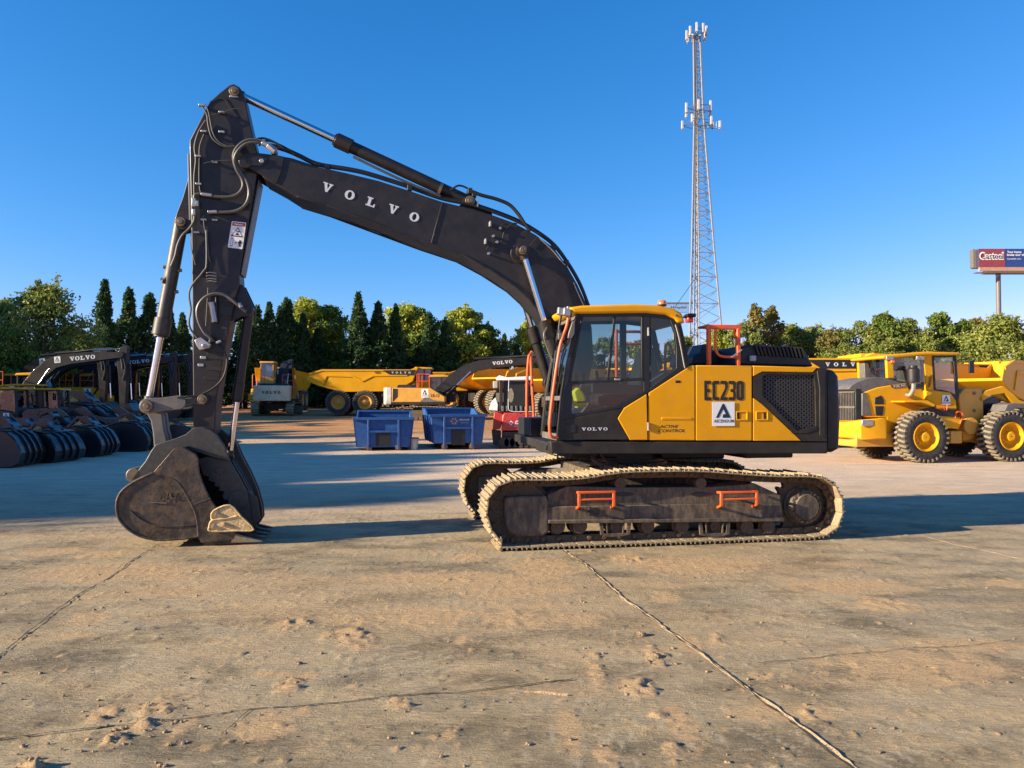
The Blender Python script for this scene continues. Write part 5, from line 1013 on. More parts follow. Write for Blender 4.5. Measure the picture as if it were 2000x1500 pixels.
TREES = {}; TH = {}
def tree_proto(key, fn, lf, *a, **k):
    me, m = fn(*a, **k); me.materials.append(LF[lf]); m_ = bpy.data.meshes.new('trunk'); m_.from_pydata(m.v, [], m.f); m_.materials.append(M['bark']); m_.update(); TREES[key] = (me, m_); a_ = np.empty(len(me.vertices)*3, dtype=np.float32); me.vertices.foreach_get('co', a_); TH[key] = float(np.percentile(a_[2::3], 99.9))
for s in range(3):
    tree_proto(('dec', s), broad_crown, 0, 11+s, 10, 3.6, .2); tree_proto(('lime', s), broad_crown, 1, 21+s, 10, 3.5, .2); tree_proto(('mid', s), broad_crown, 4, 31+s, 10, 3.9, .2, nb=54)
    tree_proto(('con', s+3), cone_crown, 2, 81+s, 12, 2.7+.4*s, n=9000, columnar=.7+.12*s)
    tree_proto(('con', s), cone_crown, 2, 41+s, 12, 3.3, n=10500, columnar=.92)
tree_proto(('rust', 0), cone_crown, 3, 51, 10, 2.3, n=5200, columnar=.62); tree_proto(('rust', 1), broad_crown, 3, 52, 10, 3.2, .3)
tree_proto(('fine', 0), broad_crown, 4, 61, 11, 4.4, .9, leaf=.135, nb=74, per=330, skew=.75); tree_proto(('fine', 1), broad_crown, 4, 62, 11, 4.2, 1.0, leaf=.135, nb=66, per=320, skew=.75)
tree_proto(('pine', 0), broad_crown, 4, 71, 9, 4.6, .2, leaf=.14, nb=80, per=260, skew=.8)
tr_r = random.Random(9)
def tree(key, x, y, h, label, group, name='tree', wide=1.0, rot=None):
    me, tk = TREES[key]; hb = TH[key]; s = h/hb; r = bpy.data.objects.new(name, None); C.objects.link(r); r.location = (x, y, terrain(y)); r.rotation_euler = (0, 0, tr_r.uniform(0, 6.28) if rot is None else rot); r.scale = (s*wide, s*wide, s)
    tag(r, label, 'tree', group)
    for nm, d in (('crown', me), ('trunk', tk)): o = bpy.data.objects.new(nm, d); C.objects.link(o); o.parent = r
    return r
def tree_px(key, px, top, D, label, group, name='tree', wide=1.0):
    p = at(px, D, top); return tree(key, p.x, D, p.z-terrain(D), label, group, name, wide)
GB = 'trees along the back edge of the yard'
CON = [(205, 546, 74), (252, 562, 78), (292, 573, 80), (333, 606, 80), (357, 612, 84), (502, 598, 78), (526, 590, 80), (548, 598, 82), (561, 582, 84), (592, 612, 82), (700, 572, 76), (739, 590, 76), (773, 594, 77), (838, 612, 82), (868, 625, 84), (985, 652, 84), (170, 668, 70), (395, 640, 82), (430, 640, 84), (470, 625, 84), (230, 640, 70), (312, 650, 74), (620, 640, 74), (720, 650, 72), (810, 650, 74), (890, 662, 76), (940, 668, 78), (1010, 672, 80)]
CL = {0: 'tallest dark conifer left of the raised excavator stick, narrow crown against the sky', 1: 'second slim dark conifer from the left, between two taller ones', 2: 'third dark conifer from the left, just left of the bucket cylinder', 3: 'dark conifer seen between bucket cylinder and stick', 5: 'dark conifer rising just right of the stick above the parked dump truck', 8: 'sharp tipped conifer left of the round yellow-green tree', 10: 'tallest pointed conifer in the middle of the back row', 11: 'pointed conifer right of the tallest one in the middle', 12: 'third pointed conifer in the middle, before the yellow-green crowns', 13: 'slender dark conifer right of the yellow-green crowns', 15: 'low dark conifer between the bright round tree and the boom cylinders'}
for i, (px, top, D) in enumerate(CON):
    D = 65+(px-205)*.020+(D-74)*.25+(3 if i >= 16 else 0)
    tree_px(('con', (i*5) % 6), px, top, D, CL.get(i, 'dark green conifer packed into the shaded back row of trees'), GB, 'conifer_tree', wide=.85+.16*(i % 3)+(0.25 if i >= 16 else 0))
DEC = [('fine', 0, 92, 548, 50, 1.0, 'big loose olive-green tree at the left behind the parked loaders'), ('fine', 1, -5, 585, 52, 1.0, 'wide green tree cut by the left edge of the photo'), ('dec', 0, 150, 640, 60, 1.0, 'low dark leafy tree beside the first conifer'), ('dec', 1, 20, 640, 46, .9, 'shaded leafy tree low at the far left'),
       ('lime', 0, 598, 584, 78, 1.0, 'round yellow-green tree with glowing crown in the middle of the back row'), ('dec', 2, 640, 597, 80, 1.0, 'round darker green tree right of the glowing yellow-green one'), ('lime', 1, 795, 594, 82, 1.0, 'yellow-green tree behind the third pointed conifer'), ('dec', 1, 818, 605, 84, 1.0, 'broad green tree before the slender dark conifer'),
       ('lime', 2, 905, 600, 84, 1.15, 'big round bright tree standing alone under the boom arch'), ('dec', 0, 945, 632, 86, 1.0, 'dark leafy tree at the right flank of the big round bright tree'), ('lime', 0, 1035, 625, 86, .9, 'bright leafy tree behind the boom cylinders'), ('dec', 1, 1085, 640, 86, 1.2, 'leafy tree hidden mostly behind the boom foot'),
       ('dec', 2, 560, 660, 70, 1.2, None), ('dec', 0, 660, 670, 70, 1.3, None), ('dec', 1, 780, 680, 70, 1.3, None), ('dec', 2, 900, 690, 74, 1.3, None), ('dec', 0, 480, 680, 72, 1.3, None), ('dec', 1, 360, 690, 68, 1.3, None), ('dec', 2, 260, 680, 64, 1.3, None), ('dec', 0, 1040, 690, 76, 1.3, None), ('dec', 1, 110, 690, 48, 1.2, None), ('dec', 2, 200, 690, 58, 1.3, None), ('dec', 1, 600, 700, 68, 1.4, None), ('dec', 2, 720, 700, 68, 1.4, None), ('dec', 1, 840, 700, 70, 1.4, None), ('dec', 0, 960, 700, 72, 1.4, None), ('dec', 1, 420, 700, 70, 1.4, None)]
for (kd, vr, px, top, D, wd_, lb) in DEC:
    if px > 160: D = 71+(px-205)*.020
    if lb is None and px > 130: kd, vr, top, D = 'con', vr % 3, top-30, D+1
    tree_px((kd, vr), px, top, D, lb or ('broad low dark conifer filling the shaded foot of the back row' if kd == 'con' else 'low dark leafy tree filling the shaded foot of the back row'), GB, 'conifer_tree' if kd == 'con' else 'leafy_tree', wd_*(1.25 if kd == 'con' else 1))
GR = 'autumn trees on the right beyond the parked haulers'
RT = [('mid', 0, 1180, 660, 90, 1.2, 'leafy tree mostly behind the cab'), ('mid', 1, 1250, 665, 88, 1.2, 'leafy tree seen through the cab door glass'), ('mid', 2, 1330, 655, 90, 1.1, 'leafy tree seen behind the rear cab pillar at the tower foot'), ('lime', 1, 1405, 640, 92, .8, 'bright leafy tree framed by the orange guard rail'), ('rust', 0, 1476, 594, 90, 1.25, 'narrow reddish tree right of the orange guard rail'), ('rust', 0, 1506, 598, 92, 1.3, 'narrow green and rust tree next to the reddish one'), ('mid', 0, 1450, 632, 88, .8, 'green tree low behind the guard rail corner'), ('mid', 1, 1545, 634, 96, 1.1, 'low green tree above the engine hood'), ('mid', 2, 1590, 636, 98, 1.1, 'dull green tree right of the low green one'),
      ('rust', 1, 1617, 644, 92, .9, 'rusty orange tree above the folded black stick'), ('dec', 1, 1645, 645, 96, 1.0, 'small dark tree next to the rusty orange one'), ('mid', 0, 1680, 628, 92, 1.0, 'mid green tree above the white lettered hauler body'), ('dec', 0, 1728, 612, 92, .85, 'round crowned oak, the taller of two above the loader hood'), ('mid', 1, 1775, 622, 92, .9, 'spreading green tree above the loader cab rear'), ('dec', 1, 1832, 611, 94, .85, 'tall round crowned oak above the loader cab'), ('dec', 2, 1880, 626, 94, .9, 'dark green tree between the oak and the billboard pole'), ('rust', 1, 1905, 622, 96, .9, 'reddish brown tree left of the billboard pole'), ('pine', 0, 1955, 614, 60, 1.0, 'broad bright green pine in front of the billboard pole'), ('pine', 0, 2035, 632, 64, 1.0, 'green pine cut by the right edge of the photo'), ('mid', 2, 1870, 690, 76, 1.2, None), ('mid', 0, 1780, 690, 78, 1.3, None), ('mid', 1, 1700, 690, 80, 1.3, None), ('mid', 2, 1620, 690, 82, 1.3, None), ('mid', 0, 1540, 690, 82, 1.3, None), ('mid', 1, 1450, 690, 82, 1.3, None), ('mid', 2, 1370, 690, 84, 1.3, None), ('mid', 0, 1120, 690, 84, 1.3, None), ('mid', 2, 1740, 660, 88, 1.3, None), ('mid', 1, 1810, 660, 88, 1.2, None), ('mid', 0, 1650, 670, 88, 1.3, None)]
for (kd, vr, px, top, D, wd_, lb) in RT: tree_px((kd, vr), px, top, D, lb or 'low leafy tree filling the foot of the right hand tree line', GR, 'leafy_tree', wd_)
# trees outside the frame on the left: their long shadows cross the yard
for i, (x, y, h, kd) in enumerate([(-39, 2.4, 13, 0), (-46, 1.6, 14.2, 1), (-44, 5.0, 14.2, 2), (-42, 7.4, 13.8, 1), (-47, 8.3, 15.5, 0), (-45, 10.6, 14.5, 0), (-40, 10.4, 12, 1), (-48, 13.0, 15, 2), (-44, 14.6, 13, 1), (-50, 16.4, 15.5, 0), (-43, 18.5, 12, 2), (-49, 20.5, 14.5, 1), (-46, 23.0, 12, 2), (-53, 23, 15, 0), (-45, 27, 11, 0), (-51, 29, 13, 1), (-36, 14.5, 10, 0), (-35, 25, 9.5, 0), (-34, 20, 9.5, 0), (-52, 33, 15, 0), (-56, 37, 17, 1), (-50, 37.5, 14, 2), (-58, 41.5, 17, 0), (-53, 41, 14, 1), (-55, 13, 15.5, 2), (-57, 19.5, 16.5, 1), (-54, 26, 14, 2)]):
    tree(('con' if i % 2 else 'dec', kd), x, y, h+(1.5 if i % 2 else 0), 'tall tree outside the left edge whose long shadow crosses the yard', 'trees along the left side of the yard', 'shade_tree', .62 if i % 2 else 1.0)
# ================================================================== TOWER
tb = at(1376, 120, 770); TB = Vector((tb.x, 120, terrain(120))); tt = at(1364, 120, 58).z
tw = root('cell_tower', TB, 0, 'tall grey lattice cell tower with three clusters of white antennas', 'cell tower'); HT = tt-TB.z
def tpos(k, z): # three legs tapering; k 0..2
    f = z/HT; R = (3.75*(1-f/.42)+2.05*(f/.42)) if f < .42 else (2.05+(f-.42)/(.35)*(-1.2) if f < .77 else .85-.25*(f-.77)/.23); a = math.radians((205, 325, 85)[k]+8); return Vector((R*math.cos(a)-1.0*f, R*math.sin(a), z))
zs_ = [0]; 
while zs_[-1] < HT-2.4: zs_.append(zs_[-1]+max(1.3, 3.0*(1-zs_[-1]/HT)))
zs_.append(HT-1.2)
for k in range(3):
    m = MB(); m.tube([tpos(k, z) for z in zs_], .15, n=6, smooth=0); m.build('tower_leg', 'galv', tw)
m = MB()
for i in range(len(zs_)-1):
    for k in range(3):
        a, b = tpos(k, zs_[i]), tpos((k+1) % 3, zs_[i]); c, d = tpos(k, zs_[i+1]), tpos((k+1) % 3, zs_[i+1]); t_ = .048
        m.cyl(a, d, t_, n=4); m.cyl(b, c, t_, n=4); 
        if i % 2 == 0: m.cyl(a, b, t_, n=4)
m.build('tower_bracing', 'galv', tw)
m = MB(); A0 = (tpos(0, 0)+tpos(1, 0))*.5; 
pts = [tpos(0, z).lerp(tpos(1, z), .30) for z in zs_]; m.tube(pts, .10, n=5, smooth=0); pts = [tpos(0, z).lerp(tpos(1, z), .12) for z in zs_]; m.tube(pts, .14, n=5, smooth=0); m.build('feed_cables', 'galv', tw)
tr_ = random.Random(4)
def cluster(zc, rad, nA, hA, arm=True):
    c0 = tpos(0, zc).lerp(tpos(1, zc), .5); c0.y = 0
    m = MB()
    for k in range(nA):
        a = 2*PI*k/nA+.3; p = c0+Vector((rad*math.cos(a), rad*math.sin(a), tr_.uniform(-.3, .3))); m.cyl(c0+Vector((0, 0, -.3)), p, .06, n=4); m.cyl(p+Vector((0, 0, -hA*.6)), p+Vector((0, 0, hA*.6)), .06, n=4)
        b = MB(); b.box((p.x-.17, p.y-.28, p.z-hA/2), (p.x+.17, p.y-.06, p.z+hA/2)); b.build('antenna', 'antenna', tw, bevel=.03)
        m.box((p.x-.16, p.y+.05, p.z-hA*.5), (p.x+.16, p.y+.3, p.z-hA*.1))
        q = 2*PI*(k+1)/nA+.3; m.cyl(p, c0+Vector((rad*math.cos(q), rad*math.sin(q), 0)), .05, n=4)
    m.build('antenna_mount', 'greyhood', tw)
zpx = lambda py: at(1364, 120, py).z-TB.z
cluster(zpx(66), 1.6, 9, 1.5); cluster(zpx(212), 2.2, 6, 1.6); cluster(zpx(243), 2.6, 5, 1.3)
m = MB()
for py, dx_ in ((240, 3.6), (250, 3.6)): z_ = zpx(py); m.cyl((0, 0, z_), (dx_-.9, 0, z_), .05, n=4)
for t in range(5): m.cyl((.4+t*.45, 0, zpx(250)), (.4+t*.45, 0, zpx(238)), .04, n=4)
m.build('side_arm', 'galv', tw); m = MB(); m.box((2.6, -.2, zpx(252)), (2.95, .2, zpx(236))); m.build('antenna', 'antenna', tw, bevel=.03)
# ================================================================== BILLBOARD
D = 150; L_ = at(1903, D, 486); R_ = at(2052, D, 484); B_ = at(1903, D, 522); P_ = at(1954, D, 615)
bb = root('billboard', (P_.x, D, terrain(D)), 0, 'maroon and blue roadside billboard on a single tall pole above the trees', 'billboard'); g0 = Vector((P_.x, D, terrain(D)))
lx, rx, zt_, zb_ = L_.x-g0.x, R_.x-g0.x, L_.z-g0.z, B_.z-g0.z; mx = at(1962, D, 500).x-g0.x
m = MB(); m.box((lx+.8, -.1, zb_), (rx, .1, zt_)); m.build('board', 'blueboard', bb); m = MB(); m.box((lx+.8, -.14, zb_), (mx, -.105, zt_)); m.build('maroon_panel', 'maroon', bb)
m = MB(); m.box((lx, .3, zb_), (lx+.25, 1.6, zt_)); m.box((lx+.25, .15, zb_-.1), (rx-.2, 1.5, zt_-.1)); m.build('back_board', 'greyhood', bb)
m = MB(); m.box((lx+.9, -.2, zb_-.75), (rx, .3, zb_-.02)); m.build('lower_beam', 'tan_beam', bb); m = MB(); m.box((lx-.6, -1.3, zb_-1.35), (rx-4, -.3, zb_-1.25)); m.box((lx+2, -.2, zb_-1.3), (rx-3, 1.2, zb_-.8)); m.build('catwalk', 'greyhood', bb)
m = MB(); m.cyl((0, .5, -.5), (0, .5, zb_-.7), .45, n=20); m.build('pole', 'greyhood', bb)
px = lambda x, y: (at(x, D, y).x-g0.x, -.15, at(x, D, y).z-g0.z)
a = px(1914, 506); w_ = px(1958, 506)[0]-a[0]; h_ = px(1914, 495)[2]-a[2]; text('Casteel', bb, 'white', (a[0]-.25, -.15, a[2]-.2), U, Z, w_+.4, h_+.5, .07, depth=.01); text('Casteel', bb, 'dark_print', a, U, Z, w_, h_, .0, depth=.05)
a = px(1966, 494.5); text('Your home', bb, 'white', (a[0], -.12, a[2]), U, Z, 2.9, .45, .03, depth=.02); a = px(1966, 500); text('loves our visits', bb, 'white', (a[0], -.12, a[2]), U, Z, 4.4, .45, .03, depth=.02); a = px(1966, 507); text('CasteelAir.com', bb, 'white', (a[0], -.12, a[2]), U, Z, 2.8, .28, .01, depth=.02)
# pale blue roadside sign just behind the cab roof
D = 140; a = at(1288, D, 592); b = at(1346, D, 611); sg = root('roadside_sign', ((a.x+b.x)/2, D, terrain(D)), 0, 'pale blue roadside sign half hidden behind the cab roof', 'sign'); cx_ = (a.x+b.x)/2; z0_ = terrain(D)
MB().box((a.x-cx_, -.15, b.z-z0_), (b.x-cx_, .15, a.z-z0_)).build('sign_board', 'hospital', sg, bevel=.03); m = MB(); m.cyl((0, .3, -.3), (0, .3, b.z-z0_), .3); m.build('pole', 'galv', sg); q = at(1310, D, 604); text('Hospital', sg, 'navy', (q.x-cx_, -.16, q.z-z0_), U, Z, 2.9, .6, .01)
q = MB(); q.box((a.x-cx_, -.2, a.z-z0_-.18), (b.x-cx_, .2, a.z-z0_+.12)); q.build('sign_cap', 'greyhood', sg)
# ================================================================== WHEELS (shared shapes)
def tyre_mb(r, w, nl=26, lug=.035):
    m = MB(); pr = [(-w/2+.03, r*.54), (-w/2, r*.60), (-w/2-.015, r*.80), (-w/2+.02, r*.93), (-w/2+.05, r-lug), (w/2-.05, r-lug), (w/2-.02, r*.93), (w/2+.015, r*.80), (w/2, r*.60), (w/2-.03, r*.54)]
    m.lathe((0, 0, 0), (0, 1, 0), pr, n=48, cap=False); return m
def tread_mb(r, w, nl=30, lug=.030):
    m = MB()
    for k in range(nl):
        for s in (-1, 1):
            a = 2*PI*(k+(.5 if s > 0 else 0))/nl; pts = []
            for (ta, y) in ((-.045, .02), (.045, .02), (.08, .50), (-.0, .50)): pts.append((a+ta*1.0+.04*y, s*y*w*.98))
            lo_ = [((r-lug-.01)*math.cos(q), y, (r-lug-.01)*math.sin(q)) for q, y in pts]; hi = [(r*math.cos(q), y*.98, r*math.sin(q)) for q, y in pts]; m.loft(lo_, hi)
            q = a+.05; y0 = s*w*.49; m.loft([((r-.01)*math.cos(q-.045), y0, (r-.01)*math.sin(q-.045)), ((r-.01)*math.cos(q+.045), y0, (r-.01)*math.sin(q+.045)), (r*.86*math.cos(q+.03), y0, r*.86*math.sin(q+.03)), (r*.86*math.cos(q-.03), y0, r*.86*math.sin(q-.03))],
                  [((r-.02)*math.cos(q-.045), y0+s*.02, (r-.02)*math.sin(q-.045)), ((r-.02)*math.cos(q+.045), y0+s*.02, (r-.02)*math.sin(q+.045)), (r*.86*math.cos(q+.03), y0+s*.015, r*.86*math.sin(q+.03)), (r*.86*math.cos(q-.03), y0+s*.015, r*.86*math.sin(q-.03))])
    return m
def rim_mb(r, w):
    m = MB(); m.lathe((0, -w/2-.005, 0), (0, 1, 0), [(.05, r*.46), (0.01, r*.53), (.0, r*.55), (.02, r*.56), (.02, r*.56), (w, r*.56)], n=40, cap=False)
    m2 = MB(); m2.lathe((0, -w/2+.0, 0), (0, 1, 0), [(.02, .02), (.02, r*.15), (.05, r*.20), (.14, r*.22), (.17, r*.36), (.14, r*.41), (.03, r*.48), (-.005, r*.53), (.03, r*.55)], n=40, cap=False); 
    for k in range(12): a = 2*PI*k/12; m2.cyl((r*.31*math.cos(a), -w/2+.12, r*.31*math.sin(a)), (r*.31*math.cos(a), -w/2+.18, r*.31*math.sin(a)), .018, n=6)
    m2.add(m.v, m.f); return m2
WP = {}
def wheel(parent, c, r, w, rim='yellow_bg', flip=False, name='wheel'):
    k = (r, w, rim)
    o = bpy.data.objects.new(name, None); C.objects.link(o); o.parent = parent; o.location = c; o.rotation_euler = (0, tr_.uniform(0, .3), PI if flip else 0)
    if k not in WP: WP[k] = (tyre_mb(r, w).build('tyre', 'rubber', o), tread_mb(r, w).build('tread', 'tread', o, flat=True), rim_mb(r, w).build('rim', rim, o))
    else:
        for s_ in WP[k]: q = s_.copy(); C.objects.link(q); q.parent = o
    return o
# ================================================================== WHEEL LOADER (detailed)
LD = Frame(12.0, 21.5, 0, math.radians(10)); Q = LD.P
ldr = froot('wheel_loader', LD, 'yellow wheel loader with grey hood parked right of the big excavator counterweight', 'wheel loader')
def lp(pts, v0, v1, name, mat, par=None, bevel=.015, **k): return MB().prism(LD.uz(pts, v0), v0, v1).build(name, mat, par or ldr, bevel=bevel, **k)
wr = Q(1810, 856, -.26); fr_ = Q(1977, 851, -.26); WR = .745
for (x, fl) in ((wr.x, 0), (fr_.x, 0)):
    wheel(ldr, (x, 0, WR), WR, .52, 'yellow_bg'); wheel(ldr, (x, 2.0, WR), WR, .52, 'yellow_bg', True)
ev0, ev1 = .35, 1.65
hdp = [(1657, 760), (1664, 752), (1675, 746), (1690, 740), (1714, 736), (1744, 741), (1771, 746), (1771, 749), (1740, 752), (1712, 757), (1688, 766), (1680, 765)]
lp(hdp, ev0+.02, ev1-.02, 'hood', 'greyhood'); lp([(1688, 709), (1696, 710), (1701, 726), (1716, 738), (1690, 742)], .9, 1.15, 'exhaust_fin', 'greyhood')
ec = lp([(1688, 766), (1712, 757), (1740, 752), (1771, 748), (1776, 760), (1800, 760), (1812, 772), (1826, 792), (1800, 800), (1772, 812), (1752, 830), (1744, 850), (1734, 856), (1732, 815), (1690, 815), (1684, 790)], ev0, ev1, 'engine_cover', 'yellow_bg', bevel=.03)
for pts in ([(1709, 777), (1722, 772), (1727, 781), (1727, 790), (1709, 790)], [(1709, 793), (1727, 793), (1726, 803), (1724, 812), (1711, 812)]): lp(pts, ev0-.012, ev0+.02, 'vent', 'plastic', ec)
lp([(1684, 768), (1691, 766), (1704, 812), (1684, 812)], ev0-.02, ev0+.03, 'grille_post', 'greyhood', ec)
x0 = Q(1682, 790, ev0).x; zt_ = Q(1682, 758, ev0).z; zb_ = Q(1682, 826, ev0).z; m = MB(); m.box((x0-.16, ev0+.02, zb_), (x0+.05, ev1-.02, zt_)); m.build('grille_core', 'plastic', ldr, bevel=.02)
m = MB()
for k in range(15): y = ev0+.10+k*.075; m.bar((x0-.18, y, zb_+.05), (x0-.18, y, zt_-.12), .02, .02)
for z in (zb_+.02, (zb_+zt_)/2-.05, zt_-.1): m.box((x0-.20, ev0+.03, z-.03), (x0-.16, ev1-.03, z+.03))
m.build('radiator_grille', 'greyhood', ldr)
x1 = Q(1734, 830, .12).x; m = MB(); zb2 = Q(1700, 860, .12).z; zt2_ = Q(1700, 818, .12).z
m.loft([(x0-.42, .62, zb2+.06), (x0-.1, .22, zb2), (x1-.1, .08, zb2), (x1, .12, zb2+.1), (x1, 1.88, zb2+.1), (x1-.1, 1.9, zb2), (x0-.1, 1.9, zb2), (x0-.38, 1.7, zb2+.06)], [(x0-.44, .62, zt2_-.12), (x0-.1, .22, zt2_-.02), (x1-.1, .08, zt2_+.05), (x1, .12, zt2_), (x1, 1.88, zt2_), (x1-.1, 1.9, zt2_+.05), (x0-.1, 1.9, zt2_-.02), (x0-.40, 1.7, zt2_-.12)]); m.build('rear_counterweight', 'yellow_bg', ldr, bevel=.05, seg=3)
a = Q(1683, 832, .15); b = Q(1706, 820, .15); MB().box((a.x, .13, a.z), (b.x, .19, b.z)).build('tail_lamp', 'steel', ldr, bevel=.02)
m = MB(); m.box((x0-.2, .3, .45), (wr.x+.4, 1.7, .85)); m.box((wr.x-.3, .2, .5), (wr.x+.3, 1.8, .95)); m.box((fr_.x-.3, .2, .5), (fr_.x+.3, 1.8, .95)); m.cylv((wr.x, WR), .1, 1.9, .2); m.cylv((fr_.x, WR), .1, 1.9, .2); m.box((wr.x+.4, .6, .55), (fr_.x-.2, 1.4, .9)); m.build('chassis', 'ochre', ldr, bevel=.03)
# cab
lc = bpy.data.objects.new('cab', None); C.objects.link(lc); lc.parent = ldr
lp([(1724, 697), (1731, 693), (1765, 690), (1806, 686.5), (1875, 688), (1878, 694), (1806, 694), (1728, 701)], .22, 1.78, 'cab_roof', 'yellow_bg', lc, bevel=.04, seg=3)
def lboth(pts, th, name, mat, par): 
    m = MB(); q = LD.uz(pts, .30); m.prism(q, .30, .30+th); m.prism(q, 1.70-th, 1.70); return m.build(name, mat, par, bevel=.01)
lboth([(1732, 699), (1744, 698), (1746, 738), (1734, 738)], .10, 'cab_post', 'yellow_bg', lc); lboth([(1804, 694), (1820, 694), (1824, 764), (1810, 762)], .10, 'cab_post', 'yellow_bg', lc); lboth([(1862, 694), (1868, 694), (1874, 776), (1868, 781)], .06, 'cab_post', 'plastic', lc)
dr = lp([(1820, 694), (1862, 694), (1862, 698), (1824, 698)], .295, .33, 'door_frame', 'plastic', lc, bevel=0); lp([(1820, 694), (1824, 694), (1828, 764), (1824, 764)], .292, .33, 'door_frame', 'plastic', lc, bevel=0); lp([(1824, 764), (1840, 766), (1858, 772), (1868, 781), (1868, 772), (1858, 766), (1840, 761), (1827, 760)], .29, .33, 'door_frame', 'plastic', lc, bevel=0)
for pts in ([(1826, 696), (1863, 696), (1868, 774), (1845, 764), (1828, 761)], [(1745, 700), (1804, 696), (1809, 747), (1746, 740)]):
    m = MB(); q = LD.uz(pts, .30); m.prism(q, .315, .32); m.prism(q, 1.68, 1.685); m.build('cab_window', 'glass', lc, flat=True)
m = MB(); a = Q(1790, 756, .4); m.box((Q(1745, 745, .4).x, .42, 1.0), (Q(1866, 780, .4).x, 1.6, a.z+.02)); m.box((a.x, .7, a.z), (a.x+.5, 1.25, a.z+.12)); m.loft([(a.x-.1, .7, a.z), (a.x+.05, .7, a.z), (a.x+.05, 1.25, a.z), (a.x-.1, 1.25, a.z)], [(a.x-.25, .75, a.z+.75), (a.x-.12, .75, a.z+.75), (a.x-.12, 1.2, a.z+.75), (a.x-.25, 1.2, a.z+.75)]); m.bar((a.x+.75, 1, a.z), (a.x+.6, 1, a.z+.35), .06, .06); m.build('cab_interior', 'interior', lc, bevel=.02)
cb = lp([(1808, 762), (1826, 762), (1857, 766), (1868, 782), (1870, 800), (1835, 798), (1826, 790), (1808, 780)], .26, 1.74, 'cab_base', 'yellow_bg', bevel=.04)
a = Q(1839.5, 790.5, .26); b = Q(1855, 771.5, .26); badge(cb, (a.x, .245, a.z), U, Z, b.x-a.x, b.z-a.z)
m = MB()
for k in range(8): a = Q(1812+k*.4, 757-k*2.6, .29); m.bar((a.x, .285, a.z), (a.x+.09, .285, a.z+.06), .008, .012, up=(0, 1, 0))
m.build('vent_slots', 'dark_print', lc)
a = Q(1784, 747, .08); zt3 = Q(1784, 714, .08).z; m = MB(); m.lathe((a.x, .08, a.z), (0, 0, 1), [(0, .10), (0, .16), (.05, .17), (.12, .165), (.30, .175), (.38, .17), (.42, .12), (.44, .11), (zt3-a.z, .11), (zt3-a.z, .05)], n=28); m.build('air_cleaner', 'plastic', ldr)
m = MB(); m.tube([Q(1784, 747, .08), Q(1784, 758, .10), Q(1781, 767, .16), Q(1776, 772, .24), Q(1771, 771, .34)], .065, n=14); m.build('intake_pipe', 'steel', ldr)
a = Q(1744, 757.5, ev0); b = Q(1770, 752.5, ev0); q = MB(); q.prism(LD.uz([(1739, 752.5), (1771, 749.5), (1769, 756), (1745, 758.5)], ev0-.012), ev0-.014, ev0-.002); np_ = q.build('name_plate', 'plastic', ldr)
c = Q(1744, 757.4, ev0-.015); d = Q(1766, 755.2, ev0-.015); e = (d-c).normalized(); wordmark(np_, 'letter', [c+(d-c)*(i/4.4) for i in range(5)], e, Z, .075, .066)
lp([(1766, 783), (1812, 782), (1828, 790), (1824, 795), (1800, 786), (1767, 786)], -.22, .36, 'fender', 'yellow_bg')
lp([(1831, 812), (1876, 815), (1877, 826), (1873, 838), (1851, 836), (1838, 826)], .0, .5, 'step_bracket', 'yellow_bg'); lp([(1857, 842), (1879, 842), (1879, 866), (1857, 866)], .05, .5, 'tool_box', 'ochre')
m = MB(); m.tube([Q(1866, 816, -.02), Q(1867, 808, -.02), Q(1871, 804, -.02), Q(1878, 806, -.02), Q(1880, 813, -.02), Q(1876, 825, -.02), Q(1874, 831, .02)], .02); m.tube([Q(1824, 790, .05), Q(1828, 797, .05), Q(1843, 801, .05), Q(1850, 801, .05)], .012); m.tube([Q(1838, 790, .2), Q(1848, 802, .2), Q(1850, 790, .2)], .012); m.build('ladder_rail', 'orange', ldr)
lp([(1872, 772), (1884, 758), (1918, 757), (1921, 790), (1922, 815), (1915, 838), (1900, 858), (1882, 860), (1880, 820), (1876, 800)], .45, 1.55, 'front_frame', 'ochre', bevel=.03)
a = Q(1898, 832, .3); m = MB(); m.cylv((a.x, a.z), .30, 1.7, .25, n=28); m.build('fuel_barrel', 'ochre', ldr, bevel=.02)
for py in (768, 802): a = Q(1903, py, .44); MB().cylv((a.x, a.z), .43, .5, .05).build('hinge_pin', 'pin', ldr)
lp([(1910, 778), (1926, 763), (1944, 758), (1960, 754), (1978, 768), (1990, 780), (2040, 800), (2036, 812), (1985, 792), (1962, 768), (1938, 772), (1916, 786)], .45, .62, 'lift_arm', 'yellow_bg'); lp([(1910, 778), (1944, 758), (1960, 754), (1990, 780), (2040, 800), (2036, 812), (1985, 792), (1938, 772)], 1.4, 1.55, 'lift_arm', 'yellow_bg')
lp([(1916, 784), (1944, 774), (1958, 792), (1974, 802), (1955, 806), (1930, 812)], .5, 1.5, 'loader_linkage', 'blackbkt'); lp([(1962, 803), (1968, 790), (1980, 787), (2030, 790), (2040, 806), (2030, 800), (1985, 797), (1970, 806)], -.2, .35, 'front_fender', 'greyhood'); lp([(1962, 803), (1968, 790), (2030, 790), (2040, 806), (2030, 800), (1985, 797)], 1.65, 2.2, 'front_fender', 'greyhood')
m = MB(); m.bar(Q(1868, 706, .2), Q(1893, 706, .0), .02, .02); a = Q(1897, 712, .0); m.box((a.x-.10, -.05, a.z-.25), (a.x+.06, .0, a.z+.12)); m.bar(Q(1871, 694, .2), Q(1898, 702, .0), .02, .02); m.build('mirror', 'plastic', lc, bevel=.01)
m = MB()
for px in (1733, 1740, 1792, 1800): a = Q(px, 699, .25); m.box((a.x-.06, .2, a.z-.06), (a.x+.06, .3, a.z+.05))
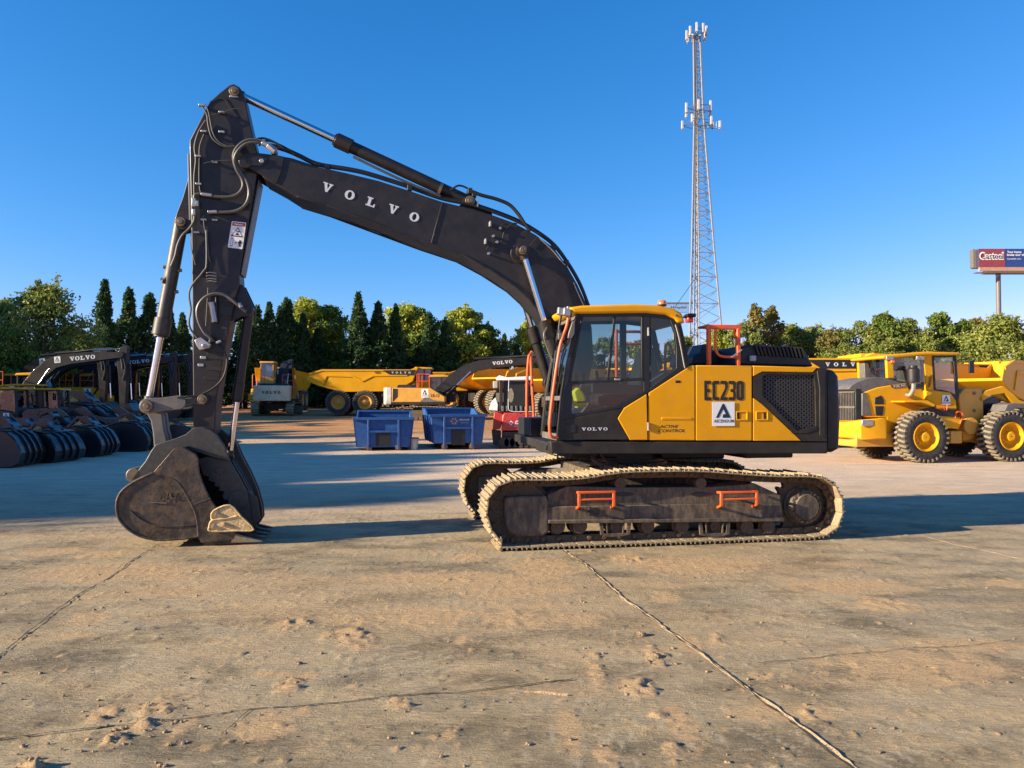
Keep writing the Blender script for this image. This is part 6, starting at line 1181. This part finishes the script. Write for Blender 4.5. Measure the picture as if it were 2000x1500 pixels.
m.build('work_lamp', 'steel', lc, bevel=.01); a = Q(1742, 706, .25); MB().box((a.x-.06, .2, a.z-.05), (a.x+.06, .29, a.z+.04)).build('rear_lamp', 'amber', lc, bevel=.01)
fx = fr_.x; m = MB(); bk = [(fx+1.1, .25), (fx+1.0, 1.2), (fx+1.25, 1.45), (fx+1.35, 1.35), (fx+1.2, .95), (fx+1.35, .4), (fx+2.3, .22), (fx+2.4, .14), (fx+1.3, .14)]; m.prism(bk, -.3, 2.3); m.build('loader_bucket', 'blackbkt', ldr, bevel=.02)
# compact copies at the far left whose flat yellow roofs show over the black attachments
GL_ = 'yellow loaders parked behind the black attachments'
ldr['group'] = GL_
def lcopy(px, D, sc, yaw, label):
    p = at(px, D); c = place_copy(ldr, (p.x, D, terrain(D)), math.radians(yaw), label, sc, GL_)
    def dark(o):     # yellow bodies turned black to stand for shade; the roofs stay yellow
        if o.type == 'MESH' and not o.name.startswith('cab_roof') and o.data.materials[0] in (M['yellow_bg'], M['ochre']) : o.material_slots[0].link = 'OBJECT'; o.material_slots[0].material = M['blackbkt']
        for ch in o.children: dark(ch)
    dark(c); return c
lcopy(58, 27, .70, 12, 'yellow roofed loader behind the black attachments, second from the left edge'); lcopy(-30, 25.5, .70, 12, 'yellow roofed loader cut by the left edge of the photo'); lcopy(20, 33, .75, 12, 'yellow roofed loader deeper behind the other two at the left')
# ================================================================== EXCAVATORS IN THE BACKGROUND
def bg_exc(name, loc, yaw, label, body='yellow_bg', cwm='charcoal', boomm='boom', bl=1.0, riser=0, group=None, letters=True, badge_=False, fold=False, fullbody=True):
    r = root(name, loc, yaw, label, 'excavator', group)
    ov = [(-2.1, .12), (-1.75, 0), (1.75, 0), (2.1, .12), (2.25, .42), (2.1, .72), (1.8, .86), (0, .93), (-1.8, .86), (-2.1, .72), (-2.25, .42)]
    for y0 in (-1.5, .95):
        m = MB(); N_ = 46; L2 = ov+[ov[0]]; sg_ = [((L2[i+1][0]-L2[i][0])**2+(L2[i+1][1]-L2[i][1])**2)**.5 for i in range(len(ov))]; tot = sum(sg_)
        for k in range(N_):
            s = tot*k/N_; i = 0
            while s > sg_[i]: s -= sg_[i]; i += 1
            dx, dz_ = (L2[i+1][0]-L2[i][0])/sg_[i], (L2[i+1][1]-L2[i][1])/sg_[i]; cx_, cz_ = L2[i][0]+dx*s, L2[i][1]+dz_*s
            m.bar((cx_, y0, cz_), (cx_, y0+.55, cz_), .05, .16, up=(dx, 0, dz_))
        t = m.build('track', 'shoe' if not fold else 'chain', r, flat=True)
        q = MB(); q.prism([(-1.9, .2), (1.9, .2), (2.0, .45), (1.7, .68), (-1.7, .68), (-2.0, .45)], y0+.08, y0+.5)
        for k in range(7): q.cylv((-1.5+k*.5, .17), y0+.06, y0+.5, .11, n=12)
        q.cylv((-1.9, .44), y0+.05, y0+.5, .33, n=20); q.cylv((1.9, .44), y0+.05, y0+.5, .33, n=20); q.build('track_frame', 'frame', t)
    m = MB(); m.box((-.8, -.9, .45), (.8, .9, .85)); m.lathe((0, 0, .85), (0, 0, 1), [(0, .5), (0, .6), (.2, .6), (.2, .5)], n=24); m.build('slew_ring', 'plastic', r)
    m = MB(); m.box((-2.2, -1.32, 1.03), (1.35, 1.32, 1.20)); m.build('deck_frame', 'charcoal', r, bevel=.02)
    for s in (-1, 1):
        m = MB(); q = [(-2.1, 1.2), (1.3 if s < 0 else .2, 1.2), (1.3 if s < 0 else .2, 1.55), (.35 if s < 0 else .1, 2.12), (-2.1, 2.12)]; m.prism(q, s*1.32-.02 if s < 0 else .45, -.45 if s < 0 else 1.34); o = m.build('body_panel', body, r, bevel=.03)
        if s < 0:
            m = MB(); m.prism([(-2.05, 1.25), (-1.75, 1.55), (-1.75, 2.05), (-2.05, 2.08)], -1.36, -1.335); m.build('vent', 'charcoal', o)
            m = MB(); m.prism([(-.3, 1.2), (1.3, 1.2), (1.3, 1.26), (.6, 1.32), (.25, 1.5), (.0, 1.5)], -1.36, -1.335); m.build('dark_wedge', 'greyhood', o)
            if badge_: badge(o, (-.2, -1.345, 1.48), U, Z, .46, .56)
    m = MB(); m.box((-2.0, -.45, 1.2), (.3, .45, 2.0)); m.build('engine_bay', 'plastic', r)
    pl = [(-2.12, -1.33), (-2.5, -1.28), (-2.75, -.8), (-2.85, 0), (-2.75, .8), (-2.5, 1.28), (-2.12, 1.33)]
    m = MB(); m.loft([(a, b, 1.03) for a, b in pl], [(a, b, 2.15) for a, b in pl]); cw = m.build('counterweight', cwm, r, bevel=.06, seg=3)
    if name == 'used_excavator':
        m = MB(); m.box((-2.80, -.75, 1.35), (-2.72, -.2, 1.85)); 
    if letters: wordmark(cw, 'letter' if cwm in ('charcoal',) else 'dark_print', [Vector((-2.865, .62-i*.28, 1.55)) for i in range(5)], Vector((0, -1, 0)), Z, .20, .20, depth=.03)
    m = MB(); m.prism([(-1.9, 2.12), (-1.8, 2.32), (-.9, 2.34), (-.75, 2.12)], -1.0, 1.0)
    m.build('engine_hood', 'plastic', r, bevel=.03)
    m = MB()
    for (x, y) in ((-.5, -1.2), (.3, -1.2), (-.5, .9), (-.5, -.4)): m.cyl((x, y, 2.1), (x, y, 3.0), .025, n=6)
    for z in (2.55, 3.0): m.cyl((-.5, -1.2, z), (.3, -1.2, z), .025, n=6); m.cyl((-.5, -1.2, z), (-.5, -.4, z), .025, n=6)
    m.build('hand_rail', 'orange', r)
    # cab on the left side of the machine
    cz = 1.2+riser; c_ = bpy.data.objects.new('cab', None); C.objects.link(c_); c_.parent = r
    if riser: m = MB(); m.box((.05, .35, 1.2), (1.55, 1.3, cz)); m.build('cab_riser', body, c_, bevel=.02)
    cp = [(.1, cz), (1.75, cz), (1.85, cz+.6), (1.45, cz+1.68), (.1, cz+1.68)]
    m = MB(); m.prism([(.1, cz), (1.75, cz), (1.83, cz+.55), (.1, cz+.62)], .36, 1.34); m.build('cab_shell', body if riser else 'charcoal', c_, bevel=.02)
    m = MB()
    for (a, b) in (((.14, cz+.55), (.14, cz+1.68)), ((.85, cz+.55), (.85, cz+1.68)), ((1.80, cz+.55), (1.42, cz+1.68))):
        for y in (.40, 1.30): m.bar((a[0], y, a[1]), (b[0], y, b[1]), .08, .08)
    m.build('cab_post', body if riser else 'charcoal', c_)
    m = MB(); m.prism([(.17, cz+.60), (1.76, cz+.55), (1.38, cz+1.66), (.17, cz+1.66)], .42, 1.28); m.build('cab_window', 'darkglass' if not riser else 'blueglass', c_)
    m = MB(); m.prism([(.0, cz+1.66), (1.5, cz+1.66), (1.5, cz+1.76), (.9, cz+1.82), (.1, cz+1.78)], .32, 1.38); m.build('cab_roof', body, c_, bevel=.03)
    if fold == 'none': return r
    # boom, stick
    B = lambda pts: [(.55+(x-.55)*bl, z) for x, z in pts]
    bp = B([(.45, 1.75), (.75, 1.65), (1.9, 2.75), (2.5, 3.25), (3.2, 3.45), (5.9, 3.82), (6.0, 4.0), (5.9, 4.12), (4.0, 4.10), (2.6, 3.95), (1.9, 3.65), (1.2, 3.0), (.42, 1.95)])
    bo = MB().prism(bp, -.26, .26).build('boom', boomm, r, bevel=.015)
    if letters:
        e = Vector((1, 0, .10)).normalized(); p0 = Vector((.55+(3.2-.55)*bl, -.262, 3.62)); wordmark(bo, 'letter', [p0+e*i*.27 for i in range(5)], e, Vector((-.1, 0, 1)).normalized(), .24, .22, depth=.006)
    if badge_ and boomm == 'boom' and name != 'yellow_excavator': badge(bo, (2.4, -.265, 3.5), Vector((1, 0, .1)).normalized(), Vector((-.1, 0, 1)).normalized(), .32, .34)
    tip = B([(5.9, 3.97)])[0]; s0 = tip[0]; 
    sp = [(s0+.12, 4.85), (s0-.18, 4.7), (s0-.32, 4.0), (s0-.22, 3.2), (s0-.12, 1.3), (s0+.14, 1.3), (s0+.22, 3.0), (s0+.22, 4.2), (s0+.24, 4.75)]
    stk = MB().prism([(a, b-.35) for a, b in sp], -.17, .17).build('stick', boomm, r, bevel=.015)
    def cyl_(a, b, f, r1, r2, y, nm):
        a = Vector((a[0], y, a[1])); b = Vector((b[0], y, b[1])); k = a.lerp(b, f); m = MB(); m.cyl(a, k, r2, n=14); o = m.build(nm, boomm, r); m = MB(); m.cyl(k, b, r1, n=12); m.build('cylinder_rod', 'chrome', o)
    cyl_(B([(2.3, 4.05)])[0], (s0-.1, 4.32), .55, .04, .075, 0, 'stick_cylinder')
    for y in (-.38, .38): cyl_((1.05, 1.45), B([(2.2, 3.2)])[0], .5, .04, .07, y, 'boom_cylinder')
    cyl_((s0+.3, 3.5), (s0+.42, 1.55), .55, .035, .065, 0, 'bucket_cylinder')
    m = MB(); m.tube([B([(2.4, 4.0)])[0][0:1]+(0, 4.0), (s0-1.6, -.1, 4.25), (s0-.5, -.1, 4.3), (s0-.1, -.2, 3.8), (s0, -.2, 3.2)], .03, n=6); m.tube([(s0-.05, -.2, 4.0), (s0+.15, -.2, 3.3), (s0+.0, -.2, 2.6)], .022, n=6); m.build('hose', 'hose', r)
    bk_ = [(s0-.1, 1.2), (s0+.5, 1.35), (s0+.75, .95), (s0+.7, .45), (s0+.35, .15), (s0-.3, .1), (s0-.55, .25), (s0-.2, .4)]
    m = MB(); m.prism(bk_, -.55, -.52); m.prism(bk_, .52, .55); m.prism([(s0+.5, 1.35), (s0+.75, .95), (s0+.7, .45), (s0+.35, .15), (s0-.3, .1), (s0-.3, .14), (s0+.32, .2), (s0+.64, .5), (s0+.68, .93), (s0+.46, 1.28)], -.52, .52); m.build('bucket', 'blackbkt' if boomm == 'boom' else boomm, r)
    return r
def gp(px, D): p = at(px, D); return (p.x, D, terrain(D))
GE = 'black boomed excavators parked side by side at the left'
p0 = at(20, 40); be = bg_exc('parked_excavator', (p0.x, 40, terrain(40)), math.radians(4), 'black boomed excavator nearest the left loaders, white A sticker on its boom', badge_=True, group=GE)
for i, (px, D, lb) in enumerate([(-2, 43.5, 'excavator whose boom shows just above the one with the A sticker'), (50, 46, 'third black boomed excavator in the left row'), (78, 49, 'fourth black boomed excavator in the left row'), (118, 48, 'fifth black boomed excavator in the left row, before the thick cylinder'), (150, 47.5, 'sixth black boomed excavator, seen behind the bucket cylinder'), (188, 48.5, 'seventh black boomed excavator, seen behind the big stick')]):
    place_copy(be, gp(px, D), math.radians(4+i*.5), lb, 1.0, GE)
ye = at(835, 49); y_ = bg_exc('yellow_excavator', (ye.x, 49, terrain(49)-.05), math.radians(-2), 'ochre excavator with pale grey counterweight and long black boom behind the blue dumpsters', body='ochre', cwm='grey', bl=1.42, badge_=True)
text('LR-12', y_, 'dark_print', (.42, -1.345, 1.52), U, Z, .55, .20, .02)
ue = at(543, 56); u_ = bg_exc('used_excavator', (ue.x, 56, terrain(56)), math.radians(97), 'excavator seen from behind with raised cab and cream counterweight, on the red dirt', body='ochre', cwm='cream', riser=1.05, bl=.9)
text('EXCAVATOR', None, 'dark_print', (0, 0, -50), U, Z, .01, .01) if False else None
se = at(1512, 34); s_ = bg_exc('parked_excavator', (se.x-4.6, 36, terrain(36)-.15), math.radians(3), 'excavator hidden behind the engine hood, only its folded black stick showing', group=None)
# ================================================================== ARTICULATED HAULERS
def hauler(loc, yaw, label, group='articulated dump trucks parked in the yard', bodym='yellow_bg', model='A50'):
    r = root('dump_truck', loc, yaw, label, 'dump truck', group)
    out = [(.0, 2.55), (.25, 3.05), (1.2, 3.35), (7.6, 3.35), (8.1, 3.55), (8.2, 3.55), (7.8, 2.5), (6.6, 1.75), (2.6, 1.70), (.9, 2.15)]
    b = bpy.data.objects.new('dump_body', None); C.objects.link(b); b.parent = r
    for y in (-1.6, 1.52): MB().prism(out, y, y+.08).build('side_wall', bodym, b, bevel=.02)
    fl_ = [(.0, 2.55), (.9, 2.15), (2.6, 1.70), (6.6, 1.75), (7.8, 2.5), (8.2, 3.55), (8.1, 3.55), (7.7, 2.6), (6.5, 1.85), (2.65, 1.80), (.95, 2.25), (.05, 2.65)]
    MB().prism(fl_, -1.52, 1.52).build('body_floor', bodym, b)
    m = MB()
    for s in (-1, 1):
        y = s*1.62
        for (a, c) in (((.25, 3.02), (1.2, 3.30)), ((1.2, 3.30), (7.6, 3.30)), ((1.5, 2.9), (3.4, 2.85)), ((3.4, 2.85), (4.1, 2.5)), ((4.1, 2.5), (4.9, 2.9)), ((4.9, 2.9), (7.4, 2.95)), ((1.5, 2.9), (1.2, 2.2))): m.bar((a[0], y, a[1]), (c[0], y, c[1]), .05, .12, up=(0, 0, 1))
    m.build('body_rib', bodym, b)
    m = MB(); m.prism([(5.6, 3.30), (6.1, 2.98), (7.9, 2.98), (8.0, 3.35), (7.6, 3.30)], -1.66, -1.63); pn = m.build('name_panel', 'plastic', b)
    wordmark(pn, 'letter', [Vector((6.25+i*.31, -1.665, 3.06)) for i in range(5)], U, Z, .17, .14); text(model, b, 'dark_print', (5.0, -1.625, 3.04), U, Z, .42, .22, .02)
    q = MB(); q.cyl((5.2, -1.35, 2.65), (7.0, -1.35, 1.5), .10, n=12); q.cyl((5.2, 1.35, 2.65), (7.0, 1.35, 1.5), .10, n=12); q.build('tipping_cylinder', 'greyhood', r)
    for x in (2.35, 4.3, 8.7):
        wheel(r, (x, -1.25, .93), .93, .72, 'ochre'); wheel(r, (x, 1.25, .93), .93, .72, 'ochre', True)
    m = MB(); m.box((1.6, -.7, .9), (7.2, .7, 1.6)); m.box((7.2, -.6, .8), (10.4, .6, 1.5)); m.cylv((2.35, .93), -1.1, 1.1, .22); m.cylv((4.3, .93), -1.1, 1.1, .22); m.cylv((8.7, .93), -1.1, 1.1, .22); m.build('chassis', 'charcoal', r, bevel=.03)
    m = MB(); m.prism([(9.0, 1.5), (10.9, 1.3), (11.0, 1.9), (10.6, 2.35), (9.4, 2.6), (9.0, 2.6)], -.85, .85); h = m.build('hood', 'greyhood', r, bevel=.08, seg=3)
    m = MB(); m.box((10.3, -1.4, .9), (11.1, 1.4, 1.35)); m.prism([(7.9, 1.5), (9.6, 1.5), (9.6, 1.8), (7.9, 1.9)], -1.55, -.85); m.prism([(7.9, 1.5), (9.6, 1.5), (9.6, 1.8), (7.9, 1.9)], .85, 1.55); m.build('bumper', bodym, r, bevel=.05)
    m = MB(); m.prism([(7.95, 1.7), (9.3, 1.7), (9.3, 2.5), (9.1, 2.6), (7.95, 2.6)], -.9, .9); cb_ = m.build('cab', bodym, r, bevel=.03)
    m = MB(); m.prism([(8.0, 2.6), (9.25, 2.6), (9.05, 3.45), (8.0, 3.45)], -.86, .86); m.build('cab_window', 'blueglass', cb_)
    m = MB(); m.prism([(7.9, 3.43), (9.2, 3.43), (9.2, 3.55), (7.9, 3.58)], -.95, .95); m.build('cab_roof', bodym, cb_, bevel=.03)
    m = MB()
    for y in (-.88, .88):
        for x, x2 in ((8.0, 8.0), (8.6, 8.6), (9.24, 9.06)): m.bar((x, y, 2.58), (x2, y, 3.45), .08, .06)
    m.build('cab_post', 'charcoal', cb_)
    m = MB()
    for y in (-1.45,):
        m.tube([(9.5, y, 1.9), (9.5, y, 2.9), (9.1, y, 2.95), (8.2, y, 2.95), (8.2, y, 1.9)], .03, n=6, smooth=2)
    m.build('hand_rail', 'orange', r)
    return r
def hpos(px, D): p = at(px, D); return (p.x, D, terrain(D))
# wheel at px 667 is 2.35 along; tail at px 611
h1 = hauler(hpos(606, 56), math.radians(3), 'dusty yellow articulated dump truck lettered A50, its tail pointing left behind the first dumpster')
h2 = place_copy(h1, hpos(475, 62), math.radians(-84), 'dump truck facing the camera, half hidden behind the thumb cylinder', 1.0); 
h2.location = (at(492, 58).x, 69, terrain(66))
h3 = place_copy(h1, (at(905, 54).x-1.0, 55, terrain(54)+.1), math.radians(28), 'bright yellow dump truck behind the black boom of the ochre excavator')
h4 = place_copy(h1, (at(955, 54).x, 52, terrain(52)+.15), math.radians(50), 'dump truck with bright tailgate left of the white cabbed milling machine')
h5 = place_copy(h1, (at(780, 66).x, 66, terrain(66)), math.radians(6), 'dump truck behind the lettered one, only cab rails and roof showing')
h6 = place_copy(h1, (at(1590, 27).x-5.75, 28.8, .0), math.radians(1), 'yellow dump truck with white lettered black panel, just behind the big counterweight', 1.0)
h7 = place_copy(h1, (at(1872, 29).x-.1, 29, 0), math.radians(38), 'bright yellow dump truck body behind the front of the wheel loader', 1.0)
h8 = place_copy(h1, (at(1035, 46).x, 46, terrain(46)), math.radians(40), 'yellow dump truck behind the orange step rail and milling machine')
h9 = place_copy(h1, (at(1700, 34).x, 35, terrain(35)), math.radians(20), 'yellow dump truck seen between the lettered truck and the loader cab')
# ================================================================== BLACK ATTACHMENTS
def attach(loc, yaw, label, sc=1):
    r = root('black_bucket', loc, yaw, label, 'bucket attachment', 'black buckets laid out in rows at the left'); r.scale = (sc,)*3
    side = [(-.85, .06), (-.72, .55), (-.45, .80), (-.05, .92), (.35, .86), (.62, .62), (.74, .35), (.70, .12), (.52, .02), (-.55, .0)]
    for y in (0, 1.36): MB().prism(side, y, y+.04).build('side_plate', 'blackbkt', r, bevel=.01)
    arc = [(.35, .86), (.54, .74), (.68, .52), (.74, .35), (.72, .2), (.66, .08), (.52, .02), (-.55, .0)]
    m = MB()
    for i in range(len(arc)-1):
        a, b = arc[i], arc[i+1]; m.loft([(a[0], .04, a[1]), (b[0], .04, b[1]), (b[0]*.93, .04, b[1]+.03), (a[0]*.93, .04, a[1]-.03)], [(a[0], 1.36, a[1]), (b[0], 1.36, b[1]), (b[0]*.93, 1.36, b[1]+.03), (a[0]*.93, 1.36, a[1]-.03)])
    m.build('shell', 'blackbkt', r)
    for y in (.36, .68, 1.0):
        m = MB(); k = [(a[0]*1.06+.01, a[1]*1.02+.01) for a in arc[:7]]; m.prism(k+[(a[0], a[1]) for a in arc[:7]][::-1], y, y+.05); m.build('rib', 'blackbkt', r)
    m = MB(); m.prism([(-.50, .80), (-.05, .93), (.36, .87), (.36, .90), (-.05, .965), (-.52, .83)], -.03, 1.43); tp_ = m.build('top_plate', 'blackbkt', r, bevel=.008)
    m = MB(); m.prism([(-.55, .84), (-.20, 1.22), (.10, 1.20), (.34, .93), (.30, .92), (.05, 1.12), (-.18, 1.14), (-.45, .86)], .45, .50); m.prism([(-.55, .84), (-.20, 1.22), (.10, 1.20), (.34, .93), (.30, .92), (.05, 1.12), (-.18, 1.14), (-.45, .86)], .92, .97); m.build('hanger_ear', 'blackbkt', r)
    m = MB(); m.loft([(-.15, .50, 1.16), (.08, .50, 1.16), (.34, .50, .98), (.0, .50, .98)], [(-.15, .92, 1.16), (.08, .92, 1.16), (.34, .92, .98), (.0, .92, .98)]); m.build('cover_plate', 'blackbkt', r)
    m = MB(); m.prism([(-.32, .93), (-.12, 1.07), (.02, .98)], .435, .448); m.build('shim', 'ochre', r)
    for k in range(4): y = .1+k*.38; m = MB(); m.loft([(-.80, y, .16), (-.80, y+.10, .16), (-.80, y+.10, .06), (-.80, y, .06)], [(-1.02, y+.03, .08), (-1.02, y+.07, .08), (-1.02, y+.07, .05), (-1.02, y+.03, .05)]); m.build('tooth', 'blackbkt', r)
    return r
a0 = attach((at(242, 26).x, 26.0, 0), math.radians(9), 'black ribbed bucket with yellow shim at the right end of the front row', 1.12)
AT = [(150, 23.4, -26, 1.0, 'second black bucket from the right in the front row, ribs showing'), (62, 21.2, -24, 1.0, 'third black bucket from the right in the front row'), (-18, 19.6, -22, 1.0, 'black bucket cut by the left edge of the photo'), (338, 30, -24, .9, 'black bucket seen behind the push link of the big bucket'), (180, 27.6, -30, 1.05, 'black bucket in the second row behind the right end of the front row'),
      (98, 25.2, -26, 1.0, 'middle black bucket of the second row'), (20, 23.4, -26, 1.0, 'black bucket of the second row near the left edge'), (125, 27.4, -24, 1.0, 'black bucket of the second row behind the second ribbed one of the front row'), (210, 30.5, -20, 1.0, 'black bucket of the third row below the large blue topped one'), (-5, 28, -20, 1.0, 'black bucket of the third row at the left edge'), (50, 27.6, -20, 1.05, 'low black bucket in front of the yellow roofed loader'), (-30, 25.6, -20, 1.0, 'rear black bucket cut by the left edge'), (275, 33, -28, .95, 'farthest black bucket of the second row, behind the link pin')]
for (px, D, yw, sc, lb) in AT: place_copy(a0, (at(px, D).x, D, terrain(D)), math.radians(yw+33+rr.uniform(-18, 16)), lb, sc*rr.uniform(.90, 1.08)).scale.z *= rr.uniform(.82, 1.12)
bigb = place_copy(a0, (at(165, 32).x, 31, terrain(31)), math.radians(10), 'largest black bucket with a blue shining top, standing behind the rows', 1.75)
# ================================================================== DUMPSTERS
def dumpster(px0, px1, D, label, top, bot, yaw):
    F = Frame(at((px0+px1)/2, D).x, D, 0, math.radians(yaw)); r = froot('blue_dumpster', F, label, 'dumpster', 'blue dumpsters side by side'); w_ = (px1-px0)
    q = lambda x, y, v=0: F.P(x, y, v)
    zt = q(px0, top).z; zb = q(px0, bot-6).z; A = q(px0, top).x; B = q(px1, top).x; ins = .12; zr = zt+.24; dp = 2.9
    m = MB(); m.loft([(A, 0, zt), (B, 0, zt), (B-ins, 0, zb), (A+ins, 0, zb)], [(A, .05, zt), (B, .05, zt), (B-ins, .05, zb), (A+ins, .05, zb)]); fw = m.build('front_wall', 'dumpster', r)
    m = MB(); m.loft([(A, dp, zr), (B, dp, zr), (B-ins, dp, zb), (A+ins, dp, zb)], [(A, dp+.05, zr), (B, dp+.05, zr), (B-ins, dp+.05, zb), (A+ins, dp+.05, zb)]); m.build('back_wall', 'dumpster', r)
    for s, X, Xb in ((-1, A, A+ins), (1, B, B-ins)):
        m = MB(); m.loft([(X, .05, zt), (X, dp*.5, zt+.02), (X, dp*.75, zr), (X, dp, zr), (Xb, dp, zb), (Xb, .05, zb)], [(X-s*.05, .05, zt), (X-s*.05, dp*.5, zt+.02), (X-s*.05, dp*.75, zr), (X-s*.05, dp, zr), (Xb-s*.05, dp, zb), (Xb-s*.05, .05, zb)]); sw_ = m.build('side_wall', 'dumpster', r)
        m = MB()
        for k in range(4): y = .3+k*.75; m.bar((X+s*.03, y, zt), (Xb+s*.03, y, zb), .06, .06, up=(0, 1, 0))
        m.build('side_rib', 'dumpster', sw_)
    MB().box((A+ins, .06, zb), (B-ins, dp, zb+.06)).build('floor', 'rust', r)
    m = MB(); m.bar((A-.07, -.03, zt), (B+.07, -.03, zt), .12, .09); m.bar((A-.02, dp, zr), (B+.02, dp, zr), .1, .08); m.build('top_lip', 'dumpster', r, bevel=.01)
    m = MB(); hw = (B-A)/2; cx = (A+B)/2
    for x in (cx-hw*.52, cx+hw*.52): m.bar((x, -.05, zt-.04), (x, -.05, .04), .07, .09); 
    m.bar((cx-hw*.5, -.06, zt-(zt-zb)*.45), (cx+hw*.5, -.06, zt-(zt-zb)*.45), .06, .07); m.build('front_rib', 'dumpster', fw, bevel=.008)
    MB().box((cx-hw*.26, -.035, .16), (cx+hw*.24, .04, zt-(zt-zb)*.5)).build('hook_pocket', 'plastic', fw)
    for x in (cx-hw*.5, cx+hw*.5): m = MB(); m.box((x-.06, -.08, .05), (x+.06, 2.9, zb-.002)); m.cyl((x-.1, .05, .10), (x+.1, .05, .10), .10, n=14); m.build('skid', 'rust', r)
    return r, F, A, B, zt, zb
d1 = dumpster(692, 806, 26.8, 'plain dark blue dumpster, the left one of the two', 818, 880, 9)
d2, F2, A, B, zt, zb = dumpster(842, 948, 27.4, 'scuffed blue dumpster with a round pink logo on its front, the right one', 812, 872, 13)
m = MB(); cx = A+(B-A)*.42; cz_ = zt-.20; 
for k in range(6):
    a = 2*PI*k/6; m.add([(cx+.05*math.cos(a), -.010, cz_+.05*math.sin(a)), (cx+.13*math.cos(a-.35), -.010, cz_+.13*math.sin(a-.35)), (cx+.14*math.cos(a+.25), -.010, cz_+.14*math.sin(a+.25)), (cx+.06*math.cos(a+.5), -.010, cz_+.06*math.sin(a+.5))], [(0, 1, 2, 3)])
m.build('round_logo', 'tan_beam', d2, flat=True); text('MERALUM', d2, 'letter', (cx+.2, -.006, cz_+.02), U, Z, .36, .06, .02, depth=.006); text('SERVICES', d2, 'tan_beam', (cx+.24, -.006, cz_-.08), U, Z, .28, .035, .02, depth=.006)
# trash pail
p = at(809, 27.2); r = root('metal_pail', (p.x, 27.2, 0), 0, 'grey metal pail with rusty rim standing between the two dumpsters', 'pail'); MB().lathe((0, 0, 0), (0, 0, 1), [(0, .05), (0, .13), (.42, .17), (.42, .15)], n=20).build('pail_body', 'grey', r); MB().lathe((0, 0, .40), (0, 0, 1), [(0, .17), (0, .18), (.05, .18), (.05, .15)], n=20).build('pail_rim', 'rust', r)
# ================================================================== RED MILLING MACHINE
MF = Frame(at(1000, 28).x, 28, 0, 0); q = MF.P; mm = froot('milling_machine', MF, 'red road machine with white roofed dark cab and big mirror, right of the dumpsters', 'milling machine')
def mp_(pts, v0, v1, name, mat, par=None, bevel=.02): return MB().prism(MF.uz(pts, v0), v0, v1).build(name, mat, par or mm, bevel=bevel)
rb = mp_([(981, 812), (985, 806), (1050, 806), (1050, 840), (979, 841)], -.05, 2.0, 'red_body', 'red', bevel=.04); mp_([(965, 806), (980, 803), (983, 812), (977, 838), (962, 840)], .3, 2.0, 'red_nose', 'red')
for (t_, b_, x0, x1, nm) in ((829, 821.5, 1005, 1031, 'DYN'), ): a = q(x0, t_, -.05); b = q(x1, b_, -.05); text(nm, rb, 'letter', (a.x, -.055, a.z), U, Z, b.x-a.x, b.z-a.z, .04, shear=.3)
a = q(1004, 833.5, -.05); b = q(1030, 831, -.05); text('ROAD MACHINES', rb, 'letter', (a.x, -.055, a.z), U, Z, b.x-a.x, b.z-a.z, .01)
a = q(998, 826, -.05); m = MB(); s_ = .09; m.add([(a.x-s_, -.058, a.z), (a.x, -.058, a.z-s_), (a.x+s_, -.058, a.z), (a.x, -.058, a.z+s_)], [(0, 1, 2, 3)]); dm = m.build('diamond_mark', 'letter', rb, flat=True); m = MB(); s_ = .045; m.add([(a.x-s_, -.062, a.z), (a.x, -.062, a.z-s_), (a.x+s_, -.062, a.z), (a.x, -.062, a.z+s_)], [(0, 1, 2, 3)]); m.build('mark_centre', 'red', dm, flat=True)
mp_([(968, 739), (975, 733), (990, 737), (1042, 734), (1042, 742), (970, 743)], -.1, 1.9, 'cab_roof', 'white'); mp_([(975, 743), (982, 743), (982, 800), (975, 800)], .0, .12, 'cab_post', 'charcoal'); mp_([(1036, 743), (1042, 743), (1042, 800), (1036, 800)], .0, .12, 'cab_post', 'charcoal')
mp_([(983, 744), (1036, 744), (1036, 788), (983, 788)], .06, .10, 'cab_window', 'plastic', bevel=0); mp_([(976, 786), (1042, 786), (1042, 806), (976, 806)], .05, 1.8, 'cab_floor', 'plastic')
m = MB()
for k in range(7): a = q(982+k*9, 800, -.0); m.box((a.x-.05, -.08, a.z-.06), (a.x+.04, .05, a.z+.14))
m.build('crate_edge', 'greyhood', mm, bevel=.01)
m = MB(); m.tube([q(994, 740, -.2), q(993, 770, -.2), q(993, 795, -.2), q(998, 803, -.2), q(1020, 804, -.2), q(1048, 804, -.2)], .010); m.build('white_rail', 'white', mm)
a = q(997.5, 772, -.25); m = MB(); m.loft([(a.x+.11*math.cos(t*PI/8), -.25, a.z+.27*math.sin(t*PI/8)) for t in range(16)], [(a.x+.09*math.cos(t*PI/8), -.19, a.z+.25*math.sin(t*PI/8)) for t in range(16)]); m.build('mirror', 'tread', mm)
a = q(966, 752, .2); m = MB(); m.box((a.x-.06, .1, a.z-.12), (a.x+.12, .25, a.z+.14)); m.build('side_lamp', 'grey', mm, bevel=.02)
mp_([(955, 800), (960, 785), (968, 776), (973, 790), (972, 803)], .1, .6, 'white_cowl', 'white')
m = MB(); 
for k in range(6): a = q(984+k*11, 862, .1); m.cylv((a.x, .22), .0, .5, .2, n=14)
m.box((q(980, 850, 0).x, .1, .35), (q(1046, 850, 0).x, 1.8, .62)); m.build('undercarriage', 'rubber', mm)
mp_([(960, 840), (978, 842), (978, 872), (963, 868)], .3, 1.0, 'side_skirt', 'plastic')
# front step rails of this machine are the orange ones belonging to the excavator; grey plate by it
MB().prism(MF.uz([(1040, 808), (1048, 806), (1048, 850), (1040, 850)], -.3), -.3, -.2).build('grey_panel', 'grey', mm, bevel=.02)
